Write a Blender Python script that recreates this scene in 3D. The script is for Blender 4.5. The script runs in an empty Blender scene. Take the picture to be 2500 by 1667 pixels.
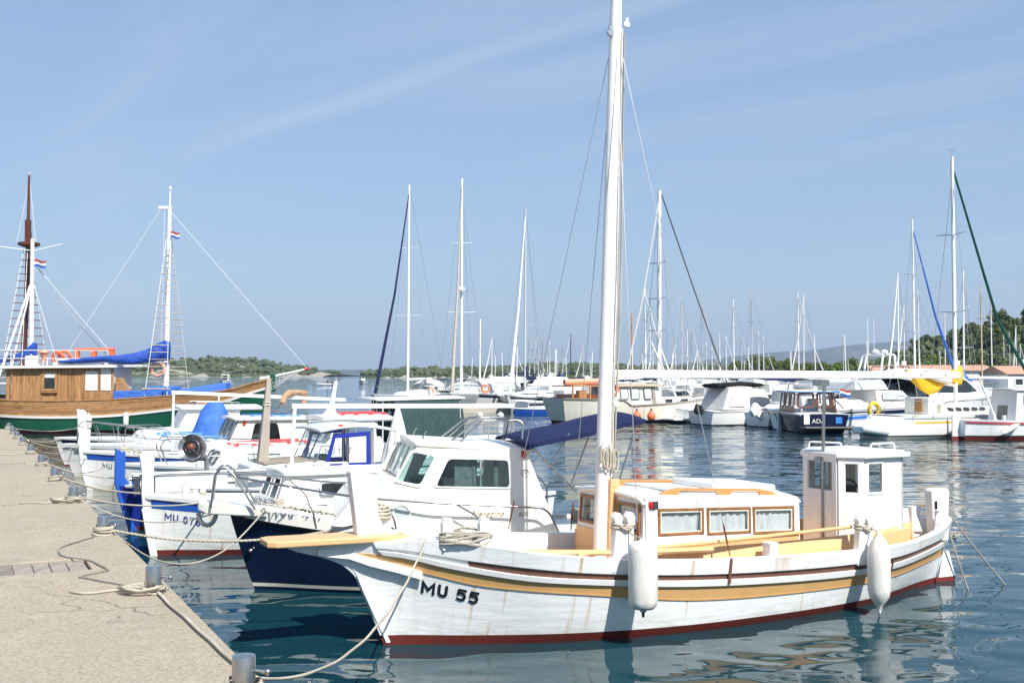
import bpy, bmesh, math, random
from mathutils import Vector, Matrix
R = math.radians
random.seed(7)
scene = bpy.context.scene
COL = scene.collection

# ------------------------------------------------------------------ camera, sky, sun, exposure
CAM_H, FOC, HZ = 2.8, 2700.0, 911.0            # eye height above water, focal length and horizon row in photo pixels
PITCH = math.atan((HZ - 833.5) / FOC)
cam_d = bpy.data.cameras.new('camera'); cam = bpy.data.objects.new('camera', cam_d); COL.objects.link(cam)
cam.location = (0, 0, CAM_H); cam.rotation_euler = (R(90) + PITCH, 0, 0)
cam_d.sensor_width = 36.0; cam_d.lens = 36.0 * FOC / 2500.0
cam_d.clip_start = 0.1; cam_d.clip_end = 60000
scene.camera = cam

SUN_EL, SUN_AZ = R(48), math.atan2(0.53, -0.85)  # azimuth measured from +Y towards +X
world = bpy.data.worlds.new('World'); scene.world = world; world.use_nodes = True
wt = world.node_tree; wt.nodes.clear()
def wn(kind, **kw):
    n = wt.nodes.new(kind)
    for k, v in kw.items(): setattr(n, k, v)
    return n
def wmath(op, a, b=None, c=None):
    n = wn('ShaderNodeMath', operation=op)
    for i, s in enumerate((a, b, c)):
        if s is None: continue
        if isinstance(s, (int, float)): n.inputs[i].default_value = s
        else: wt.links.new(s, n.inputs[i])
    return n.outputs[0]
sky_n = wn('ShaderNodeTexSky', sky_type='NISHITA', sun_disc=False)
sky_n.sun_elevation = SUN_EL; sky_n.sun_rotation = SUN_AZ
sky_n.altitude = 0; sky_n.air_density = 1.0; sky_n.dust_density = 0.9; sky_n.ozone_density = 2.4
# thin cirrus drawn on a flat layer high above the sea (direction / elevation), so it goes on all round
tc = wn('ShaderNodeTexCoord'); sp = wn('ShaderNodeSeparateXYZ'); wt.links.new(tc.outputs['Generated'], sp.inputs[0])
dz = wmath('MAXIMUM', wmath('ADD', sp.outputs[2], 0.06), 0.02)
cx = wmath('DIVIDE', sp.outputs[0], dz); cy = wmath('DIVIDE', sp.outputs[1], dz)
# streak axis in the layer
SA = R(-42.4)
su = wmath('ADD', wmath('MULTIPLY', cx, math.cos(SA)), wmath('MULTIPLY', cy, math.sin(SA)))
sv = wmath('ADD', wmath('MULTIPLY', cx, -math.sin(SA)), wmath('MULTIPLY', cy, math.cos(SA)))
def wnoise(u, v, su_, sv_, detail=5, rough=0.55, dist=0.4, w=0.0):
    c = wn('ShaderNodeCombineXYZ'); wt.links.new(wmath('MULTIPLY', u, su_), c.inputs[0]); wt.links.new(wmath('MULTIPLY', v, sv_), c.inputs[1]); c.inputs[2].default_value = w
    n = wn('ShaderNodeTexNoise'); wt.links.new(c.outputs[0], n.inputs['Vector'])
    n.inputs['Scale'].default_value = 1; n.inputs['Detail'].default_value = detail; n.inputs['Roughness'].default_value = rough; n.inputs['Distortion'].default_value = dist
    return n.outputs[0]
def wramp(s, lo, hi):
    n = wn('ShaderNodeMapRange'); n.interpolation_type = 'SMOOTHSTEP'
    wt.links.new(s, n.inputs[0]); n.inputs[1].default_value = lo; n.inputs[2].default_value = hi
    return n.outputs[0]
veil = wmath('MULTIPLY', wramp(wnoise(su, sv, 0.45, 1.7, 6, 0.6, 0.8), 0.40, 0.78), wramp(wnoise(su, sv, 0.25, 0.5, 2, 0.5, 0.2, 3.1), 0.35, 0.60))
wob = wmath('MULTIPLY', wmath('SUBTRACT', wnoise(su, sv, 0.6, 0.6, 2, 0.5, 0, 9.0), 0.5), 0.10)
STREAK_V = 0.0
dline = wmath('ABSOLUTE', wmath('ADD', wmath('SUBTRACT', sv, 2.05), wob))
line = wmath('MULTIPLY', wramp(dline, 0.10, 0.0), wramp(wnoise(su, sv, 0.8, 6.0, 5, 0.6, 0.3, 5.5), 0.20, 0.70))
cl = wmath('MINIMUM', wmath('ADD', wmath('MULTIPLY', veil, 0.24), wmath('MULTIPLY', wmath('MULTIPLY', line, wramp(su, -3.9, -2.5)), 0.26)), 0.8)
mix0 = wn('ShaderNodeMixRGB', blend_type='MIX'); mix0.inputs[0].default_value = 0.62; wt.links.new(sky_n.outputs[0], mix0.inputs[1]); mix0.inputs[2].default_value = (1.88, 2.82, 4.35, 1)   # even summer haze veil over the whole sky
mixc = wn('ShaderNodeMixRGB', blend_type='MIX'); wt.links.new(cl, mixc.inputs[0]); wt.links.new(mix0.outputs[0], mixc.inputs[1]); mixc.inputs[2].default_value = (4.3, 4.9, 5.6, 1)
bg = wn('ShaderNodeBackground'); bg.inputs[1].default_value = 0.092
wt.links.new(mixc.outputs[0], bg.inputs[0])
wo = wn('ShaderNodeOutputWorld'); wt.links.new(bg.outputs[0], wo.inputs[0])

sun_d = bpy.data.lights.new('sun', 'SUN'); sun = bpy.data.objects.new('sun', sun_d); COL.objects.link(sun)
sun_d.energy = 4.0; sun_d.angle = R(0.53); sun_d.color = (1.0, 0.955, 0.89)
_sd = Vector((math.sin(SUN_AZ) * math.cos(SUN_EL), math.cos(SUN_AZ) * math.cos(SUN_EL), math.sin(SUN_EL)))
sun.rotation_euler = _sd.to_track_quat('Z', 'Y').to_euler()
sun.location = (20, -10, 40)
vs = scene.view_settings
vs.view_transform = 'Standard'; vs.look = 'None'; vs.gamma = 1.0; vs.exposure = 0.84; vs.use_curve_mapping = False
scene.render.engine = 'CYCLES'
scene.cycles.use_denoising = True
scene.cycles.max_bounces = 8; scene.cycles.transparent_max_bounces = 16; scene.cycles.volume_bounces = 0
scene.cycles.caustics_reflective = False; scene.cycles.caustics_refractive = False
scene.cycles.sample_clamp_indirect = 6.0

# ------------------------------------------------------------------ helpers
def ray(px, py):
    u, v = px - 1250.0, 833.5 - py
    return Vector((u, FOC * math.cos(PITCH) - v * math.sin(PITCH), FOC * math.sin(PITCH) + v * math.cos(PITCH)))
def at(px, py, Y):                              # world point seen at a photo pixel, Y metres away
    r = ray(px, py); k = Y / r.y
    return Vector((r.x * k, Y, CAM_H + r.z * k))
def on_z(px, py, z=0.0):
    r = ray(px, py); k = (z - CAM_H) / r.z
    return Vector((r.x * k, r.y * k, z))
def interp(tab, x):
    if x <= tab[0][0]: return tab[0][1]
    for i in range(len(tab) - 1):
        x0, y0 = tab[i]; x1, y1 = tab[i + 1]
        if x <= x1:
            # monotone-ish cubic
            h = x1 - x0; s = (x - x0) / h
            m0 = (y1 - tab[i - 1][1]) / (x1 - tab[i - 1][0]) if i > 0 else (y1 - y0) / h
            m1 = (tab[i + 2][1] - y0) / (tab[i + 2][0] - x0) if i + 2 < len(tab) else (y1 - y0) / h
            return (2*s**3 - 3*s**2 + 1) * y0 + (s**3 - 2*s**2 + s) * h * m0 + (-2*s**3 + 3*s**2) * y1 + (s**3 - s**2) * h * m1
    return tab[-1][1]

class MB:
    """collects faces and links them as one mesh object"""
    def __init__(s): s.v = []; s.f = []
    def add(s, vs, fs):
        o = len(s.v); s.v += [tuple(p) for p in vs]; s.f += [tuple(i + o for i in f) for f in fs]; return s
    def box(s, x0, x1, y0, y1, z0, z1):
        return s.add([(x0,y0,z0),(x1,y0,z0),(x1,y1,z0),(x0,y1,z0),(x0,y0,z1),(x1,y0,z1),(x1,y1,z1),(x0,y1,z1)],
                     [(0,3,2,1),(4,5,6,7),(0,1,5,4),(1,2,6,5),(2,3,7,6),(3,0,4,7)])
    def hexa(s, p):                              # 8 corners: bottom ring 0-3, top ring 4-7 (ccw from above)
        return s.add(p, [(0,3,2,1),(4,5,6,7),(0,1,5,4),(1,2,6,5),(2,3,7,6),(3,0,4,7)])
    def prism(s, poly, d):                       # polygon (3D points) extruded by vector d
        n = len(poly); d = Vector(d); a = [Vector(p) for p in poly]
        vs = [tuple(p) for p in a] + [tuple(p + d) for p in a]
        return s.add(vs, [tuple(range(n))[::-1], tuple(range(n, 2*n))] + [(i, (i+1) % n, n + (i+1) % n, n + i) for i in range(n)])
    def tube(s, pts, r, n=8, caps=True, r1=None, flat=None):
        pts = [Vector(p) for p in pts]; m = len(pts); rings = []
        ref = None
        for i, p in enumerate(pts):
            t = (pts[min(i+1, m-1)] - pts[max(i-1, 0)]).normalized()
            if ref is None:
                ref = Vector((0,0,1)) if abs(t.z) < 0.9 else Vector((1,0,0))
            a = (ref - t * ref.dot(t))
            if a.length < 1e-5: a = t.orthogonal()
            a.normalize(); b = t.cross(a); ref = a
            rr = r if r1 is None else r + (r1 - r) * i / (m - 1)
            if callable(r): rr = r(i / (m - 1))
            fl = flat or 1.0
            rings.append([tuple(p + a * (rr * math.cos(2*math.pi*k/n)) + b * (rr * fl * math.sin(2*math.pi*k/n))) for k in range(n)])
        vs = [q for g in rings for q in g]; fs = []
        for i in range(m - 1):
            for k in range(n):
                k2 = (k + 1) % n
                fs.append((i*n + k, i*n + k2, (i+1)*n + k2, (i+1)*n + k))
        if caps: fs += [tuple(range(n))[::-1], tuple((m-1)*n + k for k in range(n))]
        return s.add(vs, fs)
    def lathe(s, prof, c=(0,0,0), axis=(0,0,1), n=16):   # prof: (r, h)
        c = Vector(c); ax = Vector(axis).normalized(); a = ax.orthogonal().normalized(); b = ax.cross(a)
        vs = []; m = len(prof)
        for r, h in prof:
            for k in range(n):
                w = 2*math.pi*k/n; vs.append(tuple(c + ax*h + a*(max(r, 1e-4)*math.cos(w)) + b*(max(r, 1e-4)*math.sin(w))))
        fs = [(i*n+k, i*n+(k+1)%n, (i+1)*n+(k+1)%n, (i+1)*n+k) for i in range(m-1) for k in range(n)]
        fs += [tuple(range(n))[::-1], tuple((m-1)*n + k for k in range(n))]
        return s.add(vs, fs)
    def grid(s, fn, nu, nv):                     # fn(i/nu, j/nv) -> point
        vs = [tuple(fn(i/nu, j/nv)) for i in range(nu+1) for j in range(nv+1)]; w = nv + 1
        return s.add(vs, [(i*w+j, (i+1)*w+j, (i+1)*w+j+1, i*w+j+1) for i in range(nu) for j in range(nv)])
    def torus(s, c, Rr, r, axis=(0,0,1), n=20, m=8, a0=0.0, a1=2*math.pi):
        c = Vector(c); ax = Vector(axis).normalized(); a = ax.orthogonal().normalized(); b = ax.cross(a)
        k = n if abs(a1 - a0 - 2*math.pi) > 1e-3 else n
        pts = [c + a*(Rr*math.cos(a0+(a1-a0)*i/k)) + b*(Rr*math.sin(a0+(a1-a0)*i/k)) for i in range(k+1)]
        return s.tube(pts, r, m, caps=abs(a1-a0-2*math.pi) > 1e-3)
    def mesh(s, name, smooth=35):
        me = bpy.data.meshes.new(name); me.from_pydata(s.v, [], s.f); me.validate(); me.update()
        b = bmesh.new(); b.from_mesh(me); bmesh.ops.recalc_face_normals(b, faces=b.faces); b.to_mesh(me); b.free()
        if smooth:
            me.shade_smooth()
            me.set_sharp_from_angle(angle=R(smooth))
        return me
    def build(s, name, mat, parent=None, smooth=35, bevel=0, seg=2, solid=0, off=-1):
        me = s.mesh(name, smooth); o = bpy.data.objects.new(name, me); COL.objects.link(o)
        if mat is not None: me.materials.append(M[mat] if isinstance(mat, str) else mat)
        if parent: o.parent = parent
        if solid:
            m = o.modifiers.new('thick', 'SOLIDIFY'); m.thickness = solid; m.offset = off
        if bevel:
            m = o.modifiers.new('edge', 'BEVEL'); m.width = bevel; m.segments = seg; m.limit_method = 'ANGLE'; m.angle_limit = R(30)
            if smooth: m.harden_normals = True
        return o
def tag(o, label=None, cat=None, group=None, kind=None):
    if label: o['label'] = label
    if cat: o['category'] = cat
    if group: o['group'] = group
    if kind: o['kind'] = kind
    return o
def thing(name, label, cat, loc=(0,0,0), rz=0.0, group=None):
    o = bpy.data.objects.new(name, None); COL.objects.link(o); o.location = loc; o.rotation_euler = (0, 0, rz)
    o.empty_display_size = 0.2
    return tag(o, label, cat, group)
def copy_tree(o, parent=None):
    c = o.copy(); COL.objects.link(c)
    if parent: c.parent = parent
    for ch in list(o.children): copy_tree(ch, c)
    return c
def round_path(pts, rad=0.1, n=5):               # polyline with rounded corners
    pts = [Vector(p) for p in pts]; out = [pts[0]]
    for i in range(1, len(pts) - 1):
        p = pts[i]; a = pts[i-1] - p; b = pts[i+1] - p; r = min(rad, a.length*0.45, b.length*0.45)
        a = p + a.normalized()*r; b = p + b.normalized()*r
        for k in range(n + 1):
            t = k / n; out.append(a*(1-t)**2 + p*2*t*(1-t) + b*t*t)
    return out + [pts[-1]]
def sag_path(p0, p1, sag, n=18):
    p0, p1 = Vector(p0), Vector(p1)
    return [p0.lerp(p1, i/n) - Vector((0,0,sag*4*(i/n)*(1-i/n))) for i in range(n+1)]
# ------------------------------------------------------------------ materials
M = {}
class NT:
    def __init__(s, name):
        s.m = bpy.data.materials.new(name); s.m.use_nodes = True; s.t = s.m.node_tree
        s.b = s.t.nodes['Principled BSDF']; s.out = s.t.nodes['Material Output']; M[name] = s.m
    def n(s, kind, **kw):
        x = s.t.nodes.new(kind)
        for k, v in kw.items(): setattr(x, k, v)
        return x
    def l(s, a, b): s.t.links.new(a, b)
    def obj(s, scale=(1,1,1), rot=(0,0,0)):
        c = s.n('ShaderNodeTexCoord'); m = s.n('ShaderNodeMapping'); s.l(c.outputs['Object'], m.inputs[0])
        m.inputs['Scale'].default_value = scale; m.inputs['Rotation'].default_value = rot; return m.outputs[0]
    def noise(s, vec, scale, detail=4, rough=0.55, dist=0.0):
        x = s.n('ShaderNodeTexNoise'); s.l(vec, x.inputs['Vector']); x.inputs['Scale'].default_value = scale
        x.inputs['Detail'].default_value = detail; x.inputs['Roughness'].default_value = rough; x.inputs['Distortion'].default_value = dist
        return x.outputs[0]
    def ramp(s, v, lo, hi, a=0.0, b=1.0):
        x = s.n('ShaderNodeMapRange'); s.l(v, x.inputs[0]); x.inputs[1].default_value = lo; x.inputs[2].default_value = hi
        x.inputs[3].default_value = a; x.inputs[4].default_value = b; return x.outputs[0]
    def math(s, op, a, b):
        x = s.n('ShaderNodeMath', operation=op)
        for i, q in enumerate((a, b)):
            if isinstance(q, (int, float)): x.inputs[i].default_value = q
            else: s.l(q, x.inputs[i])
        return x.outputs[0]
    def mix(s, f, a, b, mode='MIX'):
        x = s.n('ShaderNodeMixRGB', blend_type=mode)
        for i, q in enumerate((f, a, b)):
            if isinstance(q, (int, float)): x.inputs[i].default_value = q
            elif isinstance(q, tuple): x.inputs[i].default_value = (*q, 1)
            else: s.l(q, x.inputs[i])
        return x.outputs[0]
    def set(s, col=None, rough=None, metal=None, spec=None, coat=None):
        for k, v in (('Base Color', col), ('Roughness', rough), ('Metallic', metal), ('Specular IOR Level', spec), ('Coat Weight', coat)):
            if v is None: continue
            if isinstance(v, tuple): s.b.inputs[k].default_value = (*v, 1)
            elif isinstance(v, (int, float)): s.b.inputs[k].default_value = v
            else: s.l(v, s.b.inputs[k])
        return s
    def bump(s, h, dist=0.01, strength=1.0):
        x = s.n('ShaderNodeBump'); s.l(h, x.inputs['Height']); x.inputs['Distance'].default_value = dist; x.inputs['Strength'].default_value = strength
        s.l(x.outputs[0], s.b.inputs['Normal']); return s

def paint(name, col, rough=0.3, dirt=0.12, scale=1.5, dirtcol=None, bump=0.0015, spec=0.5):
    k = NT(name); v = k.obj(); n1 = k.noise(v, scale, 5, 0.6); n2 = k.noise(k.obj((6, 6, 0.8)), scale, 4, 0.6)
    dc = dirtcol or tuple(c * 0.62 for c in col)
    f = k.math('MULTIPLY', k.ramp(k.math('MULTIPLY', n1, n2), 0.18, 0.42), dirt)
    k.set(k.mix(f, col, dc), k.ramp(n1, 0.3, 0.7, rough * 0.8, min(1, rough * 1.3)), spec=spec)
    if bump: k.bump(k.noise(v, 9, 4), bump, 0.8)
    return k
def plain(name, col, rough=0.5, metal=0.0, var=0.12, scale=8.0):
    k = NT(name); n1 = k.noise(k.obj(), scale, 4)
    k.set(k.mix(k.ramp(n1, 0.3, 0.75, 0, 1), tuple(c * (1 - var) for c in col), tuple(min(1, c * (1 + var * 0.5)) for c in col)), rough, metal)
    return k

paint('white_paint', (0.80, 0.80, 0.78), 0.28, 0.25, 1.3, (0.52, 0.50, 0.45))
paint('gelcoat_cream', (0.80, 0.775, 0.70), 0.18, 0.10, 1.0, (0.6, 0.56, 0.46), 0.0005)
paint('gelcoat_white', (0.80, 0.81, 0.80), 0.2, 0.12, 1.0, (0.55, 0.55, 0.5), 0.0005)
paint('far_white', (0.76, 0.76, 0.74), 0.35, 0.2, 0.6, (0.45, 0.45, 0.42), 0)
paint('grey_white', (0.62, 0.64, 0.65), 0.35, 0.2, 1.2)
paint('old_cream', (0.70, 0.68, 0.58), 0.45, 0.35, 1.2, (0.5, 0.45, 0.33))
paint('navy_gel', (0.006, 0.012, 0.045), 0.12, 0.15, 1.2, (0.02, 0.03, 0.06), 0.0004)
paint('blue_paint', (0.022, 0.10, 0.44), 0.3, 0.15, 2.0)
paint('deep_blue_paint', (0.018, 0.035, 0.30), 0.3, 0.15, 2.0)
paint('sky_blue_paint', (0.05, 0.24, 0.66), 0.35, 0.1, 2.0)
paint('red_paint', (0.66, 0.035, 0.035), 0.35, 0.1, 2.0)
paint('antifoul_red', (0.165, 0.022, 0.014), 0.55, 0.5, 2.5, (0.07, 0.02, 0.014))
paint('tan_paint', (0.72, 0.435, 0.205), 0.4, 0.3, 2.0, (0.56, 0.33, 0.15))
paint('tan_band', (0.60, 0.36, 0.145), 0.4, 0.35, 2.0, (0.46, 0.27, 0.11))
paint('brown_paint', (0.145, 0.062, 0.042), 0.42, 0.4, 3.0, (0.22, 0.13, 0.10))
paint('green_hull', (0.008, 0.085, 0.048), 0.3, 0.35, 0.8, (0.03, 0.11, 0.08))
paint('yellow_paint', (0.75, 0.48, 0.04), 0.4, 0.1)
paint('orange_plastic', (0.82, 0.17, 0.07), 0.45, 0.2, 3.0)
paint('faded_orange', (0.75, 0.36, 0.24), 0.6, 0.2, 3.0)
plain('black_plastic', (0.012, 0.012, 0.014), 0.4)
plain('dark_grey', (0.05, 0.052, 0.055), 0.5)
plain('grey_plastic', (0.28, 0.29, 0.30), 0.45)
plain('rubber', (0.02, 0.02, 0.02), 0.6)
plain('steel', (0.44, 0.43, 0.41), 0.2, 0.95, 0.08, 20)
plain('alu', (0.66, 0.66, 0.65), 0.34, 0.9, 0.1, 6)
plain('galv', (0.42, 0.43, 0.44), 0.45, 0.8, 0.2, 12)
plain('mast_white', (0.78, 0.78, 0.76), 0.35, 0, 0.05, 3)
plain('mast_grey', (0.55, 0.56, 0.56), 0.4, 0.3, 0.05, 3)
plain('wire', (0.34, 0.35, 0.36), 0.4, 0.5, 0.1)
plain('wire_white', (0.72, 0.72, 0.70), 0.5, 0, 0.1)
plain('wire_dark', (0.10, 0.11, 0.12), 0.5, 0, 0.1)
plain('letter_black', (0.012, 0.013, 0.02), 0.4)
plain('letter_blue', (0.03, 0.03, 0.25), 0.4)
plain('letter_white', (0.78, 0.78, 0.76), 0.5)
plain('letter_brown', (0.25, 0.19, 0.10), 0.5)
plain('letter_grey', (0.12, 0.12, 0.13), 0.5)
plain('lamp_red', (0.5, 0.02, 0.02), 0.2)
plain('seat_beige', (0.55, 0.45, 0.30), 0.6)
plain('skin', (0.45, 0.25, 0.17), 0.6)
plain('shirt_red', (0.4, 0.05, 0.04), 0.8)
plain('shirt_dark', (0.03, 0.04, 0.07), 0.8)
def cloth(name, col, rough=0.85, var=0.2, fold=0.01):
    k = NT(name); v = k.obj((1, 1, 1)); n1 = k.noise(v, 2.2, 4, 0.5, 0.6); n2 = k.noise(v, 180, 2)
    k.set(k.mix(k.ramp(n1, 0.3, 0.7), tuple(c * (1 - var) for c in col), col), rough, spec=0.25)
    k.bump(k.math('ADD', k.noise(k.obj((1.0, 2.5, 2.0)), 3.0, 4, 0.55, 1.0), k.math('MULTIPLY', n2, 0.03)), fold, 0.9)
    return k
cloth('blue_tarp', (0.055, 0.17, 0.60), 0.6, 0.25, 0.06)
cloth('royal_tarp', (0.025, 0.085, 0.42), 0.6, 0.3, 0.06)
cloth('navy_canvas', (0.012, 0.020, 0.075), 0.8, 0.2, 0.02)
cloth('black_canvas', (0.012, 0.012, 0.015), 0.8, 0.2, 0.03)
cloth('grey_canvas', (0.22, 0.22, 0.23), 0.85, 0.2, 0.04)
cloth('light_canvas', (0.60, 0.59, 0.57), 0.85, 0.1, 0.04)
cloth('white_canvas', (0.78, 0.77, 0.74), 0.85, 0.1, 0.03)
cloth('tan_canvas', (0.46, 0.30, 0.18), 0.85, 0.25, 0.04)
cloth('beige_canvas', (0.46, 0.40, 0.33), 0.85, 0.2, 0.03)
cloth('yellow_canvas', (0.86, 0.47, 0.03), 0.8, 0.12, 0.05)
cloth('green_canvas', (0.01, 0.09, 0.06), 0.8, 0.2, 0.02)
cloth('wine_canvas', (0.20, 0.02, 0.03), 0.8, 0.2, 0.02)
cloth('curtain', (0.66, 0.68, 0.68), 0.9, 0.1, 0.01)
cloth('rope', (0.53, 0.48, 0.385), 0.9, 0.35, 0.004)
cloth('rope_grey', (0.33, 0.32, 0.28), 0.9, 0.4, 0.004)
paint('fender', (0.74, 0.72, 0.67), 0.5, 0.6, 4.0, (0.40, 0.36, 0.28), 0.004)
def wood(name, c1, c2, rough=0.45, sc=(1, 8, 8), dark=0.6, coat=0.0):
    k = NT(name); v = k.obj(sc); n1 = k.noise(v, 3.0, 6, 0.65, 0.8); n2 = k.noise(k.obj(tuple(q * 0.5 for q in sc)), 2.0, 4, 0.6, 1.5)
    info = k.n('ShaderNodeObjectInfo'); rnd = k.ramp(info.outputs['Random'], 0, 1, 0.72, 1.12)
    base = k.mix(k.ramp(n1, 0.3, 0.7), c1, c2)
    base = k.mix(k.math('MULTIPLY', k.ramp(n2, 0.52, 0.72), dark), base, tuple(q * 0.3 for q in c1))
    base = k.mix(1.0, base, k.mix(rnd, (0, 0, 0), (1, 1, 1)), 'MULTIPLY')
    k.set(base, rough, coat=coat); k.bump(n1, 0.003, 0.7); return k
wood('varnish_wood', (0.34, 0.165, 0.065), (0.58, 0.33, 0.145), 0.5, (1.2, 9, 9), 0.85)
wood('varnish_board', (0.34, 0.165, 0.065), (0.56, 0.32, 0.135), 0.5, (9, 9, 0.9), 0.9)
wood('frame_wood', (0.38, 0.17, 0.05), (0.20, 0.10, 0.045), 0.5, (5, 14, 14), 0.9)
wood('orange_wood', (0.62, 0.28, 0.09), (0.50, 0.22, 0.07), 0.45, (1.5, 10, 10), 0.4)
wood('grey_wood', (0.26, 0.22, 0.18), (0.37, 0.32, 0.27), 0.8, (10, 1.0, 10), 0.6)
wood('old_post_wood', (0.40, 0.34, 0.28), (0.52, 0.46, 0.40), 0.8, (10, 10, 0.7), 0.4)
wood('mahogany', (0.12, 0.035, 0.02), (0.20, 0.065, 0.03), 0.35, (2, 8, 8), 0.4)
wood('brown_mast', (0.10, 0.025, 0.018), (0.15, 0.045, 0.03), 0.45, (8, 8, 0.6), 0.4)

# white hull paint with rust runs below the rubbing strake
k = NT('hull_white'); v = k.obj(); n1 = k.noise(v, 1.2, 5, 0.6); streak = k.noise(k.obj((5.5, 1.0, 0.10)), 2.0, 3, 0.5); patch = k.noise(k.obj((0.55, 0.2, 0.25)), 1.6, 2)
fr = k.math('MULTIPLY', k.math('MULTIPLY', k.ramp(streak, 0.585, 0.70), k.ramp(patch, 0.45, 0.58)), 0.75)
base = k.mix(k.math('MULTIPLY', k.ramp(n1, 0.45, 0.75), 0.18), (0.83, 0.84, 0.83), (0.68, 0.70, 0.68))
base = k.mix(k.math('MULTIPLY', k.ramp(k.noise(k.obj((2.2, 2.2, 5)), 4, 5, 0.7), 0.60, 0.74), 0.22), base, (0.42, 0.42, 0.38))
zz = k.n('ShaderNodeSeparateXYZ'); k.l(v, zz.inputs[0])
grime = k.math('MULTIPLY', k.ramp(zz.outputs[2], 0.30, 0.07), k.ramp(k.noise(k.obj((1.2, 1.2, 3)), 3.0, 5, 0.7, 0.8), 0.42, 0.68))
base = k.mix(k.math('MULTIPLY', grime, 0.45), base, (0.36, 0.33, 0.20))
scuff = k.math('MULTIPLY', k.ramp(k.noise(k.obj((0.9, 0.9, 9), (0, R(4), 0)), 5.0, 6, 0.75, 0.6), 0.64, 0.70), k.ramp(k.noise(v, 1.7, 2), 0.50, 0.62))
base = k.mix(k.math('MULTIPLY', scuff, 0.5), base, (0.34, 0.33, 0.31))
k.set(k.mix(fr, base, (0.52, 0.30, 0.10)), k.ramp(n1, 0.3, 0.7, 0.24, 0.42)); k.bump(k.math('ADD', k.noise(k.obj((0.6, 3, 6)), 2.0, 4), k.math('MULTIPLY', n1, 0.5)), 0.010, 0.6)
# glass: thin panes one can look through
def glass(name, tint, refl=1.0, opacity=0.0):
    k = NT(name); k.t.nodes.remove(k.b)
    tr = k.n('ShaderNodeBsdfTransparent'); tr.inputs[0].default_value = (*tint, 1)
    gl = k.n('ShaderNodeBsdfGlossy'); gl.inputs['Roughness'].default_value = 0.03
    fr = k.n('ShaderNodeFresnel'); g_ = k.n('ShaderNodeNewGeometry'); k.l(k.ramp(g_.outputs['Backfacing'], 0, 1, 1.5, 1/1.5), fr.inputs[0])
    mx = k.n('ShaderNodeMixShader'); k.l(k.math('MULTIPLY', fr.outputs[0], refl), mx.inputs[0]); k.l(tr.outputs[0], mx.inputs[1]); k.l(gl.outputs[0], mx.inputs[2]); k.l(mx.outputs[0], k.out.inputs[0])
glass('glass_clear', (0.86, 0.90, 0.90)); glass('glass_green', (0.60, 0.76, 0.74), 1.3); glass('glass_smoke', (0.30, 0.32, 0.33), 1.3)
k = NT('glass_dark'); k.set((0.02, 0.026, 0.03), 0.06, spec=0.8)
k = NT('glass_pale'); k.set(k.mix(k.ramp(k.noise(k.obj(), 2.5, 3), 0.4, 0.6), (0.42, 0.50, 0.48), (0.62, 0.68, 0.65)), 0.15)
# green shade netting: woven, lets some light through
k = NT('shade_net'); k.set(k.mix(k.ramp(k.noise(k.obj((1, 1, 1)), 30, 3, 0.7), 0.35, 0.7), (0.025, 0.055, 0.056), (0.075, 0.12, 0.118)), 0.9, spec=0.15)
tr = k.n('ShaderNodeBsdfTransparent'); mx = k.n('ShaderNodeMixShader'); k.l(k.ramp(k.noise(k.obj(), 90, 2), 0.62, 0.74, 0.0, 0.25), mx.inputs[0]); k.l(k.b.outputs[0], mx.inputs[1]); k.l(tr.outputs[0], mx.inputs[2]); k.l(mx.outputs[0], k.out.inputs[0])
k.bump(k.noise(k.obj((1.4, 1.4, 0.4)), 2.5, 3, 0.5, 0.5), 0.12, 0.8)
# thin rope netting under a bowsprit
k = NT('net_white'); k.set((0.62, 0.62, 0.6), 0.8)
# concrete quay: pale exposed aggregate
k = NT('concrete'); v = k.obj()
a1 = k.noise(v, 0.7, 5, 0.6); a2 = k.noise(v, 38, 4, 0.75); a3 = k.noise(v, 5, 5, 0.65); vo = k.n('ShaderNodeTexVoronoi'); k.l(v, vo.inputs['Vector']); vo.inputs['Scale'].default_value = 75
base = k.mix(k.ramp(a2, 0.32, 0.68), (0.27, 0.225, 0.165), (0.475, 0.415, 0.325))
base = k.mix(k.math('MULTIPLY', k.ramp(a3, 0.52, 0.75), 0.40), base, (0.52, 0.46, 0.37))
base = k.mix(k.math('MULTIPLY', k.ramp(a1, 0.50, 0.72), 0.35), base, (0.30, 0.265, 0.21))
base = k.mix(k.math('MULTIPLY', k.ramp(k.noise(k.obj((1.0, 2.2, 1)), 1.7, 4, 0.6, 0.7), 0.62, 0.72), 0.35), base, (0.22, 0.215, 0.20))
base = k.mix(k.math('MULTIPLY', k.ramp(vo.outputs['Distance'], 0.30, 0.05), 0.22), base, (0.20, 0.165, 0.125))
cr = k.n('ShaderNodeTexVoronoi', feature='DISTANCE_TO_EDGE'); wv_ = k.n('ShaderNodeVectorMath', operation='ADD'); nz = k.n('ShaderNodeTexNoise'); k.l(v, nz.inputs['Vector']); nz.inputs['Scale'].default_value = 2.5; nz.inputs['Detail'].default_value = 5; k.l(v, wv_.inputs[0]); k.l(nz.outputs['Color'], wv_.inputs[1]); k.l(wv_.outputs[0], cr.inputs['Vector']); cr.inputs['Scale'].default_value = 0.42
crk = k.math('MULTIPLY', k.ramp(cr.outputs['Distance'], 0.006, 0.0), k.ramp(k.noise(v, 0.6, 3), 0.45, 0.6))
base = k.mix(k.math('MULTIPLY', crk, 0.45), base, (0.12, 0.10, 0.08))
base = k.mix(k.math('MULTIPLY', k.ramp(k.noise(v, 1.1, 6, 0.65, 1.2), 0.60, 0.70), 0.28), base, (0.34, 0.24, 0.12))
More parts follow.
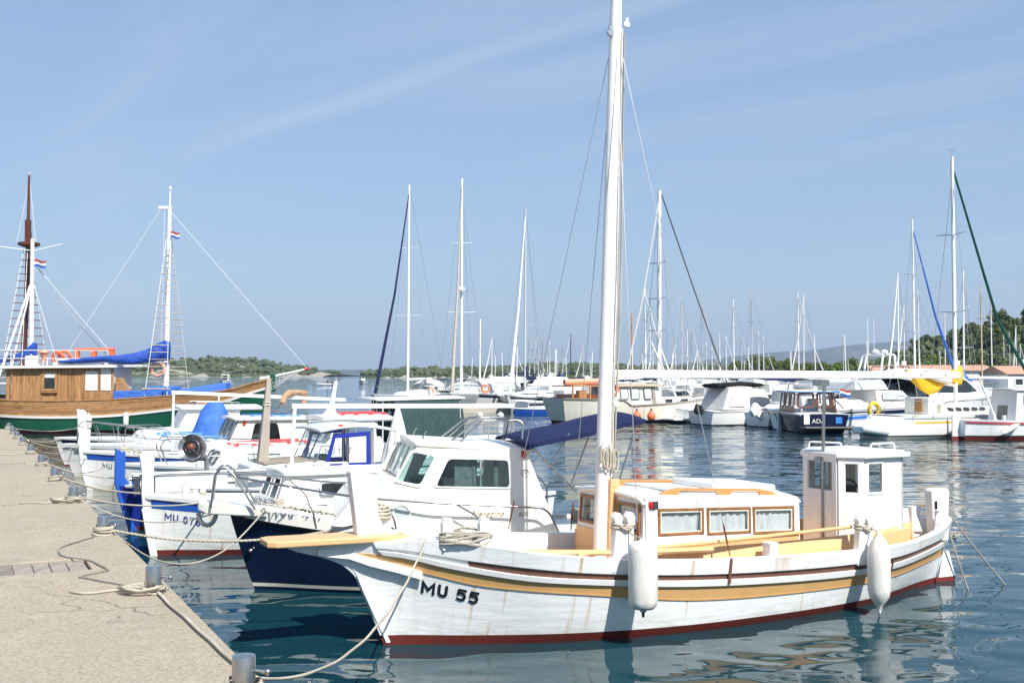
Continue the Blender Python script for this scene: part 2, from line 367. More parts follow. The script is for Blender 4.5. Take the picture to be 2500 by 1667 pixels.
base = k.mix(k.math('MULTIPLY', k.ramp(k.noise(k.obj((1.3, 1, 1)), 0.9, 5, 0.7, 0.5), 0.66, 0.76), 0.40), base, (0.17, 0.17, 0.165))
k.set(base, 0.9, spec=0.2); k.bump(k.math('SUBTRACT', k.math('ADD', a2, k.math('MULTIPLY', a3, 0.8)), k.math('MULTIPLY', crk, 1.5)), 0.012, 0.9)
k = NT('concrete_far'); k.set(k.mix(k.ramp(k.noise(k.obj((1, 1, 4)), 1.5, 4), 0.3, 0.7), (0.40, 0.36, 0.29), (0.52, 0.48, 0.41)), 0.9)
# land
k = NT('rocky_scrub'); v = k.obj(); a1 = k.noise(v, 0.035, 6, 0.7); a2 = k.noise(v, 0.12, 5, 0.7)
base = k.mix(k.ramp(a2, 0.35, 0.65), (0.040, 0.060, 0.022), (0.085, 0.105, 0.040)); base = k.mix(k.ramp(a1, 0.56, 0.64), base, (0.42, 0.40, 0.36)); k.set(base, 0.95, spec=0.1)
k = NT('mountain'); v = k.obj(); a1 = k.noise(v, 0.006, 7, 0.7); base = k.mix(k.ramp(a1, 0.50, 0.62), (0.022, 0.032, 0.02), (0.10, 0.10, 0.09)); k.set(base, 0.95, spec=0.1)
k = NT('shore_rock'); k.set(k.mix(k.ramp(k.noise(k.obj(), 0.5, 5, 0.7), 0.35, 0.65), (0.22, 0.19, 0.15), (0.40, 0.36, 0.30)), 0.95)
k = NT('roof_tile'); k.set(k.mix(k.ramp(k.noise(k.obj((1, 1, 1)), 3, 4), 0.35, 0.65), (0.42, 0.22, 0.15), (0.52, 0.31, 0.22)), 0.85)
k = NT('bark'); k.set(k.mix(k.ramp(k.noise(k.obj((4, 4, 0.8)), 4, 4), 0.3, 0.7), (0.05, 0.035, 0.025), (0.12, 0.09, 0.065)), 0.95)
def leaf(name, c1, c2):
    k = NT(name); info = k.n('ShaderNodeObjectInfo'); n1 = k.noise(k.obj(), 0.9, 3, 0.6)
    k.set(k.mix(k.ramp(n1, 0.35, 0.65), c1, c2), 0.75, spec=0.2)
    k.b.inputs['Subsurface Weight'].default_value = 0
leaf('pine_leaf', (0.045, 0.070, 0.020), (0.115, 0.145, 0.042)); leaf('olive_leaf', (0.045, 0.070, 0.030), (0.105, 0.130, 0.060)); leaf('bright_leaf', (0.060, 0.105, 0.020), (0.125, 0.165, 0.036))
# water: dark, glossy; two scales of ripple, calmer in the lee of the moored boats
k = NT('sea'); v = k.obj(); geo = k.n('ShaderNodeNewGeometry')
sep = k.n('ShaderNodeSeparateXYZ'); k.l(geo.outputs['Position'], sep.inputs[0])
far = k.ramp(k.math('ADD', sep.outputs[1], k.math('MULTIPLY', k.noise(v, 0.22, 3, 0.5, 0.5), 14.0)), 19, 36)
vd = k.n('ShaderNodeVectorMath', operation='LENGTH'); k.l(geo.outputs['Position'], vd.inputs[0])
gust = k.ramp(k.noise(k.obj((0.35, 1, 1)), 0.055, 3, 0.5, 0.6), 0.35, 0.65, 0.55, 1.15)
swell = k.noise(k.obj((0.8, 1.15, 1), (0, 0, R(18))), 1.25, 0.0, 0.4, 0.9)
small = k.noise(k.obj((0.8, 1.3, 1), (0, 0, R(-8))), 2.9, 0.5, 0.4, 0.8)
chop = k.noise(k.obj((0.55, 1.5, 1), (0, 0, R(10))), 1.9, 5, 0.62, 0.4)
near_h = k.math('ADD', k.math('MULTIPLY', swell, 0.042), k.math('MULTIPLY', small, 0.0055))
bp = k.n('ShaderNodeBump'); k.l(near_h, bp.inputs['Height']); bp.inputs['Distance'].default_value = 1.0; bp.inputs['Strength'].default_value = 1.0
def slopes(scale, detail, rough, amp, sx, sy, rz):          # ruffled water: wave slopes straight from a colour noise
    n = k.n('ShaderNodeTexNoise'); k.l(k.obj((sx, sy, 1), (0, 0, R(rz))), n.inputs['Vector']); n.inputs['Scale'].default_value = scale; n.inputs['Detail'].default_value = detail; n.inputs['Roughness'].default_value = rough; n.inputs['Distortion'].default_value = 0.3
    q1 = k.n('ShaderNodeVectorMath', operation='SUBTRACT'); k.l(n.outputs['Color'], q1.inputs[0]); q1.inputs[1].default_value = (.5, .5, .5)
    q2 = k.n('ShaderNodeVectorMath', operation='MULTIPLY'); k.l(q1.outputs[0], q2.inputs[0]); q2.inputs[1].default_value = (amp*.6, amp, 0); return q2.outputs[0]
sm = k.n('ShaderNodeVectorMath', operation='ADD'); k.l(slopes(2.6, 3, .6, .72, .55, 1.5, 10), sm.inputs[0]); k.l(slopes(0.5, 2, .5, .30, .6, 1.3, -6), sm.inputs[1])
gs = k.n('ShaderNodeVectorMath', operation='SCALE'); k.l(sm.outputs[0], gs.inputs[0]); k.l(gust, gs.inputs['Scale'])
up = k.n('ShaderNodeVectorMath', operation='ADD'); k.l(gs.outputs[0], up.inputs[0]); up.inputs[1].default_value = (0, 0, 1)
mv = k.n('ShaderNodeMix', data_type='VECTOR'); k.l(far, mv.inputs[0]); k.l(bp.outputs[0], mv.inputs[4]); k.l(up.outputs[0], mv.inputs[5])
nn = k.n('ShaderNodeVectorMath', operation='NORMALIZE'); k.l(mv.outputs[1], nn.inputs[0]); k.l(nn.outputs[0], k.b.inputs['Normal'])
shallow = k.math('MULTIPLY', k.ramp(k.noise(k.obj((1, 1.6, 1)), 0.7, 4, 0.6, 0.5), 0.42, 0.66), 1.0)
qd = k.math('ADD', k.math('MULTIPLY', sep.outputs[0], 0.8942), k.math('MULTIPLY', sep.outputs[1], 0.4476))   # metres out from the quay line
near_quay = k.math('MULTIPLY', k.ramp(qd, 5.6, 2.2), k.ramp(sep.outputs[1], 22, 30))
base = k.mix(k.math('MULTIPLY', near_quay, shallow), (0.006, 0.038, 0.050), (0.10, 0.075, 0.034))
k.set(base, 0.02, spec=0.5); k.b.inputs['IOR'].default_value = 1.333
# ------------------------------------------------------------------ setting: water, quay, land
mb = MB(); mb.add([(-16000, -200, 0), (16000, -200, 0), (16000, 16000, 0), (-16000, 16000, 0)], [(0, 1, 2, 3)])
tag(mb.build('water', 'sea', smooth=0), 'rippled blue green harbour water', kind='structure')

QE = Vector((-1.70, 6.82, 0)); QU = Vector((-0.4476, 0.8942, 0)); QI = Vector((-0.8942, -0.4476, 0)); QZ = 1.1
def q(s, w, z=QZ): p = QE + QU*s + QI*w; return Vector((p.x, p.y, z))
quay = thing('quay', None, None); quay['kind'] = 'structure'; quay['label'] = 'pale concrete quay with stainless mooring posts along its edge'
def slab(poly, z1=QZ, z0=-1.5):
    m = MB(); m.prism([q(s, w, z0) for s, w in poly], (0, 0, z1 - z0)); o = m.build('slab', 'concrete', quay, smooth=0, bevel=0.012, seg=2); return o
G = 0.010
slab([(-12, 0), (-12, 26), (3.42, 26), (3.42, 0.0)])
slab([(3.42 + G, 0), (3.42 + G, 0.47), (4.07, 0.47), (4.07, 26), (12.2, 26), (12.2, 0)])
slab([(12.2 + G, 0), (12.2 + G, 26), (15.9, 26), (15.9, 0)])
slab([(15.9 + G, 0), (15.9 + G, 0.38), (16.43, 0.38), (16.43, 26), (24.0, 26), (24.0, 0)])
slab([(24.0 + 2*G, 0), (24.0 + 2*G, 26), (30.4, 26), (30.4, 0)])
for s0, s1, w0, nw in ((3.44, 4.06, 0.48, 22), (15.92, 16.42, 0.39, 24)):    # weathered boards over the service trough
    m = MB(); m.prism([q(s0, w0, 0.6), q(s0, 20, 0.6), q(s1, 20, 0.6), q(s1, w0, 0.6)], (0, 0, 0.40)); m.build('trough', 'dark_grey', quay, smooth=0)
    w = w0 + 0.006
    for i in range(nw):
        wd = random.uniform(0.13, 0.19); h = 1.084 + random.uniform(-0.006, 0.004)
        m = MB(); m.prism([q(s0 + 0.004, w, 1.01), q(s0 + 0.004, w + wd, 1.01), q(s1 - 0.004, w + wd, 1.01), q(s1 - 0.004, w, 1.01)], (0, 0, h - 1.01))
        m.build('plank', 'grey_wood', quay, smooth=0, bevel=0.004, seg=1); w += wd + random.uniform(0.004, 0.012)

def land_strip(name, mat, pts, depth, seed, nx=90, ny=14, rough=0.25, kind='structure', label=None):
    """ridge of land: pts = (photo x, crest photo y) seen at distance pts Y; runs back by depth metres"""
    rnd = random.Random(seed); Y0 = pts['Y']; prof = pts['prof']
    ph = [rnd.uniform(0, 6.28) for _ in range(12)]
    def fn(u, v):
        px = prof[0][0] + (prof[-1][0] - prof[0][0]) * u
        crest = interp(prof, px); Yc = Y0 + depth * 0.5
        zc = (HZ - crest) / FOC * Yc + CAM_H
        x = (px - 1250) / FOC * Yc
        y = Y0 + depth * v
        s = math.sin(math.pi * min(1, max(0, v))) ** 0.75
        nz = sum(math.sin(u * (9 + 7*k) + v * (3 + 2.3*k) + ph[k]) / (k + 1.5) for k in range(8)) * rough
        return (x, y, -0.6 + (zc + 0.6) * s * (1 + nz * 0.35 * (1 - 0.6*s)) if 0.001 < v < 0.999 else -2.0)
    m = MB(); m.grid(fn, nx, ny); o = m.build(name, mat, smooth=180)
    return tag(o, label, kind=kind), fn
island, island_fn = land_strip('island', 'rocky_scrub', dict(Y=820, prof=[(-260, 897), (60, 900), (250, 897), (430, 890), (500, 884), (560, 879), (640, 886), (720, 899), (790, 910), (830, 915)]), 420, 3, 120, 16, label='low rocky island covered in scrub across the bay')
cape, cape_fn = land_strip('headland', 'rocky_scrub', dict(Y=640, prof=[(925, 916), (960, 911), (1080, 908), (1250, 902), (1340, 896), (1450, 899), (1600, 901), (1800, 902), (2100, 900)]), 260, 5, 120, 12, label='low wooded headland behind the marina')
ridge, _ = land_strip('far_ridge', 'mountain', dict(Y=5200, prof=[(560, 912), (640, 905), (760, 903), (900, 902), (1000, 905), (1200, 906), (1400, 906), (1600, 903)]), 1200, 8, 90, 8, label='faint blue ridge on the far side of the bay')
mount, _ = land_strip('mountain', 'mountain', dict(Y=5600, prof=[(1480, 906), (1640, 890), (1780, 872), (1880, 862), (1960, 856), (2060, 846), (2130, 842), (2200, 838), (2330, 832), (2420, 828), (2560, 818), (2800, 800), (3300, 790)]), 2600, 9, 140, 18, 0.5, label='long hazy blue mountain ridge behind the trees')
hill, hill_fn = land_strip('wooded_hill', 'rocky_scrub', dict(Y=205, prof=[(2110, 905), (2200, 880), (2260, 858), (2330, 846), (2400, 828), (2470, 806), (2560, 796), (2700, 790), (2900, 800)]), 110, 12, 60, 12, 0.2, label='steep wooded slope behind the boatyard')
for f_, nm, Yn, a, b, zt in ((island_fn, 'island_shore', 818, -260, 815, 3.2), (cape_fn, 'headland_shore', 638, 925, 1300, 2.2)):
    m = MB(); rnd = random.Random(4)
    def sf(u, v, a=a, b=b, Yn=Yn, zt=zt):
        px = a + (b - a)*u; x = (px - 1250)/FOC*(Yn + 60)
        return (x, Yn + 62*v + 6*math.sin(u*57) + 9*math.sin(u*23 + 1), -0.5 + zt*v*(1 + 0.35*math.sin(u*131) + 0.3*math.sin(u*71)))
    m.grid(sf, 160, 4); tag(m.build(nm, 'shore_rock', smooth=60), 'pale rocky shoreline', kind='structure')

_ico = bmesh.new(); bmesh.ops.create_icosphere(_ico, subdivisions=1, radius=1.0)
ICO_V = [v.co.copy() for v in _ico.verts]; ICO_F = [tuple(v.index for v in f.verts) for f in _ico.faces]; _ico.free()
def clump(m, c, r, rnd, sq=0.8):
    m.add([(c[0] + v.x*r*rnd.uniform(0.65, 1.3), c[1] + v.y*r*rnd.uniform(0.65, 1.3), c[2] + v.z*r*sq*rnd.uniform(0.6, 1.35)) for v in ICO_V], ICO_F)
def far_wood(name, label, fn, n, rmin, rmax, seed, vlo=0.05, vhi=0.55, mat='olive_leaf', keep=None):
    rnd = random.Random(seed); m = MB()
    for _ in range(n):
        u, v = rnd.random(), rnd.uniform(vlo, vhi)
        if keep and not keep(u, v, rnd): continue
        p = fn(u, v); r = rmin*.6 + (rmax*1.25 - rmin*.6)*rnd.random()**2.2
        for k in range(3): clump(m, (p[0] + rnd.uniform(-r, r), p[1] + rnd.uniform(-r, r), p[2] + r*rnd.uniform(0.3, 1.0)), r*rnd.uniform(0.45, 0.8), rnd)
    return tag(m.build(name, mat, smooth=0), label, kind='stuff')
_k = lambda u, v, rnd: rnd.random() < (1.0 if v < 0.22 else 0.30 + 0.35*math.sin(u*31 + v*9)**2)
far_wood('island_wood', 'dark green trees and scrub on the island slope', island_fn, 2600, 1.4, 3.2, 21, 0.07, 0.6, 'olive_leaf', _k)
far_wood('headland_wood', 'low green trees along the headland', cape_fn, 1700, 1.1, 2.6, 22, 0.06, 0.6, 'olive_leaf')

def leaf_tree_mesh(seed, h, rad, ncl, nleaf, leaf_s, flat=0.8, low=0.25):
    rnd = random.Random(seed); m = MB()
    cl = []
    for _ in range(ncl):
        a = rnd.uniform(0, 6.28); rr = rad*math.sqrt(rnd.random())*0.85; zz = h*(low + (1 - low)*rnd.random()**0.8)
        lim = 1 - abs((zz/h - (low + 1)/2)/((1 - low)/2))**2.2*0.75
        cl.append((rr*lim*math.cos(a), rr*lim*math.sin(a), zz*0.95, rad*rnd.uniform(0.22, 0.40)))
    for _ in range(nleaf):
        c = rnd.choice(cl); d = Vector((rnd.gauss(0, 1), rnd.gauss(0, 1), rnd.gauss(0, 1))).normalized()*c[3]*rnd.random()**0.35
        p = Vector(c[:3]) + Vector((d.x, d.y, d.z*flat)); s = leaf_s*rnd.uniform(0.6, 1.4)
        n = (d.normalized() + Vector((rnd.gauss(0, .5), rnd.gauss(0, .5), rnd.gauss(0, .5) + 0.4))).normalized(); a = n.orthogonal().normalized(); b = n.cross(a)
        w = rnd.uniform(0, 6.28); a, b = a*math.cos(w) + b*math.sin(w), b*math.cos(w) - a*math.sin(w)
        m.add([p - a*s, p - b*s*0.55, p + a*s, p + b*s*0.55], [(0, 1, 2, 3)])
    t = MB(); t.tube([(0, 0, -0.6), (0.1, 0, h*0.3), (0.2, 0.15, h*0.62)], rad*0.075, 7, r1=rad*0.03)
    for k in range(5):
        a = rnd.uniform(0, 6.28); z0 = h*rnd.uniform(0.22, 0.5); t.tube([(0.1, 0, z0), (rad*0.3*math.cos(a), rad*0.3*math.sin(a), z0 + h*0.13), (rad*0.6*math.cos(a), rad*0.6*math.sin(a), z0 + h*0.22)], rad*0.035, 5, r1=rad*0.012)
    return m.mesh('crown', 0), t.mesh('trunk', 60)
TREE = {}
for i in range(4):
    TREE['pine', i] = leaf_tree_mesh(50 + i, 9.0, 4.2, 26, 2600, 0.34); TREE['round', i] = leaf_tree_mesh(70 + i, 6.0, 4.4, 24, 2600, 0.32, 0.9, 0.12)
for kind, mt in (('pine', 'pine_leaf'), ('round', 'bright_leaf')):
    for i in range(4): TREE[kind, i][0].materials.append(M[mt]); TREE[kind, i][1].materials.append(M['bark'])
def tree(kind, i, p, sc, label, group):
    t = thing('pine_tree' if kind == 'pine' else 'broadleaf_tree', label, 'tree', p, random.uniform(0, 6.28), group); t.scale = (sc, sc, sc*random.uniform(0.9, 1.15))
    for nm, me in zip(('crown', 'trunk'), TREE[kind, i]):
        o = bpy.data.objects.new(nm, me); COL.objects.link(o); o.parent = t
rnd = random.Random(31)
far_wood('slope_undergrowth', 'olive green scrub covering the slope behind the boatyard', hill_fn, 1500, .6, 1.5, 25, 0.05, 0.6, 'olive_leaf')
for i in range(64):                               # pines on the slope at the right
    for _ in range(30):
        u, v = rnd.uniform(0.10, 0.62), rnd.uniform(0.06, 0.62); p = hill_fn(u, v)
        if p[2] > 0.2: break
    tree('pine', i % 4, (p[0], p[1], p[2] - 0.6), rnd.uniform(0.34, 0.60)*(0.75 if u < 0.2 else 1), 'dark green pine on the wooded slope behind the boatyard', 'pines on the wooded slope')
k_ = 0
for px, top, Y, n, spread, sc in ((1835, 878, 300, 4, 60, .72), (1900, 873, 290, 5, 60, .80), (1975, 882, 300, 4, 55, .72), (2050, 876, 235, 3, 30, .80), (1790, 885, 330, 3, 50, .6), (2120, 890, 280, 3, 60, .6), (2180, 888, 230, 3, 40, .6), (2250, 862, 215, 3, 40, .8)):
    for j in range(n):
        x = px + rnd.uniform(-spread, spread); p = at(x, top, Y + rnd.uniform(-12, 12)); h = p.z; s = sc*rnd.uniform(0.85, 1.1)
        tree('round', k_ % 4, (p.x, p.y, max(-0.5, h - 6.0*s - rnd.uniform(0, 1.2))), s, 'rounded bright green tree on the shore behind the masts', 'round trees behind the masts'); k_ += 1
m = MB(); m.grid(lambda u, v: ((1560 + 1500*u - 1250)/FOC*240, 195 + 160*v, (-0.4 if v < 0.05 else 1.1 + 0.8*v)), 30, 6); tag(m.build('boatyard_shore', 'shore_rock', smooth=60), 'flat shore of the boatyard behind the marina', kind='structure')
# ------------------------------------------------------------------ boat building kit (local frame: X aft from the stem at the waterline, -Y towards the camera side, Z up from the water)
class Hull:
    def __init__(s, L, deck, wl, sheer, bow, stern, p=0.8, ease=0.9, beak=None):
        s.bk = beak
        s.L, s.dk, s.w, s.sh, s.bw, s.st, s.p, s.e = L, deck, wl, sheer, bow, stern, p, ease
    def sheer(s, t): return interp(s.sh, t)
    def half(s, t, z):
        zs = s.sheer(t); d, w = max(0.0, interp(s.dk, t)), max(0.0, interp(s.w, t))
        if z < 0: return w * max(0.1, 1 + z*s.e)
        return w + (d - w) * min(1.15, z/zs)**s.p
    def x(s, t, z):
        a, b = interp(s.bw, z), interp(s.st, z); e = 0.0
        if s.bk and t < .12: e = interp(s.bk, z)*(1 - t/.12)**3
        return a + (b - a)*t + e
    def pt(s, t, z, side, out=0.0):
        h = s.half(t, z)
        if out == 0: return Vector((s.x(t, z), side*h, z))
        e = 0.01; t0, t1 = max(0, t - e), min(1, t + e)
        d = Vector((s.x(t1, z) - s.x(t0, z), s.half(t1, z) - s.half(t0, z))); n = Vector((-d.y, d.x)).normalized()
        return Vector((s.x(t, z) + n.x*out, side*(h + n.y*out), z))
    def tof(s, a, z): x0, x1 = interp(s.bw, z), interp(s.st, z); return (a - x0)/(x1 - x0)
    def on(s, a, z, side=-1, out=0.004): return s.pt(min(1, max(0, s.tof(a, z))), z, side, out)
    def shell(s, m, lo, hi, nu=40, nv=8, t0=0.0, t1=1.0, transom=True):
        L_ = lo if callable(lo) else (lambda t: lo); H_ = hi if callable(hi) else (lambda t: hi)
        for sd in (-1, 1):
            m.grid(lambda u, v: s.pt(t0 + (t1 - t0)*u, L_(t0 + (t1-t0)*u)*(1 - v) + H_(t0 + (t1-t0)*u)*v, sd), nu, nv)
        if transom and interp(s.dk, 1) > 0.06:
            m.grid(lambda u, v: s.pt(1, L_(1)*(1 - v) + H_(1)*v, 1)*u + s.pt(1, L_(1)*(1 - v) + H_(1)*v, -1)*(1 - u), 4, nv)
        return m
    def band(s, m, lo, hi, out, t0=0.0, t1=1.0, nu=40, inn=0.01, sides=(-1, 1), plumb=None):
        """strip of plank standing proud of the topsides"""
        for sd in sides:
            vs, fs = [], []
            for i in range(nu + 1):
                t = t0 + (t1 - t0)*i/nu; a, b = lo(t), hi(t)
                for (z, o) in ((a, -inn), (a, out), (b, out), (b, -inn)):
                    p = s.pt(t, z if plumb is None else a*(1 - plumb) + b*plumb, sd, o); p.z = z; vs.append(p)
            for i in range(nu):
                for k in range(4): fs.append((i*4 + k, (i+1)*4 + k, (i+1)*4 + (k+1) % 4, i*4 + (k+1) % 4))
            fs += [(3, 2, 1, 0), (nu*4, nu*4 + 1, nu*4 + 2, nu*4 + 3)]
            m.add(vs, fs)
        return m
    def deck(s, m, drop=0.0, inset=0.03, camber=0.04, nu=36, nv=8, t0=0.0, t1=1.0):
        def fn(u, v):
            t = t0 + (t1 - t0)*u; z = s.sheer(t) - drop; h = max(0.0, s.half(t, z) - inset); y = (2*v - 1)*h
            return (s.x(t, z), y, z + camber*(1 - (2*v - 1)**2)*min(1, h))
        return m.grid(fn, nu, nv)
    def inner(s, m, drop, inset=0.05, nu=36):
        t0 = next(k/100 for k in range(100) if s.half(k/100, s.sheer(k/100) - drop) > inset*1.6); t1 = next(k/100 for k in range(100, 0, -1) if s.half(k/100, s.sheer(k/100)) > inset*1.6)
        for sd in (-1, 1):
            m.grid(lambda u, v: s.pt(t0 + (t1 - t0)*u, s.sheer(t0 + (t1 - t0)*u) - drop*v, sd, -inset), nu, 2)
        return m

def make_text(name, body, size, mat, parent, fn, shear=0.0, bold=0.0, space=1.0, width=1.0, sub=0):
    """lettering laid on a surface: fn(x, y) -> local point"""
    cu = bpy.data.curves.new('lettering', 'FONT'); cu.body = body; cu.size = size; cu.shear = shear; cu.offset = bold; cu.space_character = space; cu.resolution_u = 3
    ob = bpy.data.objects.new('lettering_tmp', cu); COL.objects.link(ob)
    dg = bpy.context.evaluated_depsgraph_get(); me = bpy.data.meshes.new_from_object(ob.evaluated_get(dg))
    COL.objects.unlink(ob); bpy.data.objects.remove(ob)
    for v in me.vertices: v.co = fn(v.co.x*width, v.co.y)
    me.update(); me.name = name; me.materials.clear(); me.materials.append(M[mat])
    o = bpy.data.objects.new(name, me); COL.objects.link(o); o.parent = parent; return o
GLYPH = {'M': [[(0, 0), (0, 1), (.36, .30), (.72, 1), (.72, 0)]], 'U': [[(0, 1), (0, .25), (.06, .09), (.17, .02), (.31, .02), (.42, .09), (.48, .25), (.48, 1)]],
         '5': [[(.48, 1), (.06, 1), (.03, .60), (.17, .68), (.31, .66), (.43, .55), (.47, .36), (.43, .16), (.31, .03), (.16, .0), (.0, .07)]],
         '6': [[(.44, .84), (.36, .96), (.23, 1), (.10, .93), (.03, .72), (0, .42), (.05, .14), (.16, .02), (.28, .01), (.40, .09), (.46, .28), (.43, .46), (.33, .57), (.20, .58), (.08, .50), (.02, .38)]],
         '7': [[(0, 1), (.46, 1), (.30, .66), (.20, .33), (.16, 0)]], '2': [[(.01, .76), (.07, .93), (.22, 1), (.37, .94), (.44, .76), (.38, .56), (.18, .30), (.02, .06), (.02, 0), (.46, 0)]],
         '1': [[(.04, .80), (.16, .87), (.24, 1), (.24, 0)]], '0': [[(.22, 1), (.08, .92), (.01, .68), (.01, .32), (.08, .08), (.22, 0), (.36, .08), (.43, .32), (.43, .68), (.36, .92), (.22, 1), (.10, .93)]]}
def stroke_text(boat, body, size, mat, fn, weight=.17, space=.24, slant=0.0, width=1.0, name='registration_lettering'):
    """block letters painted with a brush of even width, laid on a surface fn(x, y)"""
    m = MB(); x = 0.0
    for ch in body:
        if ch == ' ': x += .42*width; continue
        wmax = 0
        for pl in GLYPH[ch]:
            P = [Vector((p[0]*width, weight*.5 + p[1]*(1 - weight))) for p in pl]; wmax = max(wmax, max(p.x for p in P)); lf, rt = [], []
            for i, p in enumerate(P):
                d0 = (p - P[i-1]).normalized() if i else (P[1] - p).normalized(); d1 = (P[i+1] - p).normalized() if i < len(P) - 1 else d0
                if i == 0: d0 = d1
                n0, n1 = Vector((-d0.y, d0.x)), Vector((-d1.y, d1.x)); mm = (n0 + n1); mm = mm/mm.length if mm.length > 1e-4 else n0; k = weight*.5/max(.42, mm.dot(n0))
                e = d0*(weight*.5)*(1 if i == len(P) - 1 else -1 if i == 0 else 0)
                lf.append(p + mm*k + e); rt.append(p - mm*k + e)
            vs = [fn((x + q_.x)*size, q_.y*size) for q_ in lf + rt]; n = len(P); m.add(vs, [(i, i+1, n+i+1, n+i) for i in range(n-1)])
        x += wmax + space + weight*.6
    o = m.build(name, mat, boat, smooth=0); return o
def hull_text(boat, hull, body, a0, z0, size, mat, slope=0.0, side=-1, **kw):
    return stroke_text(boat, body, size, mat, lambda x, y: hull.on(a0 + x, z0 + slope*x + y, side, 0.010), **kw)

def quadpt(c, u, v): return (c[0]*(1-u) + c[1]*u)*(1-v) + (c[3]*(1-u) + c[2]*u)*v
def wall_holes(m, c, holes):
    """quad c (bottom-left, bottom-right, top-right, top-left) with rectangular openings in (u0,u1,v0,v1)"""
    c = [Vector(p) for p in c]
    us = sorted({0.0, 1.0, *[h[0] for h in holes], *[h[1] for h in holes]}); vs_ = sorted({0.0, 1.0, *[h[2] for h in holes], *[h[3] for h in holes]})
    idx = {}; P = []
    for i, u in enumerate(us):
        for j, v in enumerate(vs_): idx[i, j] = len(P); P.append(quadpt(c, u, v))
    F = []
    for i in range(len(us) - 1):
        for j in range(len(vs_) - 1):
            uc, vc = (us[i] + us[i+1])/2, (vs_[j] + vs_[j+1])/2
            if any(h[0] < uc < h[1] and h[2] < vc < h[3] for h in holes): continue
            F.append((idx[i, j], idx[i+1, j], idx[i+1, j+1], idx[i, j+1]))
    return m.add(P, F)
def window(parent, c, fw=0.03, proud=0.015, fmat='white_paint', gmat='glass_clear', nrm=None, rec=0.004, name='window', bevel=0.004):
    """frame (part) round a pane (sub-part); c = 4 outer corners"""
    c = [Vector(p) for p in c]; n = Vector(nrm) if nrm is not None else (c[1] - c[0]).cross(c[3] - c[0]); n.normalize()
    U, V = (c[1] - c[0]).length, (c[3] - c[0]).length; fu, fv = fw/U, fw/V
    ci = [quadpt(c, fu, fv), quadpt(c, 1 - fu, fv), quadpt(c, 1 - fu, 1 - fv), quadpt(c, fu, 1 - fv)]
    m = MB()
    for i in range(4):
        j = (i + 1) % 4; m.hexa([c[i], c[j], ci[j], ci[i], c[i] + n*proud, c[j] + n*proud, ci[j] + n*proud, ci[i] + n*proud])
    fr = m.build(name, fmat, parent, smooth=0, bevel=bevel, seg=1)
    g = MB(); g.add([p + n*rec for p in ci], [(0, 1, 2, 3)]); g.build('pane', gmat, fr, smooth=0)
    return fr
def poly_window(parent, pts, nrm, fmat, gmat, fw=0.03, proud=0.012, name='window', rad=0.06):
    """window of any outline with rounded corners: frame and pane"""
    n = Vector(nrm).normalized(); P = [Vector(p) for p in pts]; cyc = [P[-1]] + P + [P[0]]
    out = []
    for i in range(1, len(cyc) - 1):
        p = cyc[i]; a, b = cyc[i-1] - p, cyc[i+1] - p; r = min(rad, a.length*.45, b.length*.45); a = p + a.normalized()*r; b = p + b.normalized()*r
        out += [a*(1-t)**2 + p*2*t*(1-t) + b*t*t for t in (0, .33, .67, 1)]
    cen = sum(out, Vector())/len(out)
    inn = [p + (cen - p).normalized()*fw*1.15 for p in out]; k = len(out)
    m = MB(); vs = [p for p in out] + [p + n*proud for p in out] + [p + n*proud for p in inn] + [p for p in inn]
    m.add(vs, [(a*k + i, a*k + (i+1) % k, ((a+1) % 4)*k + (i+1) % k, ((a+1) % 4)*k + i) for a in range(4) for i in range(k)])
    fr = m.build(name, fmat, parent, smooth=40); g = MB(); g.add([p + n*proud*0.4 for p in inn], [tuple(range(k))]); g.build('pane', gmat, fr, smooth=0)
    return fr
def curtain(parent, c, name='curtain', folds=7, amp=0.012, mat='curtain'):
    c = [Vector(p) for p in c]; n = (c[1] - c[0]).cross(c[3] - c[0]).normalized(); m = MB(); p1, p2, p3, g0 = (random.uniform(0, 6.28) for _ in range(4))
    m.grid(lambda u, v: quadpt(c, u, v + .05*math.sin(u*9 + p2)*v) + n*(amp*(.55 + .45*math.sin(u*5 + p3))*(math.sin(u*folds*6.28 + 1.6*math.sin(u*4 + p1) + 0.9*math.sin(v*2 + p2)) + 0.5*math.sin(u*23.0 + p2 + v*1.5)) - 0.008*(1 - v)), 60, 5)
    return m.build(name, mat, parent, smooth=80)
def pipe(parent, name, pts, r=0.0125, mat='steel', rad=0.12, n=8):
    return MB().tube(round_path(pts, rad), r, n).build(name, mat, parent, smooth=60)
def fender(p, r, h, label, top=None, tilt=0.0, blunt=True, group=None, mat='fender', lean=None):
    """cylindrical boat fender hanging with its lower end at p; top = point its line is tied to"""
    t = thing('fender', label, 'fender', p, 0, group)
    pr = [(r*0.12, 0), (r*0.22, 0.02*h), (r*.25, .045*h), (r*0.72, 0.06*h), (r*0.93, 0.10*h), (r, 0.17*h), (r*1.01, .5*h), (r, 0.85*h), (r*0.92, 0.92*h), (r*0.68, 0.96*h), (r*.28, .975*h), (r*0.2, h)] if blunt else \
         [(r*0.2, 0), (r*0.26, 0.05*h), (r*0.5, 0.10*h), (r*0.85, 0.17*h), (r, 0.26*h), (r, 0.72*h), (r*0.85, 0.82*h), (r*0.48, 0.91*h), (r*0.26, 0.95*h), (r*0.2, h)]
    MB().lathe(pr, n=22).build('body', mat, t, smooth=50)
    MB().torus((0, 0, -0.012), r*0.16, r*0.09, (1, 0, 0), 12, 6).build('eye', 'fender' if blunt is False else 'black_plastic', t, smooth=60)
    if top is not None:
        tp = Vector(top) - Vector(p); MB().tube([(0, 0, h*0.99), tp.lerp(Vector((0, 0, h)), .5) + Vector((.004, 0, -.01)), tp], 0.009, 6).build('line', 'rope', t)
    if lean: t.rotation_euler = lean
    return t
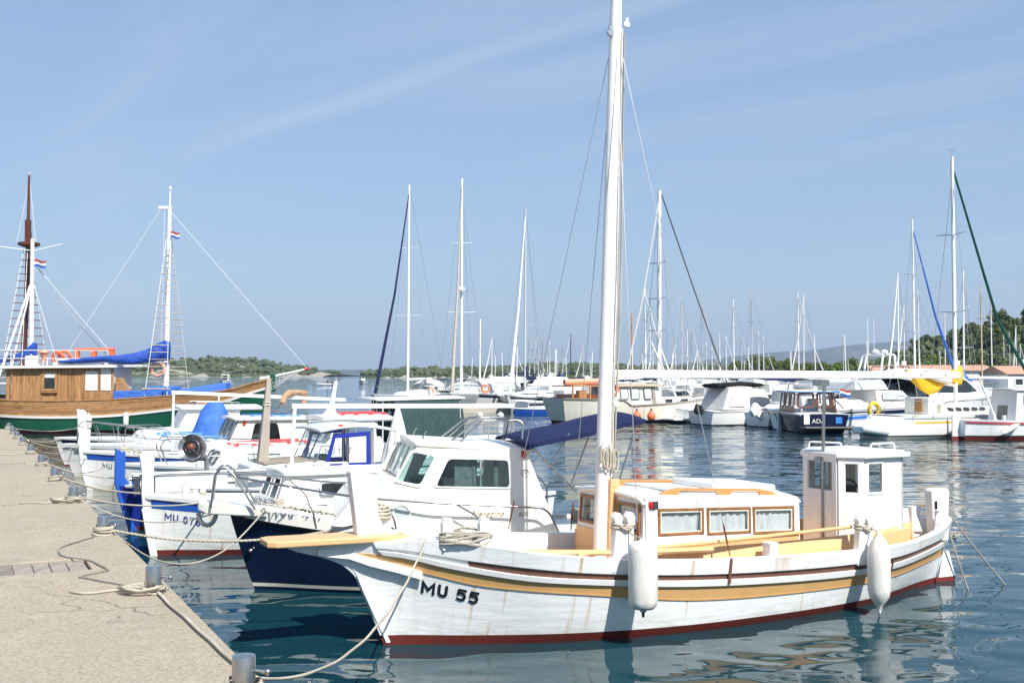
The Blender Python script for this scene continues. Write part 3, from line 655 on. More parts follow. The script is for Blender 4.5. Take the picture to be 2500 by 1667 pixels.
def coil(parent, c, Rr, turns=4, r=0.014, h=0.05, mat='rope', seed=1, name='rope_coil', axis_tilt=(0, 0), squash=0.75):
    rnd = random.Random(seed); pts = []; n = turns*16
    for i in range(n + 1):
        w = 2*math.pi*i/16; k = Rr*(1 + 0.18*math.sin(i*0.41 + seed) + rnd.uniform(-.04, .04)); z = h*(i/n) + 0.012*math.sin(w*1.5 + seed)
        pts.append(Vector(c) + Vector((k*math.cos(w), k*squash*math.sin(w), z + axis_tilt[0]*k*math.cos(w) + axis_tilt[1]*k*math.sin(w))))
    return MB().tube(pts, r, 6).build(name, mat, parent, smooth=60)
def std_bits(boat, hull, zred, hmat='hull_white', bmat='antifoul_red', dmat='white_paint', drop=0.12, capmat='white_paint', cap=0.05, capout=0.03, nu=40, wall=0.05):
    hull.shell(MB(), zred, hull.sheer, nu, 8).build('hull', hmat, boat, smooth=60)
    hull.shell(MB(), -0.5, zred, nu, 3).build('bottom', bmat, boat, smooth=60)
    hull.deck(MB(), drop).build('deck', dmat, boat, smooth=60)
    if drop > 0.02:
        hull.inner(MB(), drop + 0.03, wall).build('bulwark', capmat, boat, smooth=60)
    if cap:
        hull.band(MB(), lambda t: hull.sheer(t) - cap*0.6, lambda t: hull.sheer(t) + cap*0.4, capout, 0, 1, nu, wall + 0.012).build('gunwale', capmat, boat, smooth=40)
def stem_post(boat, x0, x1, z0, z1, th=0.10, mat='white_paint', name='stem_post', flare=0.05, wave=True):
    """tall bow post of a local wooden boat: tapered board with an angled, waisted head"""
    h = z1 - z0; w = x1 - x0
    poly = [(x0 + 0.02, z0), (x0 - 0.005, z0 + h*0.3), (x0, z0 + h*0.6), (x0 - flare*0.4, z0 + h*0.85), (x0 - flare, z1), (x1 - 0.35*w, z1 - 0.02), (x1 + flare*0.3, z1 - 0.09*h), (x1, z0 + h*0.62), (x1 + 0.01, z0 + h*0.3), (x1 + 0.04, z0)]
    m = MB(); m.prism([(x, -th/2, z) for x, z in poly], (0, th, 0)); return m.build(name, mat, boat, smooth=30, bevel=0.012)
# ------------------------------------------------------------------ the white wooden boat in front
P55 = on_z(880*2500/2352, 1480*2500/2352)
b = thing('wooden_boat', 'white wooden boat with tan stripe, registration MU 55 and tall white mast', 'boat', P55, R(26.1))
L = 7.85
tt = lambda a: h55.tof(a, .95)
h55 = Hull(L, deck=[(0, .03), (.03, .12), (.061, .27), (.089, .43), (.128, .63), (.169, .81), (.205, .93), (.289, 1.06), (.446, 1.14), (.59, 1.10), (.71, 1.0), (.795, .85), (.88, .60), (.95, .36), (1, .06)],
           wl=[(0, .02), (.03, .10), (.10, .36), (.20, .66), (.30, .86), (.42, .96), (.55, .93), (.66, .85), (.77, .69), (.85, .45), (.93, .18), (1, .03)],
           sheer=[(0, 1.08), (.061, 1.10), (.089, 1.115), (.128, 1.085), (.204, .98), (.294, .885), (.389, .825), (.489, .785), (.588, .755), (.706, .73), (.793, .715), (.86, .72), (.92, .76), (.97, .83), (1, .87)],
           bow=[(-.5, .22), (0, 0), (.56, -.22), (.8, -.32), (1.0, -.39), (1.2, -.42)], stern=[(-.5, 7.5), (0, 7.76), (.4, 7.92), (.9, 8.06)], p=0.8, beak=[(-.5, 0), (.55, 0), (.70, -.01), (.80, -.06), (.88, -.14), (.97, -.35), (1.06, -.62), (1.2, -.64)])
SH = h55.sheer
_z = lambda tab: (lambda t: interp(tab, h55.x(t, .8)))
TLO = _z([(-.2, .91), (.25, .79), (.39, .75), (.75, .65), (1.25, .585), (1.89, .515), (3.14, .375), (5.2, .315), (6.6, .32), (8.0, .40)])
THI = _z([(-.2, 1.0), (.25, .91), (.39, .86), (.75, .775), (1.25, .685), (1.89, .62), (3.14, .52), (5.2, .435), (6.6, .43), (8.0, .52)])
BHI = _z([(-.2, 1.05), (.25, .965), (.39, .92), (.75, .835), (1.25, .745), (1.89, .68), (3.14, .59), (5.2, .505), (6.6, .50), (8.0, .60)])
RHI = _z([(-.2, 1.06), (.25, 1.0), (.45, .955), (.75, .90), (1.25, .825), (1.89, .745), (3.14, .65), (5.2, .575), (6.6, .575), (8.0, .68)])
ZR = lambda t: 0.075 + 0.03*(1 - t)
h55.shell(MB(), ZR, SH, 80, 18).build('hull', 'hull_white', b, smooth=60)
h55.shell(MB(), -0.5, ZR, 60, 4).build('bottom', 'antifoul_red', b, smooth=60)
h55.band(MB(), TLO, THI, .006, .028, .995, 60).build('painted_stripe', 'tan_band', b, smooth=40)
h55.band(MB(), lambda t: THI(t) - .003, BHI, .032, .045, .997, 60).build('rubbing_strake', 'white_paint', b, smooth=40, bevel=.006)
h55.band(MB(), lambda t: BHI(t) - .002, RHI, .008, .125, .99, 60).build('brown_stripe', 'brown_paint', b, smooth=40)
h55.band(MB(), lambda t: TLO(t) - .013, TLO, .012, .028, .995, 60).build('stripe_bead', 'tan_band', b, smooth=40)
h55.band(MB(), lambda t: max(RHI(t) - .003, SH(t) - .19), lambda t: SH(t) + .0, .028, .045, .998, 60, inn=.075).build('gunwale', 'hull_white', b, smooth=40, bevel=.008)
h55.inner(MB(), .30, .075).build('bulwark', 'white_paint', b, smooth=60)
h55.deck(MB(), .22, .09, .05).build('deck', 'tan_paint', b, smooth=60)
# foredeck, flush with the rail
h55.deck(MB(), -.004, .02, .03, 18, 6, .0, .15).build('foredeck', 'white_paint', b, smooth=60)
# clipper beak under the bow plank
prof = [(.02, 0.02), (-.23, .56), (-.32, .77), (-.45, .90), (-.66, .97), (-1.0, 1.05), (-1.02, 1.075), (-.98, 1.10), (-.2, 1.06), (-.1, .6), (.12, .02)]
m = MB()
for y0, y1, sc in ((-.045, .045, 1),): m.prism([(x, y0, z) for x, z in prof], (0, y1 - y0, 0))
m.build('beak', 'white_paint', b, smooth=30, bevel=.012)
for sd in (-1, 1):                                  # cheek rails running back from the beak along the topsides
    pts = [(-.72, .05*sd, 1.02), (-.4, .07*sd, .97)] + [tuple(h55.on(a, z, sd, .012)) for a, z in ((-.12, .89), (.08, .82), (.30, .745))]
    m = MB(); vs, fs = [], []
    for x, y, z in pts: vs += [(x, y, z - .055), (x, y + .04*sd, z - .045), (x, y + .04*sd, z + .03), (x, y, z + .04)]
    for i in range(len(pts) - 1): fs += [(i*4 + k, i*4 + 4 + k, i*4 + 4 + (k+1) % 4, i*4 + (k+1) % 4) for k in range(4)]
    fs += [(0, 1, 2, 3), (len(vs)-1, len(vs)-2, len(vs)-3, len(vs)-4)]
    m.add(vs, fs).build('cheek_rail', 'white_paint', b, smooth=40)
m = MB(); m.prism([(-1.25, -.16, 1.10), (-1.17, -.22, 1.10), (.20, -.22, 1.085), (.20, .22, 1.085), (-1.17, .22, 1.10), (-1.25, .16, 1.10)], (0, 0, .062)); m.build('bow_plank', 'tan_paint', b, smooth=0, bevel=.012)
MB().box(-.02, .10, -.20, .20, 1.03, 1.09).build('plank_chock', 'white_paint', b, smooth=0, bevel=.006)
# tall bow post
m = MB(); m.prism([(-.30, -.075, 1.13), (-.385, -.075, 1.80), (-.10, -.075, 1.755), (-.085, -.075, 1.36), (-.03, -.075, 1.23), (.14, -.075, 1.16), (.14, -.075, 1.13)], (0, .15, 0)); m.build('bow_post', 'white_paint', b, smooth=0, bevel=.012)
# mooring bitts on the foredeck with rope wound round them
for x, y in ((.50, -.50), (.84, -.66)):
    m = MB(); m.prism([(x - .055, y - .04, SH(tt(x)) - .1), (x - .06, y - .04, 1.28), (x - .035, y - .04, 1.34), (x + .045, y - .04, 1.33), (x + .06, y - .04, 1.27), (x + .05, y - .04, SH(tt(x)) - .1)], (0, .08, 0)); m.build('bitt', 'white_paint', b, smooth=0, bevel=.008)
m = MB()
for k in range(6):
    pts = []
    for i in range(25):
        w = 2*math.pi*i/24; pts.append((.67 + .245*math.cos(w), -.58 - .08*math.cos(w) + .10*math.sin(w), 1.075 + .022*k + .02*math.sin(w*2 + k) + .015*math.sin(w*3 + 2*k)))
    m.tube(pts, .013, 6)
m.build('rope_turns', 'rope', b, smooth=60)
MB().tube([(.42, -.52, 1.12), (.6, -.66, 1.17), (.75, -.60, 1.14), (.92, -.72, 1.16)], .014, 6).build('rope_turns', 'rope', b)
coil(b, (.02, .30, 1.30), .16, 6, .014, .10, seed=3, axis_tilt=(-.1, .1))
MB().box(-.1, .16, .22, .38, 1.12, 1.30).build('bitt', 'white_paint', b, smooth=0, bevel=.008)
# side bitts, forked
def forked(x, y, z0, z1, w, lean=0.0):
    m = MB(); hh = z1 - z0; zt = z1 - .19
    m.prism([(x - w*.5, y - .05, z0), (x - w*.42 + lean, y - .05, zt), (x + w*.42 + lean, y - .05, zt), (x + w*.5, y - .05, z0)], (0, .10, 0))
    for s in (-1, 1):
        c = x + lean + s*w*.29; k = w*.17
        m.prism([(c - k*.8, y - .045, zt - .01), (c - k*.75, y - .045, zt + .06), (c - k*1.3, y - .045, zt + .13), (c - k*.4, y - .045, z1), (c + k*.7, y - .045, z1 - .015), (c + k*1.35, y - .045, zt + .12), (c + k*.8, y - .045, zt + .05), (c + k*.8, y - .045, zt - .01)], (0, .09, 0))
    m.build('side_bitt', 'white_paint', b, smooth=0, bevel=.012)
    MB().torus((x + lean - w*.28, y, zt + .03), .055, .016, (0, 0, 1), 14, 6).torus((x + lean - w*.25, y, zt + .06), .06, .014, (.15, 0, 1), 14, 6).torus((x + lean + w*.3, y, zt + .045), .055, .017, (-.1, .1, 1), 14, 6).tube([(x + lean - w*.3, y - .06, zt + .05), (x + lean, y - .075, zt + .0), (x + lean + w*.3, y - .06, zt + .03)], .018, 6).tube([(x + lean - w*.2, y - .06, zt + .02), (x + lean + .02, y - .08, zt + .035), (x + lean + w*.25, y - .06, zt + .06)], .014, 6).build('lashing', 'rope', b, smooth=60)
forked(2.24, -1.02, .74, 1.36, .26, .03); forked(5.60, -.98, .55, 1.14, .24, .02)
forked(5.60, .98, .55, 1.10, .24, .02)
m = MB(); m.box(4.12, 4.24, -1.12, -.98, .70, .92); m.build('cleat_block', 'white_paint', b, smooth=0, bevel=.01)
# cabin
ca, cb_, cw, zf, za, zl = 2.74, 4.86, .72, 1.44, 1.335, .62
m = MB()
def cz(a): return zf + (za - zf)*(a - ca)/(cb_ - ca)
wins = [(2.89, 3.50), (3.54, 4.15), (4.18, 4.78)]
for sd in (-1, 1):
    hl = [((a0 + .035 - ca)/(cb_ - ca), (a1 - .035 - ca)/(cb_ - ca), (1.045 - .92 - .032*i)/(cz((a0+a1)/2) - .92), (1.290 - .92 - .02*i)/(cz((a0+a1)/2) - .92)) for i, (a0, a1) in enumerate(wins)]
    c = [(ca, sd*cw, .92), (cb_, sd*cw, .92), (cb_, sd*(cw - .02), za), (ca, sd*(cw - .02), zf)]
    wall_holes(m, c, hl)
c = [(ca - .03, cw, .98), (ca - .03, -cw, .98), (ca + .0, -cw + .02, zf), (ca + .0, cw - .02, zf)]
fh = [(.06, .44, .17, .80), (.56, .94, .17, .80)]
wall_holes(m, c, fh)
m.add([(cb_, -cw, .60), (cb_, cw, .60), (cb_, cw - .02, za), (cb_, -cw + .02, za)], [(0, 1, 2, 3)])
m.build('cabin_wall', 'white_paint', b, smooth=0, solid=.03, off=1)
m = MB()
m.grid(lambda u, v: (ca - .035 + (cb_ - ca + .07)*u, (2*v - 1)*(cw + .012), cz(ca + (cb_ - ca)*u) + .005 + .05*(1 - abs(2*v - 1)**2.4) - .035*max(0, abs(2*v - 1) - .95)/.05*1.0 - (.03*max(0, 1 - u/.03))), 26, 20)
m.build('cabin_roof', 'white_paint', b, smooth=60, solid=.045, off=-1)
m = MB(); m.box(ca - .045, ca - .02, -cw, cw, .58, .985)
for sd in (-1, 1): m.box(ca, cb_, sd*cw - .012, sd*cw + .012, .55, .925)
m.build('cabin_base', 'tan_paint', b, smooth=0)
MB().box(ca + .06, cb_ - .05, -.60, .60, .62, .70).build('cabin_floor', 'dark_grey', b, smooth=0)
for sd in (-1, 1):
    for i, (a0, a1) in enumerate(wins):
        zb, zt = 1.022 - .032*i, 1.325 - .022*i
        yy = sd*(cw + .012); c = [(a0, yy, zb), (a1, yy, zb - .012), (a1, yy, zt - .022), (a0, yy, zt)]
        if sd > 0: c = [c[1], c[0], c[3], c[2]]
        w = window(b, c, .032, .022, 'frame_wood', 'glass_clear', (0, sd, 0), .010)
        iw = MB(); n = 4
        ci = [quadpt([Vector(p) for p in c], u, v) + Vector((0, sd*.004, 0)) for u, v in ((.05, .11), (.95, .11), (.95, .89), (.05, .89))]
        cj = [quadpt([Vector(p) for p in c], u, v) + Vector((0, sd*.004, 0)) for u, v in ((.075, .16), (.925, .16), (.925, .84), (.075, .84))]
        for q0 in range(4): q1 = (q0 + 1) % 4; iw.hexa([ci[q0], ci[q1], cj[q1], cj[q0], ci[q0] + Vector((0, sd*.012, 0)), ci[q1] + Vector((0, sd*.012, 0)), cj[q1] + Vector((0, sd*.012, 0)), cj[q0] + Vector((0, sd*.012, 0))])
        iw.build('sash', 'old_cream', w, smooth=0)
        cu = [(a0 + .03, sd*(cw - .008), zb + .02), (a1 - .03, sd*(cw - .008), zb + .02), (a1 - .03, sd*(cw - .008), zt - .065), (a0 + .03, sd*(cw - .008), zt - .06)]
        curtain(w, cu, folds=5 + i)
cf = [Vector((ca - .034, cw, .98)), Vector((ca - .034, -cw, .98)), Vector((ca - .006, -cw + .02, zf)), Vector((ca - .006, cw - .02, zf))]
for u0, u1 in ((.035, .465), (.535, .965)):
    c = [quadpt(cf, u0, .12), quadpt(cf, u1, .12), quadpt(cf, u1, .84), quadpt(cf, u0, .84)]
    w = window(b, c, .035, .02, 'frame_wood', 'glass_clear', (-1, 0, 0), .008)
    curtain(w, [p + Vector((.045, 0, .01)) for p in (quadpt(c, .22, .1), quadpt(c, .97, .1), quadpt(c, .97, .82), quadpt(c, .22, .82))], folds=4)
m = MB(); m.prism([(3.86, -.42, 1.455), (3.86, .42, 1.455), (4.78, .42, 1.40), (4.78, -.42, 1.40)], (0, 0, .075)); m.build('hatch', 'white_paint', b, smooth=0, bevel=.02)
MB().prism([(3.2, -.44, 1.475), (3.2, .44, 1.475), (4.80, .44, 1.385), (4.80, -.44, 1.385)], (0, 0, .02)).build('hatch_runner', 'white_paint', b, smooth=0)
for sd in (-1, 1):                                  # wooden grab rails on curved feet
    m = MB(); y = sd*.56; base = lambda a: cz(a) + .005 + .05*(1 - (.56/.73)**2.4)
    out = [(3.03, 0), (3.08, .03), (3.25, .06), (4.40, .055), (4.60, .03), (4.66, 0)]
    m.prism([(3.03, y - .02, base(3.03)), (3.10, y - .02, base(3.1) + .045), (3.26, y - .02, base(3.26) + .075), (4.42, y - .02, base(4.42) + .07), (4.60, y - .02, base(4.6) + .045), (4.66, y - .02, base(4.66)),
             (4.42, y - .02, base(4.42)), (4.40, y - .02, base(4.4) + .038), (4.02, y - .02, base(4.02) + .04), (3.99, y - .02, base(3.99)), (3.82, y - .02, base(3.82)), (3.79, y - .02, base(3.79) + .04), (3.30, y - .02, base(3.3) + .042), (3.27, y - .02, base(3.27))], (0, .04, 0))
    m.build('grab_rail', 'orange_wood', b, smooth=0, bevel=.006)
m = MB(); m.lathe([(.022, 0), (.026, .015), (.026, .065), (.022, .075)], (2.80, -cw - .02, 1.33), (0, 0, 1), 12); o = m.build('navigation_light', 'lamp_red', b, smooth=40)
MB().prism([(2.82, -cw - .045, 1.325), (2.82, -cw + .005, 1.325), (2.90, -cw - .02, 1.325), (2.93, -cw - .02, 1.41), (2.83, -cw + .005, 1.435), (2.83, -cw - .045, 1.435)][:3], (0, 0, .08)).build('lamp_housing', 'dark_grey', o, smooth=0)
# mast, batten, gear
mast_at = lambda z: Vector((2.60 + .036*(z - .6), 0, z))
m = MB(); m.tube([mast_at(.45), mast_at(2.0), mast_at(4.5), mast_at(6.9), mast_at(7.16)], lambda f: .088 - .022*f, 12); m.build('mast', 'mast_white', b, smooth=50)
MB().lathe([(.055, 0), (.085, .02), (.085, .06), (.04, .09), (.015, .12)], mast_at(7.14), n=12).build('mast_cap', 'mast_white', b, smooth=40)
for y in (-.035, .035):
    MB().tube([mast_at(1.1) + Vector((.095, y, 0)), mast_at(6.8) + Vector((.072, y*.7, 0))], .017, 6).build('sail_track', 'white_canvas', b, smooth=60)
m = MB(); m.hexa([mast_at(.62) + Vector((.03, -.13, 0)), mast_at(.62) + Vector((.15, -.13, 0)), mast_at(.62) + Vector((.15, -.06, 0)), mast_at(.62) + Vector((.03, -.06, 0)), mast_at(1.60) + Vector((.03, -.13, 0)), mast_at(1.60) + Vector((.15, -.13, 0)), mast_at(1.60) + Vector((.15, -.06, 0)), mast_at(1.60) + Vector((.03, -.06, 0))]); bt = m.build('mast_batten', 'tan_paint', b, smooth=0, bevel=.005)
for z in (.92, 1.2, 1.38, 1.52): MB().lathe([(.012, 0), (.012, .008), (.004, .014)], mast_at(z) + Vector((.09, -.129, 0)), (0, -1, 0), 8).build('bolt', 'tan_paint', bt)
for y, x, r in ((-.06, .115, .0075), (-.02, .13, .0075), (.03, .125, .006), (-.085, .06, .006)):
    MB().tube([mast_at(1.75) + Vector((x, y, 0)), mast_at(4.0) + Vector((x + .02, y, 0)), mast_at(6.75) + Vector((x - .02, y*.8, 0))], r, 5).build('halyard', 'rope', b)
for z, x in ((6.85, .12), (2.45, .12), (6.72, -.10)):
    m = MB(); m.lathe([(.034, -.016), (.042, -.008), (.042, .008), (.034, .016)], mast_at(z) + Vector((x, -.05, 0)), (0, 1, 0), 14); m.box(*(sum(((c - .018 if k != 1 else c - .012, c + .018 if k != 1 else c + .012) for k, c in enumerate((mast_at(z) + Vector((x, -.05, .06)))[:])), ()))); m.build('block', 'white_paint' if x > 0 else 'galv', b, smooth=40)
for x, z in ((-.07, 1.86), (.03, 1.84)):
    MB().tube([mast_at(z - .12) + Vector((x - .02, -.10, 0)), mast_at(z + .02) + Vector((x, -.09, 0)), mast_at(z + .16) + Vector((x, -.10, 0))], .016, 6).build('belaying_pin', 'white_paint', b)
m = MB()
for k in range(7):
    cx_, hh = -.07 + .03*k, .09 + .02*(k % 3)
    m.tube([mast_at(1.86) + Vector((cx_ + .045*math.cos(w)*(.6 + .2*(k % 2)), -.11 - .012*(k % 3), hh*math.sin(w) - .01*k)) for w in [i*2*math.pi/14 for i in range(15)]], .011, 5)
m.build('halyard_coil', 'rope', b, smooth=60)
# boom and its steel crutch
m = MB(); m.hexa([(2.78, -.045, 2.745), (8.30, -.04, 2.725), (8.30, .04, 2.725), (2.78, .045, 2.745), (2.78, -.045, 2.84), (8.30, -.04, 2.82), (8.30, .04, 2.82), (2.78, .045, 2.84)]); bm = m.build('boom', 'mast_white', b, smooth=0, bevel=.012)
MB().tube([(2.66, 0, 2.79), (2.80, 0, 2.79)], .03, 8).build('gooseneck', 'galv', bm)
for a in (7.05, 7.55, 8.0): MB().lathe([(.010, 0), (.010, .006)], (a, -.042, 2.775), (0, -1, 0), 8).build('bolt', 'dark_grey', bm)
MB().tube([(5.80, -.06, .50), (5.86, -.06, 2.70)], .021, 10).box(5.80, 5.92, -.09, .09, 2.64, 2.72).build('boom_crutch', 'steel', b, smooth=40)
MB().box(5.79, 5.86, -.05, .06, 1.69, 1.73).build('crutch_bracket', 'galv', b, smooth=0)
# wheelhouse
hexp = [(5.86, .30), (5.86, -.30), (6.09, -.50), (6.74, -.50), (6.74, .50), (6.09, .50)]
zb, zt = .60, 1.76
m = MB()
specs = {0: [(.13, .87, .63, .94)], 1: [(.27, .77, .62, .93)], 2: [(.11, .45, .62, .93)], 3: [(.2, .8, .05, .93)], 4: [(.55, .89, .62, .93)], 5: [(.23, .73, .62, .93)]}
for i in range(6):
    (x0, y0), (x1, y1) = hexp[i], hexp[(i + 1) % 6]
    c = [(x0, y0, zb), (x1, y1, zb), (x1, y1, zt), (x0, y0, zt)]
    wall_holes(m, c, specs[i])
wh = m.build('wheelhouse_wall', 'white_paint', b, smooth=0, solid=.035, off=-1)
for i in (0, 1, 2, 4, 5):
    (x0, y0), (x1, y1) = hexp[i], hexp[(i + 1) % 6]; c = [Vector((x0, y0, zb)), Vector((x1, y1, zb)), Vector((x1, y1, zt)), Vector((x0, y0, zt))]
    for (u0, u1, v0, v1) in specs[i]:
        du, dv = .026/(c[1]-c[0]).length, .026/(zt - zb)
        nn = (c[1] - c[0]).cross(c[3] - c[0]).normalized()
        nn = nn if nn.dot(Vector((x0 + x1, y0 + y1, 0))/2 - Vector((6.35, 0, 0))) > 0 else -nn
        cc = [quadpt(c, u0 - du, v0 - dv), quadpt(c, u1 + du, v0 - dv), quadpt(c, u1 + du, v1 + dv), quadpt(c, u0 - du, v1 + dv)]
        w = window(wh, [p + nn*.001 for p in cc], .030, .010, 'white_paint', 'glass_clear', nn, .003)
roofp = [(5.80, .33), (5.80, -.33), (6.06, -.565), (6.81, -.565), (6.81, .565), (6.06, .565)]
m = MB(); m.prism([(x, y, 1.745) for x, y in roofp], (0, 0, .062)); m.prism([(x*.93 + .44, y*.9, 1.80) for x, y in roofp], (0, 0, .03)); rf = m.build('wheelhouse_roof', 'white_paint', b, smooth=0, bevel=.014)
for (x0, y0, x1, y1) in ((5.92, .30, 6.10, -.10), (6.30, -.40, 6.68, -.42)):
    pipe(rf, 'roof_rail', [(x0, y0, 1.82), (x0, y0, 1.915), (x1, y1, 1.915), (x1, y1, 1.82)], .011, 'mast_white', .06)
MB().box(6.35, 6.50, .05, .35, .6, 1.35).build('helm_console', 'dark_grey', b, smooth=0, bevel=.02)
MB().torus((6.34, .0, 1.28), .16, .014, (1, 0, .2), 20, 6).build('steering_wheel', 'dark_grey', b)
m = MB(); m.box(5.915, 5.921, .080, .088, 1.36, 1.47).box(5.915, 5.921, .056, .112, 1.425, 1.433).tube([(5.918, .084, 1.47), (5.918, .084, 1.72)], .0025, 4); m.build('hanging_cross', 'dark_grey', b, smooth=0)
# cockpit coamings and spars lying along the side deck
for sd in (-1, 1):
    m = MB(); m.grid(lambda u, v: (2.75 + 4.3*u, sd*(h55.half(tt(2.75 + 4.3*u), .7) - .24), .45 + (SH(tt(2.75 + 4.3*u)) + .08 + .09*u - .45)*v), 30, 1); m.build('coaming', 'tan_paint', b, smooth=60, solid=.03)
m = MB(); m.tube([(1.78, -.93, .935), (3.2, -1.0, .955), (5.52, -.88, .985)], .028, 8, r1=.02); m.build('spar', 'tan_paint', b, smooth=60)
m = MB(); m.tube([(1.08, -.80, .985), (2.3, -.98, .925), (3.4, -1.02, .89)], .032, 8, flat=1.6); m.build('spar', 'tan_paint', b, smooth=60)
m = MB(); m.prism([(6.0, -.70, .46), (6.9, -.46, .46), (6.9, -.42, .46), (6.0, -.66, .46)], (0, 0, .38)); m.build('aft_board', 'tan_paint', b, smooth=0, bevel=.01)
# stern
m = MB(); m.prism([(7.74, -.065, .55), (7.70, -.065, 1.22), (7.73, -.065, 1.255), (8.0, -.065, 1.25), (8.03, -.065, 1.21), (7.98, -.065, .55)], (0, .13, 0)); m.build('stern_post', 'white_paint', b, smooth=0, bevel=.015)
MB().box(7.745, 7.80, -.0665, -.06, .98, 1.09).build('tiller_slot', 'black_plastic', b, smooth=0)
for sd in (-1, 1):
    m = MB(); m.prism([(7.34, sd*.40, .66), (7.38, sd*.41, .86), (7.42, sd*.38, .94), (7.56, sd*.28, .97), (7.66, sd*.20, .95), (7.72, sd*.10, .66)], (.03, sd*.07, 0)); m.build('stern_knee', 'white_paint', b, smooth=0, bevel=.012)
    m = MB(); m.box(7.60, 7.76, sd*.24 - .05, sd*.24 + .05, .60, 1.0); m.build('stern_bitt', 'white_paint', b, smooth=0, bevel=.012)
m = MB(); m.prism([(7.74, -.02, -.5), (7.95, -.02, .42), (8.06, -.02, .40), (8.16, -.02, .08), (8.09, -.02, -.5)], (0, .04, 0)); m.build('rudder', 'white_paint', b, smooth=0, bevel=.008)
m = MB(); m.prism([(7.80, -.022, -.4), (7.80, -.022, .06), (8.165, -.022, .06), (8.09, -.022, -.4)], (0, .044, 0)); m.build('rudder_bottom', 'antifoul_red', b, smooth=0)
# chain plates and shrouds
TOP = mast_at(6.85)
for a, sd in ((3.55, -1), (1.95, 1), (2.85, 1), (2.42, -1)):
    z = SH(tt(a)); p = h55.on(a, z - .05, sd, .036); p2 = h55.on(a, z - .27, sd, .040)
    if a > 3:
        MB().prism([p + Vector((-.016, 0, .06)), p + Vector((.016, 0, .06)), p2 + Vector((.018, 0, 0)), p2 + Vector((-.018, 0, 0))], (0, .008*sd, 0)).build('chain_plate', 'brown_paint', b, smooth=0)
    base = p + Vector((0, -.02*sd, .08)); d = (TOP - base).normalized()
    MB().tube([base, base + d*.12, base + d*.16, base + d*.30, base + d*.36], lambda f: .012 if .3 < f < .8 else .007, 6).build('turnbuckle', 'mahogany', b)
    MB().tube([base + d*.34, TOP], .0042, 5).build('shroud', 'wire', b)
for a in (6.18,):
    MB().prism([h55.on(a, SH(tt(a)) - .16, -1, .036), h55.on(a + .03, SH(tt(a)) - .16, -1, .036), h55.on(a + .03, SH(tt(a)) - .34, -1, .042), h55.on(a, SH(tt(a)) - .36, -1, .042)], (0, .01, 0)).build('chain_plate', 'brown_paint', b, smooth=0)
# lettering
hull_text(b, h55, 'MU 55', .325, .555, .128, 'letter_black', -.235, weight=.20, space=.27, width=1.06)
# fenders
Rz = Matrix.Rotation(R(26.1), 4, 'Z')
def loc55(v): return P55 + Rz @ Vector(v)
fender(loc55((2.33, -1.31, .36)), .150, .75, 'large white cylindrical fender hanging amidships on the boat marked MU 55', loc55((2.30, -1.02, 1.16)))
fender(loc55((5.63, -1.21, .05)), .130, .92, 'white pear-ended fender hanging near the stern of the boat marked MU 55', loc55((5.68, -.98, 1.0)), blunt=False)
BOAT55 = b
# ------------------------------------------------------------------ the row of boats moored along the quay
AX = R(26.6)
def poly_wall(m, outer, holes, fn):
    """flat wall with openings of any outline; outlines in 2D, fn maps (x, z) into the boat"""
    bm = bmesh.new(); ed = []
    for loop in [outer] + holes:
        vs = [bm.verts.new((p[0], p[1], 0)) for p in loop]
        ed += [bm.edges.new((vs[i], vs[(i+1) % len(vs)])) for i in range(len(vs))]
    bmesh.ops.triangle_fill(bm, use_beauty=True, edges=ed)
    bm.verts.index_update(); m.add([fn(v.co.x, v.co.y) for v in bm.verts], [tuple(v.index for v in f.verts) for f in bm.faces]); bm.free(); return m
def rnd2(pts, rad=.06, n=4):
    P = [Vector((p[0], p[1])) for p in pts]; out = []
    for i in range(len(P)):
        p = P[i]; a, b_ = P[i-1] - p, P[(i+1) % len(P)] - p; r = min(rad, a.length*.45, b_.length*.45); a = p + a.normalized()*r; b_ = p + b_.normalized()*r
        out += [tuple(a*(1-t)**2 + p*2*t*(1-t) + b_*t*t) for t in [k/n for k in range(n+1)]]
    return out
def shrink2(pts, d):
    c = Vector((sum(p[0] for p in pts)/len(pts), sum(p[1] for p in pts)/len(pts))); return [tuple(Vector(p) + (c - Vector(p)).normalized()*d) for p in pts]
def hole_window(parent, loop, fn, out, fmat, gmat, fw=.035, proud=.012, name='window'):
    """frame and pane over an opening cut with poly_wall; loop is the opening outline"""
    o2 = shrink2(loop, -fw); k = len(loop); d = Vector(out)*proud
    m = MB(); vs = [Vector(fn(*p)) for p in o2] + [Vector(fn(*p)) + d for p in o2] + [Vector(fn(*p)) + d for p in loop] + [Vector(fn(*p)) - d for p in loop]
    m.add(vs, [(a*k + i, a*k + (i+1) % k, (a+1)*k + (i+1) % k, (a+1)*k + i) for a in range(3) for i in range(k)])
    f = m.build(name, fmat, parent, smooth=40); g = MB(); g.add([Vector(fn(*p)) for p in shrink2(loop, -.004)], [tuple(range(k))]); g.build('pane', gmat, f, smooth=0); return f
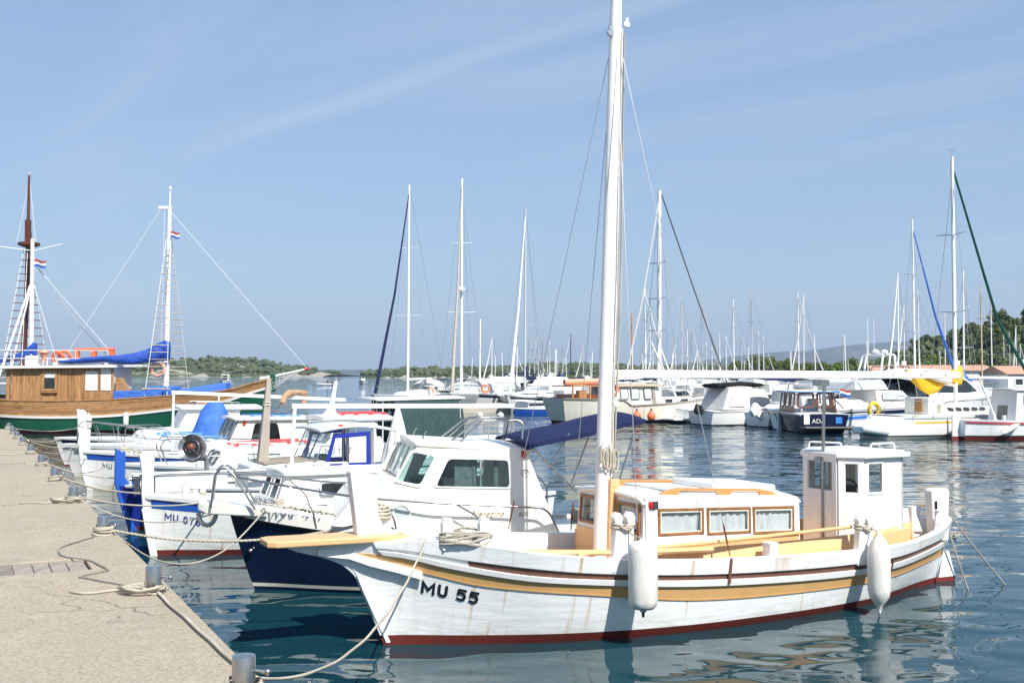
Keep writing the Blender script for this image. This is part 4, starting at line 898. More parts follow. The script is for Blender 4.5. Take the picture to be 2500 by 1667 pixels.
def hullset(L, B, sh0, sh1, sh2, bowr=.25, transom=.75, wlk=.82, sternr=.05, full=.5):
    dk = [(0, .03), (.05, B*.26), (.12, B*.52), (.22, B*.78), (.35, B*.95), (.5, B), (.7, B*.97), (.88, B*(transom + (1-transom)*.55)), (1, B*transom)]
    wl = [(0, .02), (.05, B*.12), (.12, B*.32), (.22, B*.56), (.35, B*.77), (.5, B*wlk*1.03), (.7, B*wlk), (.88, B*wlk*(transom + (1-transom)*.45)), (1, B*wlk*transom*.9)]
    return Hull(L, dk, wl, [(0, sh0), (.12, sh0 - (sh0-sh1)*.30), (.25, sh0 - (sh0-sh1)*.58), (.5, sh1), (.75, sh1*.5 + sh2*.5 - .01), (1, sh2)], [(-.5, .3), (0, 0), (sh0, -bowr), (sh0 + .3, -bowr*1.2)], [(-.5, L - .25), (0, L), (1.0, L + sternr)])
def t_frame(boat, a0, z0, a1, zt0, zt1, th=.075, lean=.08, y=0.0, aftfoot=.8):
    m = MB(); m.tube([(a0, y, z0), (a0 + lean, y, zt0)], .032, 8).build('frame_post', 'white_paint', boat, smooth=50)
    m = MB(); m.hexa([(a0 + lean - .05, y - .03, zt0 - th/2), (a1, y - .03, zt1 - th/2), (a1, y + .03, zt1 - th/2), (a0 + lean - .05, y + .03, zt0 - th/2), (a0 + lean - .05, y - .03, zt0 + th/2), (a1, y - .03, zt1 + th/2), (a1, y + .03, zt1 + th/2), (a0 + lean - .05, y + .03, zt0 + th/2)])
    m.build('ridge_pole', 'white_paint', boat, smooth=0, bevel=.008)
    MB().tube([(a1 - .04, y, aftfoot), (a1 - .04, y, zt1 + .05)], .022, 8).build('frame_post', 'galv', boat, smooth=50)
def rack(parent, a0, a1, y, z, mat, dz=0.0, h=.05, th=.05, n=3, name='grab_rail'):
    """moulded hand rail: a bar standing on feet with slots under it"""
    m = MB(); m.hexa([(a0, y - th/2, z + h*.5), (a1, y - th/2, z + dz + h*.5), (a1, y + th/2, z + dz + h*.5), (a0, y + th/2, z + h*.5), (a0 + .04, y - th/2, z + h), (a1 - .04, y - th/2, z + dz + h), (a1 - .04, y + th/2, z + dz + h), (a0 + .04, y + th/2, z + h)])
    for i in range(n + 1):
        f = i/n; x = a0 + .05 + (a1 - a0 - .1)*f; zz = z + dz*f; m.box(x - .05, x + .05, y - th/2 + .002, y + th/2 - .002, zz - .012, zz + h*.55)
    return m.build(name, mat, parent, smooth=0, bevel=.008)
def roof_slab(parent, name, mat, a0, a1, w, z0, z1, camber=.06, th=.05, nose=.0, fr=1.0, bevel=.012):
    m = MB(); m.grid(lambda u, v: (a0 + (a1 - a0)*u - nose*(1 - abs(2*v-1)**2)*(1-u) , (2*v - 1)*w*(fr + (1 - fr)*min(1, u*3)), z0 + (z1 - z0)*u + camber*(1 - abs(2*v - 1)**2.2)), 14, 14)
    return m.build(name, mat, parent, smooth=60, solid=th, off=-1, bevel=0)

# --- navy hull, cream cabin cruiser
b = thing('cabin_cruiser', 'navy hulled motorboat with cream cabin, steel rails and navy sun canopy', 'boat', (-3.345, 14.463, 0), R(13)); NER = b
h = hullset(6.35, 1.14, 1.12, .76, .66, .36, .86)
NT_ = lambda t: h.sheer(t) - .145
h.shell(MB(), .09, NT_, 46, 8).build('hull', 'navy_gel', b, smooth=60)
h.shell(MB(), .045, .09, 46, 1).build('boot_stripe', 'old_cream', b, smooth=60)
h.shell(MB(), -.5, .045, 46, 3).build('bottom', 'navy_gel', b, smooth=60)
h.band(MB(), lambda t: NT_(t), lambda t: h.sheer(t), .018, .03, 1, 46, .05, plumb=.4).build('gunwale', 'gelcoat_cream', b, smooth=40, bevel=.01)
h.band(MB(), lambda t: NT_(t) - .03, lambda t: NT_(t), .022, .03, 1, 46, .02).build('rub_rail', 'black_plastic', b, smooth=40)
h.deck(MB(), .05, .0, .015).build('deck', 'gelcoat_cream', b, smooth=60)
m = MB(); m.prism([(-.72, -.10, 1.04), (-.60, -.20, 1.0), (-.2, -.30, .98), (.15, -.44, .97), (.15, .44, .97), (-.2, .30, .98), (-.60, .20, 1.0), (-.72, .10, 1.04)], (0, 0, .14)); m.build('bow_pulpit_deck', 'gelcoat_cream', b, smooth=30, bevel=.03, seg=3)
m = MB()
for i in range(13):
    w = math.pi*i/12; 
m.tube([(-.58 + .11*math.cos(w) - .02, -.05, 1.01 - .16*math.sin(w)) for w in [math.pi*i/12 for i in range(13)]], .03, 6, flat=.25).build('anchor_roller', 'galv', b, smooth=50)
MB().lathe([(.02, 0), (.03, .03), (.03, .05), (.012, .07)], tuple(h.on(-.04, .52, -1, -.005)), (-.5, -1, 0), 10).build('bow_eye', 'steel', b)
nw = lambda z: .90 - .13*(z - .7)/1.2
side = [(.95, .90), (1.22, 1.24), (1.82, 1.42), (2.02, 1.90), (3.44, 1.795), (3.86, .70), (2.4, .76)]
w1 = rnd2([(1.74, 1.45), (2.04, 1.385), (2.235, 1.74), (1.95, 1.80)], .05); w2 = rnd2([(2.24, 1.36), (3.205, 1.325), (3.195, 1.675), (2.41, 1.705)], .06)
m = MB()
for sd in (-1, 1): poly_wall(m, side, [w1, w2], lambda x, z: (x, sd*nw(z), z))
for (x0, z0), (x1, z1) in zip(side[:1] + side[1:2], side[1:3]): m.add([(x0, -nw(z0), z0), (x0, nw(z0), z0), (x1, nw(z1), z1), (x1, -nw(z1), z1)], [(0, 1, 2, 3)])
m.build('cabin', 'gelcoat_cream', b, smooth=0, solid=.03, off=0, bevel=.012)
for sd in (-1, 1):
    f = lambda x, z: Vector((x, sd*(nw(z) + .016), z))
    hole_window(b, w1, f, (0, sd, 0), 'gelcoat_white', 'glass_green', .04, .014); wa = hole_window(b, w2, f, (0, sd, 0), 'gelcoat_white', 'glass_green', .04, .014)
    MB().box(2.82, 2.845, sd*nw(1.5) - .01, sd*nw(1.5) + .01, 1.335, 1.69).build('window_bar', 'alu', wa)
    curtain(wa, [(2.50, sd*(nw(1.5) - .07), 1.32), (2.80, sd*(nw(1.5) - .07), 1.32), (2.80, sd*(nw(1.5) - .08), 1.70), (2.50, sd*(nw(1.5) - .08), 1.70)], folds=4, amp=.01, mat='grey_canvas')
    curtain(wa, [(3.02, sd*(nw(1.5) - .07), 1.32), (3.08, sd*(nw(1.5) - .07), 1.32), (3.08, sd*(nw(1.5) - .08), 1.70), (3.02, sd*(nw(1.5) - .08), 1.70)], folds=1, amp=.01, mat='grey_canvas')
c = [Vector((1.815, .74, 1.43)), Vector((1.815, -.74, 1.43)), Vector((2.01, -.70, 1.88)), Vector((2.01, .70, 1.88))]
for u0, u1 in ((.02, .34), (.34, .66), (.66, .98)): window(b, [quadpt(c, u0, .03), quadpt(c, u1, .03), quadpt(c, u1, .97), quadpt(c, u0, .97)], .035, .02, 'gelcoat_cream', 'glass_green', (-.9, 0, .4), .006, 'windscreen')
MB().add([(3.45, -.76, 1.80), (3.45, .76, 1.80), (3.84, .88, .72), (3.84, -.88, .72)], [(0, 1, 2, 3)]).build('aft_bulkhead', 'glass_smoke', b, smooth=0)
MB().box(1.2, 3.8, -.80, .80, .62, .70).build('cabin_floor', 'seat_beige', b, smooth=0)
MB().box(2.1, 2.5, .10, .60, .70, 1.36).build('helm_console', 'dark_grey', b, smooth=0, bevel=.03)
rf = roof_slab(b, 'cabin_roof', 'gelcoat_cream', 2.0, 3.53, .80, 1.915, 1.81, .055, .06, .08)
for y in (-.45, .45):
    pipe(rf, 'roof_rail', [(2.50, y, 1.90), (2.86, y + (.05 if y < 0 else -.05), 2.18), (3.49, y + (.0), 2.17), (3.44, y*1.2, 1.86)], .016, 'steel', .10)
    pipe(rf, 'roof_rail', [(2.62, y*1.1, 1.90), (2.92, y, 2.17)], .013, 'steel', .10)
    MB().torus((2.30, y, 1.925), .17, .010, (0, 1, 0), 14, 6, math.pi*.5 - .0, math.pi*1.5).build('grab_hoop', 'steel', rf)
MB().tube([(3.05, -.2, 1.88), (3.10, -.2, 2.24)], .010, 6).build('antenna', 'mast_white', rf)
MB().box(3.37, 3.43, -.815, -.775, 1.70, 1.79).build('navigation_light', 'lamp_red', b, smooth=0, bevel=.008)
o = MB().torus((3.42, -nw(1.5) - .017, 1.50), .05, .005, (0, 1, 0), 18, 6).build('emblem', 'grey_plastic', b)
make_text('emblem_letter', 'M', .07, 'grey_plastic', b, lambda x, y: Vector((3.395 + x, -nw(1.5) - .018, 1.478 + y)))
MB().torus((1.80, -nw(1.03) - .018, 1.03), .108, .014, (0, 1, -.1), 24, 8).build('porthole', 'gelcoat_white', b)
MB().lathe([(.1, 0), (.1, .004)], (1.80, -nw(1.03) - .012, 1.03), (0, -1, .1), 24).build('porthole_pane', 'glass_pale', b)
make_text('name_lettering', 'Nerezine', .135, 'letter_brown', b, lambda x, y: Vector((2.68 + x, -nw(.98) - .02, .955 - .01*x + y)), shear=.45, width=.86)
make_text('name_lettering', '630', .085, 'letter_brown', b, lambda x, y: Vector((3.31 + x, -nw(.98) - .02, .955 + y)), shear=.35)
for sd in (-1, 1):
    pipe(b, 'pulpit_hoop', [(-.55, sd*.26, 1.10), (-.50, sd*.28, 1.52), (-.40, sd*.29, 1.61), (-.27, sd*.33, 1.52), (.0, sd*.44, 1.08)], .016, 'steel', .10)
    pipe(b, 'guard_rail', [(-.26, sd*.33, 1.49), (.5, sd*.62, 1.36), (1.04, sd*.82, 1.28), (1.35, sd*.95, 1.245), (2.2, sd*1.05, 1.175), (3.66, sd*1.05, 1.07), (3.84, sd*1.05, .68)], .0155, 'steel', .14)
    for (x, y, zt, fx, zf) in ((.42, .60, 1.37, .75, .86), (1.40, .97, 1.24, 1.72, .80), (2.46, 1.06, 1.155, 2.80, .74)):
        pipe(b, 'stanchion', [(x, sd*y, zt), (fx - .05, sd*min(1.08, y + .10), zf + .25), (fx, sd*min(1.09, y + .11), zf)], .013, 'steel', .1)
    pipe(b, 'aft_rail', [(4.20, sd*1.02, 1.13), (5.2, sd*1.03, 1.10), (6.1, sd*.9, 1.08), (6.15, sd*.9, .66)], .013, 'steel', .1)
    pipe(b, 'canopy_strut', [(4.20, sd*1.0, .68), (4.19, sd*1.0, 1.14), (3.46, sd*.90, 1.88)], .013, 'steel', .05)
    pipe(b, 'canopy_strut', [(3.74, sd*.92, 1.60), (4.00, sd*.90, 2.02)], .012, 'steel', .05)
    pipe(b, 'canopy_strut', [(4.55, sd*1.0, 1.12), (4.92, sd*.92, 2.14)], .012, 'steel', .05)
def bim(u, v):
    s = 2*v - 1; z = 1.87 + .33*u + .06*(1 - s*s) + .006*math.sin(u*9.4) - (.03 if abs(s) > .98 else 0)
    return (3.40 + 1.62*u - .06*(1 - s*s), s*(.93 + .02*u), z)
MB().grid(bim, 20, 16).build('sun_canopy', 'navy_canvas', b, smooth=60, solid=.012)
for s in (-1, 1): m = MB(); m.grid(lambda u, v: (3.40 + 1.62*u, s*(.945 + .02*u), 1.87 + .33*u + .006*math.sin(u*9.4) - .06*v), 20, 2); m.build('canopy_valance', 'navy_canvas', b, smooth=60)
MB().box(4.5, 5.6, .25, .85, .55, .82).build('cockpit_seat', 'seat_beige', b, smooth=0, bevel=.04)
MB().box(3.95, 6.1, -.98, .98, .60, .672).build('cockpit_sole', 'gelcoat_cream', b, smooth=0)
m = MB()                                            # loose line faked along the side deck
rr = random.Random(5); pts = [(.10 + .9*i/40, -.50 - .30*i/40 + .035*math.sin(i*1.9) + rr.uniform(-.02, .02), h.sheer((.1 + .9*i/40)/6.35) + .045 + .012*math.sin(i*2.7)) for i in range(41)]
m.tube(pts, .012, 5); pts = [(p[0] + .03*math.sin(i*.9), p[1] + .04*math.cos(i*1.3), p[2] + .012) for i, p in enumerate(pts)][12:36]; m.tube(pts, .012, 5).build('deck_line', 'rope', b)
m = MB()
for i in range(16): m.torus((.12 + rr.uniform(-.14, .14), -.12 + rr.uniform(-.10, .10), 1.13 + rr.uniform(0, .06)), .03, .008, (rr.gauss(0, 1), rr.gauss(0, 1), rr.gauss(0, 1)), 10, 5)
m.build('anchor_chain', 'galv', b)
coil(b, (.30, -.25, 1.12), .06, 4, .013, .05, seed=9)

# --- MU 676
b = thing('wooden_boat', 'small white boat with blue stripe and red bottom, registration MU 676', 'boat', (-5.536, 17.113, 0), AX); B676 = b
h = hullset(6.7, 1.06, .92, .66, .70, .13, .55, .8)
std_bits(b, h, .085, 'hull_white', 'antifoul_red', 'white_paint', .07, 'white_paint', .06, .03)
h.band(MB(), lambda t: h.sheer(t) - .175 + .05*t, lambda t: h.sheer(t) - .045, .007, .012, .97, 44).build('blue_stripe', 'blue_paint', b, smooth=40)
stem_post(b, -.17, .0, .70, 1.57, .11)
m = MB(); m.prism([(-.17, -.05, .72), (-.10, -.05, .3), (.02, -.05, -.3), (.12, -.05, -.3), (.02, -.05, .3), (.0, -.05, .72)], (0, .1, 0)); m.build('stem', 'white_paint', b, smooth=0, bevel=.01)
hull_text(b, h, 'MU 676', .16, .56, .110, 'letter_blue', -.20, weight=.14)
for sd in (-1, 1):
    MB().box(.52, .60, sd*.40 - .04, sd*.40 + .04, .78, 1.02).build('bitt', 'white_paint', b, smooth=0, bevel=.012); MB().box(.82, .90, sd*.56 - .04, sd*.56 + .04, .74, .95).build('bitt', 'white_paint', b, smooth=0, bevel=.012)
    MB().torus((.86, sd*.56, .85), .055, .014, (0, 0, 1), 12, 5).torus((.86, sd*.56, .87), .06, .013, (.1, 0, 1), 12, 5).build('rope_turns', 'rope', b)
m = MB(); m.hexa([(1.78, -.62, .72), (4.3, -.70, .66), (4.3, .70, .66), (1.78, .62, .72), (1.93, -.55, 1.19), (4.15, -.60, 1.17), (4.15, .60, 1.17), (1.93, .55, 1.19)]); cb = m.build('cabin', 'white_paint', b, smooth=0, bevel=.05, seg=3)
roof_slab(b, 'cabin_roof', 'white_paint', 1.90, 4.25, .63, 1.215, 1.20, .045, .035)
rack(b, 2.15, 3.25, -.36, 1.245, 'white_paint', h=.055); rack(b, 2.15, 3.25, .36, 1.245, 'white_paint', h=.055)
poly_window(b, [(2.45, -.675, .88), (2.95, -.69, .87), (2.95, -.66, 1.05), (2.45, -.645, 1.06)], (0, -1, .15), 'grey_white', 'glass_dark', .02, .012)
c = [(1.775, .50, .80), (1.775, .10, .80), (1.90, .08, 1.14), (1.90, .46, 1.14)]; window(b, c, .025, .014, 'white_paint', 'glass_dark', (-1, 0, .25))
c = [(1.775, -.10, .80), (1.775, -.50, .80), (1.90, -.46, 1.14), (1.90, -.08, 1.14)]; window(b, c, .025, .014, 'white_paint', 'glass_dark', (-1, 0, .25))
t_frame(b, 2.14, .75, 6.23, 2.265, 2.215, .078)

# --- blue-bowed boat
b = thing('wooden_boat', 'old boat with bright blue bow post, net winch and blue framed wheelhouse', 'boat', (-6.817, 19.857, 0), AX); BBLUE = b
h = hullset(7.2, 1.15, .80, .68, .74, .26, .6, .8)
for sd in (-1, 1): MB().grid(lambda u, v: h.pt(.13*u, .07 + (h.sheer(.13*u) - .07)*v, sd), 12, 8).build('bow_planking', 'deep_blue_paint', b, smooth=60)
h.shell(MB(), .07, h.sheer, 44, 8, .13, 1).build('hull', 'hull_white', b, smooth=60)
h.shell(MB(), -.5, .07, 44, 3).build('bottom', 'antifoul_red', b, smooth=60)
h.band(MB(), lambda t: h.sheer(t) - .14, lambda t: h.sheer(t) - .03, .010, .05, .13, 12).build('orange_strake', 'red_paint', b, smooth=40)
h.band(MB(), lambda t: h.sheer(t) - .30, lambda t: h.sheer(t) - .19, .012, .3, .97, 34).build('blue_strake', 'deep_blue_paint', b, smooth=40)
h.deck(MB(), .16, .04).build('deck', 'grey_white', b, smooth=60); h.inner(MB(), .2, .05).build('bulwark', 'grey_white', b, smooth=60)
h.band(MB(), lambda t: h.sheer(t) - .02, lambda t: h.sheer(t) + .03, .04, .02, 1, 44, .12).build('gunwale', 'grey_white', b, smooth=40, bevel=.008)
m = MB(); m.prism([(.03, -.06, -.3), (-.05, -.06, .05), (-.20, -.06, .52), (-.28, -.06, .85), (-.28, -.06, 1.47), (-.18, -.06, 1.41), (-.105, -.06, 1.42), (-.11, -.06, .95), (-.05, -.06, .86), (.0, -.06, .80), (.1, -.06, .4), (.16, -.06, -.3)], (0, .12, 0)); m.build('stem_post', 'blue_paint', b, smooth=0, bevel=.01)
MB().tube([(-.06, -.62, 1.04), (2.2, -.80, 1.04), (4.66, -.92, 1.01)], .042, 10).build('spare_pole', 'alu', b, smooth=50)
MB().tube([(-.10, -.55, .96), (2.2, -.70, .96), (3.2, -.75, .95)], .03, 10).build('spare_pole', 'alu', b, smooth=50)
for a in (-.05, .2): MB().box(a, a + .10, -.75, -.45, .70, 1.0).build('pole_rest', 'steel', b, smooth=0)
m = MB(); m.box(.3, 1.55, -.75, -.70, .70, .99); m.prism([(.3, -.70, .70), (1.1, -.5, .70), (1.1, -.46, .70), (.3, -.66, .70)], (0, 0, .2)); m.build('fish_well', 'grey_white', b, smooth=0)
# net hauler
MB().tube([(1.32, -.10, .62), (1.30, -.10, 1.22), (1.22, -.14, 1.34)], .045, 10).build('winch_post', 'galv', b, smooth=50)
ax_ = Vector((-.45, -.86, .22)).normalized(); c0 = Vector((1.02, -.20, 1.45))
w_ = MB().lathe([(.05, -.03), (.22, -.03), (.245, .02), (.235, .07), (.15, .02), (.11, .03), (.0, .03)], c0, ax_, 26).build('winch_drum', 'steel', b, smooth=30)
MB().torus(c0 - ax_*.05, .20, .035, ax_, 26, 8).build('winch_tyre', 'rubber', w_); MB().torus(c0 + ax_*.04, .115, .028, ax_, 22, 8).build('winch_ring', 'black_plastic', w_); MB().lathe([(.075, .03), (.075, .08), (.05, .11), (.03, .12)], c0, ax_, 12).build('winch_motor', 'mahogany', w_, smooth=30)
MB().torus(c0 - ax_*.06, .245, .02, ax_, 26, 8).build('winch_rim', 'grey_plastic', w_)
MB().tube([c0 + ax_*.10 + Vector((0, 0, -.02)), c0 + ax_*.08 + Vector((.14, -.02, -.16)), (1.26, -.14, 1.22)], .03, 8).build('winch_arm', 'dark_grey', b, smooth=50)
# foredeck hatch with slats, old mast stump
m = MB(); m.hexa([(1.95, -.55, .62), (3.4, -.75, .62), (3.4, .75, .62), (1.95, .55, .62), (2.0, -.48, 1.10), (3.4, -.70, 1.16), (3.4, .70, 1.16), (2.0, .48, 1.10)]); m.build('foredeck_trunk', 'grey_white', b, smooth=0, bevel=.03)
for i in range(9):
    y = -.50 + .125*i; m = MB(); m.hexa([(2.25, y - .045, 1.125), (3.3, y - .045, 1.16), (3.3, y + .045, 1.16), (2.25, y + .045, 1.125), (2.25, y - .045, 1.15), (3.3, y - .045, 1.185), (3.3, y + .045, 1.185), (2.25, y + .045, 1.15)]); m.build('hatch_slat', 'grey_wood', b, smooth=0)
m = MB(); m.hexa([(2.25, -.11, 1.05), (2.46, -.11, 1.05), (2.46, .11, 1.05), (2.25, .11, 1.05), (2.43, -.04, 2.70), (2.51, -.04, 2.70), (2.51, .04, 2.70), (2.43, .04, 2.70)]); ms = m.build('mast_stump', 'old_post_wood', b, smooth=0, bevel=.015)
MB().torus((2.44, 0, 2.20), .07, .016, (0, 0, 1), 12, 6).torus((2.445, 0, 2.25), .068, .014, (.1, 0, 1), 12, 6).build('mast_lashing', 'rope', ms)
# wheelhouse: blue frames, clear panes, grey roof
yw = .74
for sd in (-1, 1):
    c = [(3.33, sd*yw, 1.03), (4.24, sd*yw, 1.03), (4.22, sd*yw, 1.70), (3.50, sd*yw, 1.66)]
    window(b, c, .085, .02, 'deep_blue_paint', 'glass_clear', (0, sd, 0), .008, 'side_window')
    MB().box(4.24, 4.30, sd*yw - .03, sd*yw + .03, .7, 1.70).build('corner_post', 'galv', b, smooth=0)
    MB().box(3.35, 4.25, sd*yw - .02, sd*yw + .02, .60, 1.03).build('side_panel', 'deep_blue_paint', b, smooth=0)
c = [Vector((3.16, yw, 1.12)), Vector((3.16, -yw, 1.12)), Vector((3.42, -yw, 1.70)), Vector((3.42, yw, 1.70))]
for u0, u1 in ((0, .34), (.34, .66), (.66, 1)): window(b, [quadpt(c, u0, 0), quadpt(c, u1, 0), quadpt(c, u1, 1), quadpt(c, u0, 1)], .035, .015, 'grey_plastic', 'glass_clear', (-.9, 0, .4), .006, 'windscreen')
c2 = [(3.16, -yw, 1.03), (3.34, -yw, 1.03), (3.50, -yw, 1.66), (3.42, -yw, 1.70)]
for sd in (-1, 1): MB().add([(x, sd*yw, z) for x, y, z in c2], [(0, 1, 2, 3)]).build('quarter_pane', 'glass_clear', b, smooth=0)
m = MB(); m.grid(lambda u, v: (3.22 + 1.55*u, (2*v - 1)*(.86 - .10*u*u), 1.71 + .11*math.sin(math.pi*min(1, u*.9 + .08)) + .03*(1 - (2*v - 1)**2)), 16, 12); rf = m.build('wheelhouse_roof', 'grey_white', b, smooth=60, solid=.045)
rack(rf, 3.55, 4.45, -.55, 1.80, 'grey_white', h=.05); pipe(rf, 'roof_rail', [(3.35, .4, 1.77), (3.35, .4, 1.86), (4.3, .4, 1.88), (4.3, .4, 1.80)], .012, 'steel', .06)
MB().box(3.60, 3.68, -.82, -.76, 1.75, 1.84).build('navigation_light', 'lamp_red', rf, smooth=0, bevel=.01)
MB().box(3.5, 3.72, .1, .5, .7, 1.22).build('helm_console', 'grey_plastic', b, smooth=0, bevel=.02)
MB().tube([(4.0, .2, .6), (4.0, .2, 1.72)], .02, 8).build('roof_post', 'galv', b)

# --- white cruiser with red hand rails, set back between the others
b = thing('cabin_cruiser', 'white cabin boat with red hand rails on its roofs, registration MU 1107', 'boat', (-7.96, 23.6, 0), AX); BRED = b
h = hullset(7.0, 1.15, .88, .72, .74, .30, .8, .82)
std_bits(b, h, .06, 'gelcoat_white', 'antifoul_red', 'gelcoat_white', .02, 'gelcoat_white', .06, .03)
m = MB(); m.hexa([(1.42, -.62, .70), (3.9, -.86, .66), (3.9, .86, .66), (1.42, .62, .70), (1.70, -.50, 1.18), (3.9, -.72, 1.25), (3.9, .72, 1.25), (1.70, .50, 1.18)]); m.build('cabin', 'gelcoat_white', b, smooth=0, bevel=.06, seg=3)
for sd in (-1, 1):
    poly_window(b, [(1.485, sd*.08, .84), (1.485, sd*.50, .84), (1.65, sd*.44, 1.10), (1.65, sd*.08, 1.10)], (-1, 0, .5), 'dark_grey', 'glass_pale', .025, .03, rad=.07)
    poly_window(b, [(2.1, sd*.70, .84), (2.9, sd*.77, .82), (2.9, sd*.70, 1.06), (2.1, sd*.63, 1.06)], (0, sd, .2), 'grey_white', 'glass_pale', .025, .03, rad=.07)
    rack(b, 1.95, 3.60, sd*.38, 1.22, 'red_paint', .03, .055, .06, 4)
    m = MB(); m.hexa([(3.85, sd*.72 - .02, 1.20), (5.3, sd*.74 - .02, 1.0), (5.3, sd*.74 + .02, 1.0), (3.85, sd*.72 + .02, 1.2), (4.05, sd*.66 - .02, 1.36), (5.2, sd*.68 - .02, 1.36), (5.2, sd*.68 + .02, 1.36), (4.05, sd*.66 + .02, 1.36)]); m.build('wheelhouse_side', 'gelcoat_white', b, smooth=0)
    window(b, [(4.0, sd*.68, 1.36), (5.1, sd*.68, 1.36), (5.05, sd*.64, 1.78), (4.15, sd*.64, 1.78)], .05, .02, 'gelcoat_white', 'glass_clear', (0, sd, 0), .006)
    pipe(b, 'pulpit', [(.55, sd*.36, .86), (.40, sd*.28, 1.25), (.52, sd*.36, 1.42), (1.3, sd*.80, 1.36), (3.9, sd*1.02, 1.20)], .014, 'steel', .16)
    pipe(b, 'mid_rail', [(.47, sd*.34, 1.10), (1.3, sd*.80, 1.05), (3.9, sd*1.02, .98)], .009, 'steel', .1)
    for a, y in ((1.0, .64), (2.2, .92), (3.4, 1.0)): MB().tube([(a, sd*y, 1.39 - .06*a), (a + .12, sd*(y + .03), .72)], .012, 6).build('stanchion', 'steel', b)
c = [Vector((3.82, .64, 1.30)), Vector((3.82, -.64, 1.30)), Vector((4.02, -.62, 1.78)), Vector((4.02, .62, 1.78))]
for u0, u1 in ((0, .5), (.5, 1)): window(b, [quadpt(c, u0, 0), quadpt(c, u1, 0), quadpt(c, u1, 1), quadpt(c, u0, 1)], .045, .015, 'gelcoat_white', 'glass_clear', (-.9, 0, .4), .006, 'windscreen')
rf = roof_slab(b, 'wheelhouse_roof', 'gelcoat_white', 3.86, 5.5, .72, 1.80, 1.80, .06, .09)
for y in (-.35, .35): rack(rf, 4.35, 5.45, y, 1.84, 'red_paint', 0, .06, .07, 3)
m = MB(); m.hexa([(4.05, -.13, 1.82), (4.36, -.13, 1.82), (4.36, .13, 1.82), (4.05, .13, 1.82), (4.20, -.04, 2.05), (4.30, -.04, 2.05), (4.30, .04, 2.05), (4.20, .04, 2.05)]); m.hexa([(4.20, -.04, 2.05), (4.30, -.04, 2.05), (4.30, .04, 2.05), (4.20, .04, 2.05), (4.32, -.03, 2.62), (4.39, -.03, 2.62), (4.39, .03, 2.62), (4.32, .03, 2.62)]); mm = m.build('signal_mast', 'gelcoat_white', rf, smooth=0, bevel=.008)
MB().lathe([(.03, 0), (.035, .02), (.03, .07), (.01, .08)], (4.355, 0, 2.62), n=10).build('mast_light', 'grey_plastic', mm)
stroke_text(b, 'MU 1107', .13, 'letter_grey', lambda x, y: Vector((3.88 + x, -.775, 1.0 + y)), .12)
m = MB(); m.box(3.86, 5.3, -.77, -.73, .8, 1.22); m.build('cockpit_side', 'gelcoat_white', b, smooth=0)

# --- MU 72x
b = thing('wooden_boat', 'white boat with blue stripe, blue roof rails and grey side windows, lettered MU 72', 'boat', (-10.207, 26.848, 0), AX); B72 = b
h = hullset(7.0, 1.10, .92, .70, .74, .20, .55, .8)
std_bits(b, h, .03, 'hull_white', 'old_cream', 'white_paint', .06, 'white_paint', .06, .03)
h.band(MB(), lambda t: h.sheer(t) - .185 + .06*t, lambda t: h.sheer(t) - .05, .007, .012, .97, 44).build('blue_stripe', 'blue_paint', b, smooth=40)
stem_post(b, -.26, -.02, .70, 1.50, .11)
m = MB(); m.prism([(-.25, -.05, .72), (-.17, -.05, .3), (.02, -.05, -.3), (.12, -.05, -.3), (.0, -.05, .3), (-.02, -.05, .72)], (0, .1, 0)); m.build('stem', 'white_paint', b, smooth=0, bevel=.01)
hull_text(b, h, 'MU 726', .26, .52, .125, 'letter_grey', -.14, weight=.13)
m = MB(); m.hexa([(1.9, -.60, .66), (3.6, -.74, .66), (3.6, .74, .66), (1.9, .60, .66), (2.1, -.52, 1.12), (3.5, -.68, 1.14), (3.5, .68, 1.14), (2.1, .52, 1.12)]); m.build('foredeck_trunk', 'white_paint', b, smooth=0, bevel=.05, seg=3)
for y in (-.4, .4): rack(b, 2.3, 3.25, y, 1.14, 'sky_blue_paint', 0, .06, .07, 3)
side = [(3.18, .68), (3.18, 1.13), (3.42, 1.64), (5.18, 1.62), (5.16, .66)]; wv = rnd2([(3.72, 1.11), (4.44, 1.10), (4.36, 1.52), (3.82, 1.53)], .07)
m = MB()
for sd in (-1, 1): poly_wall(m, side, [wv], lambda x, z: (x, sd*(.78 - .06*(z - .7)), z))
m.add([(5.16, -.78, .66), (5.16, .78, .66), (5.18, .72, 1.62), (5.18, -.72, 1.62)], [(0, 1, 2, 3)]); m.build('wheelhouse', 'old_cream', b, smooth=0, solid=.03, off=0, bevel=.01)
for sd in (-1, 1): hole_window(b, wv, lambda x, z: Vector((x, sd*(.796 - .06*(z - .7)), z)), (0, sd, 0), 'black_plastic', 'glass_smoke', .022, .014)
c = [Vector((3.165, .75, 1.13)), Vector((3.165, -.75, 1.13)), Vector((3.40, -.72, 1.62)), Vector((3.40, .72, 1.62))]
for u0, u1 in ((.0, .33), (.335, .665), (.67, 1)): window(b, [quadpt(c, u0 + .01, .04), quadpt(c, u1 - .01, .04), quadpt(c, u1 - .01, .96), quadpt(c, u0 + .01, .96)], .03, .02, 'grey_plastic', 'glass_smoke', (-.9, 0, .4), .008, 'windscreen')
rf = roof_slab(b, 'wheelhouse_roof', 'white_paint', 3.30, 5.28, .82, 1.675, 1.655, .05, .06, .05)
for y in (-.48, .48): rack(rf, 3.75, 5.05, y, 1.70, 'sky_blue_paint', -.02, .055, .07, 3)
MB().box(3.50, 3.57, -.78, -.74, 1.50, 1.60).build('navigation_light', 'lamp_red', b, smooth=0, bevel=.01)
t_frame(b, 1.92, .80, 6.42, 2.325, 2.085, .085, .02, aftfoot=1.3)
m = MB()                                            # folded sun canopy in its tan sleeve
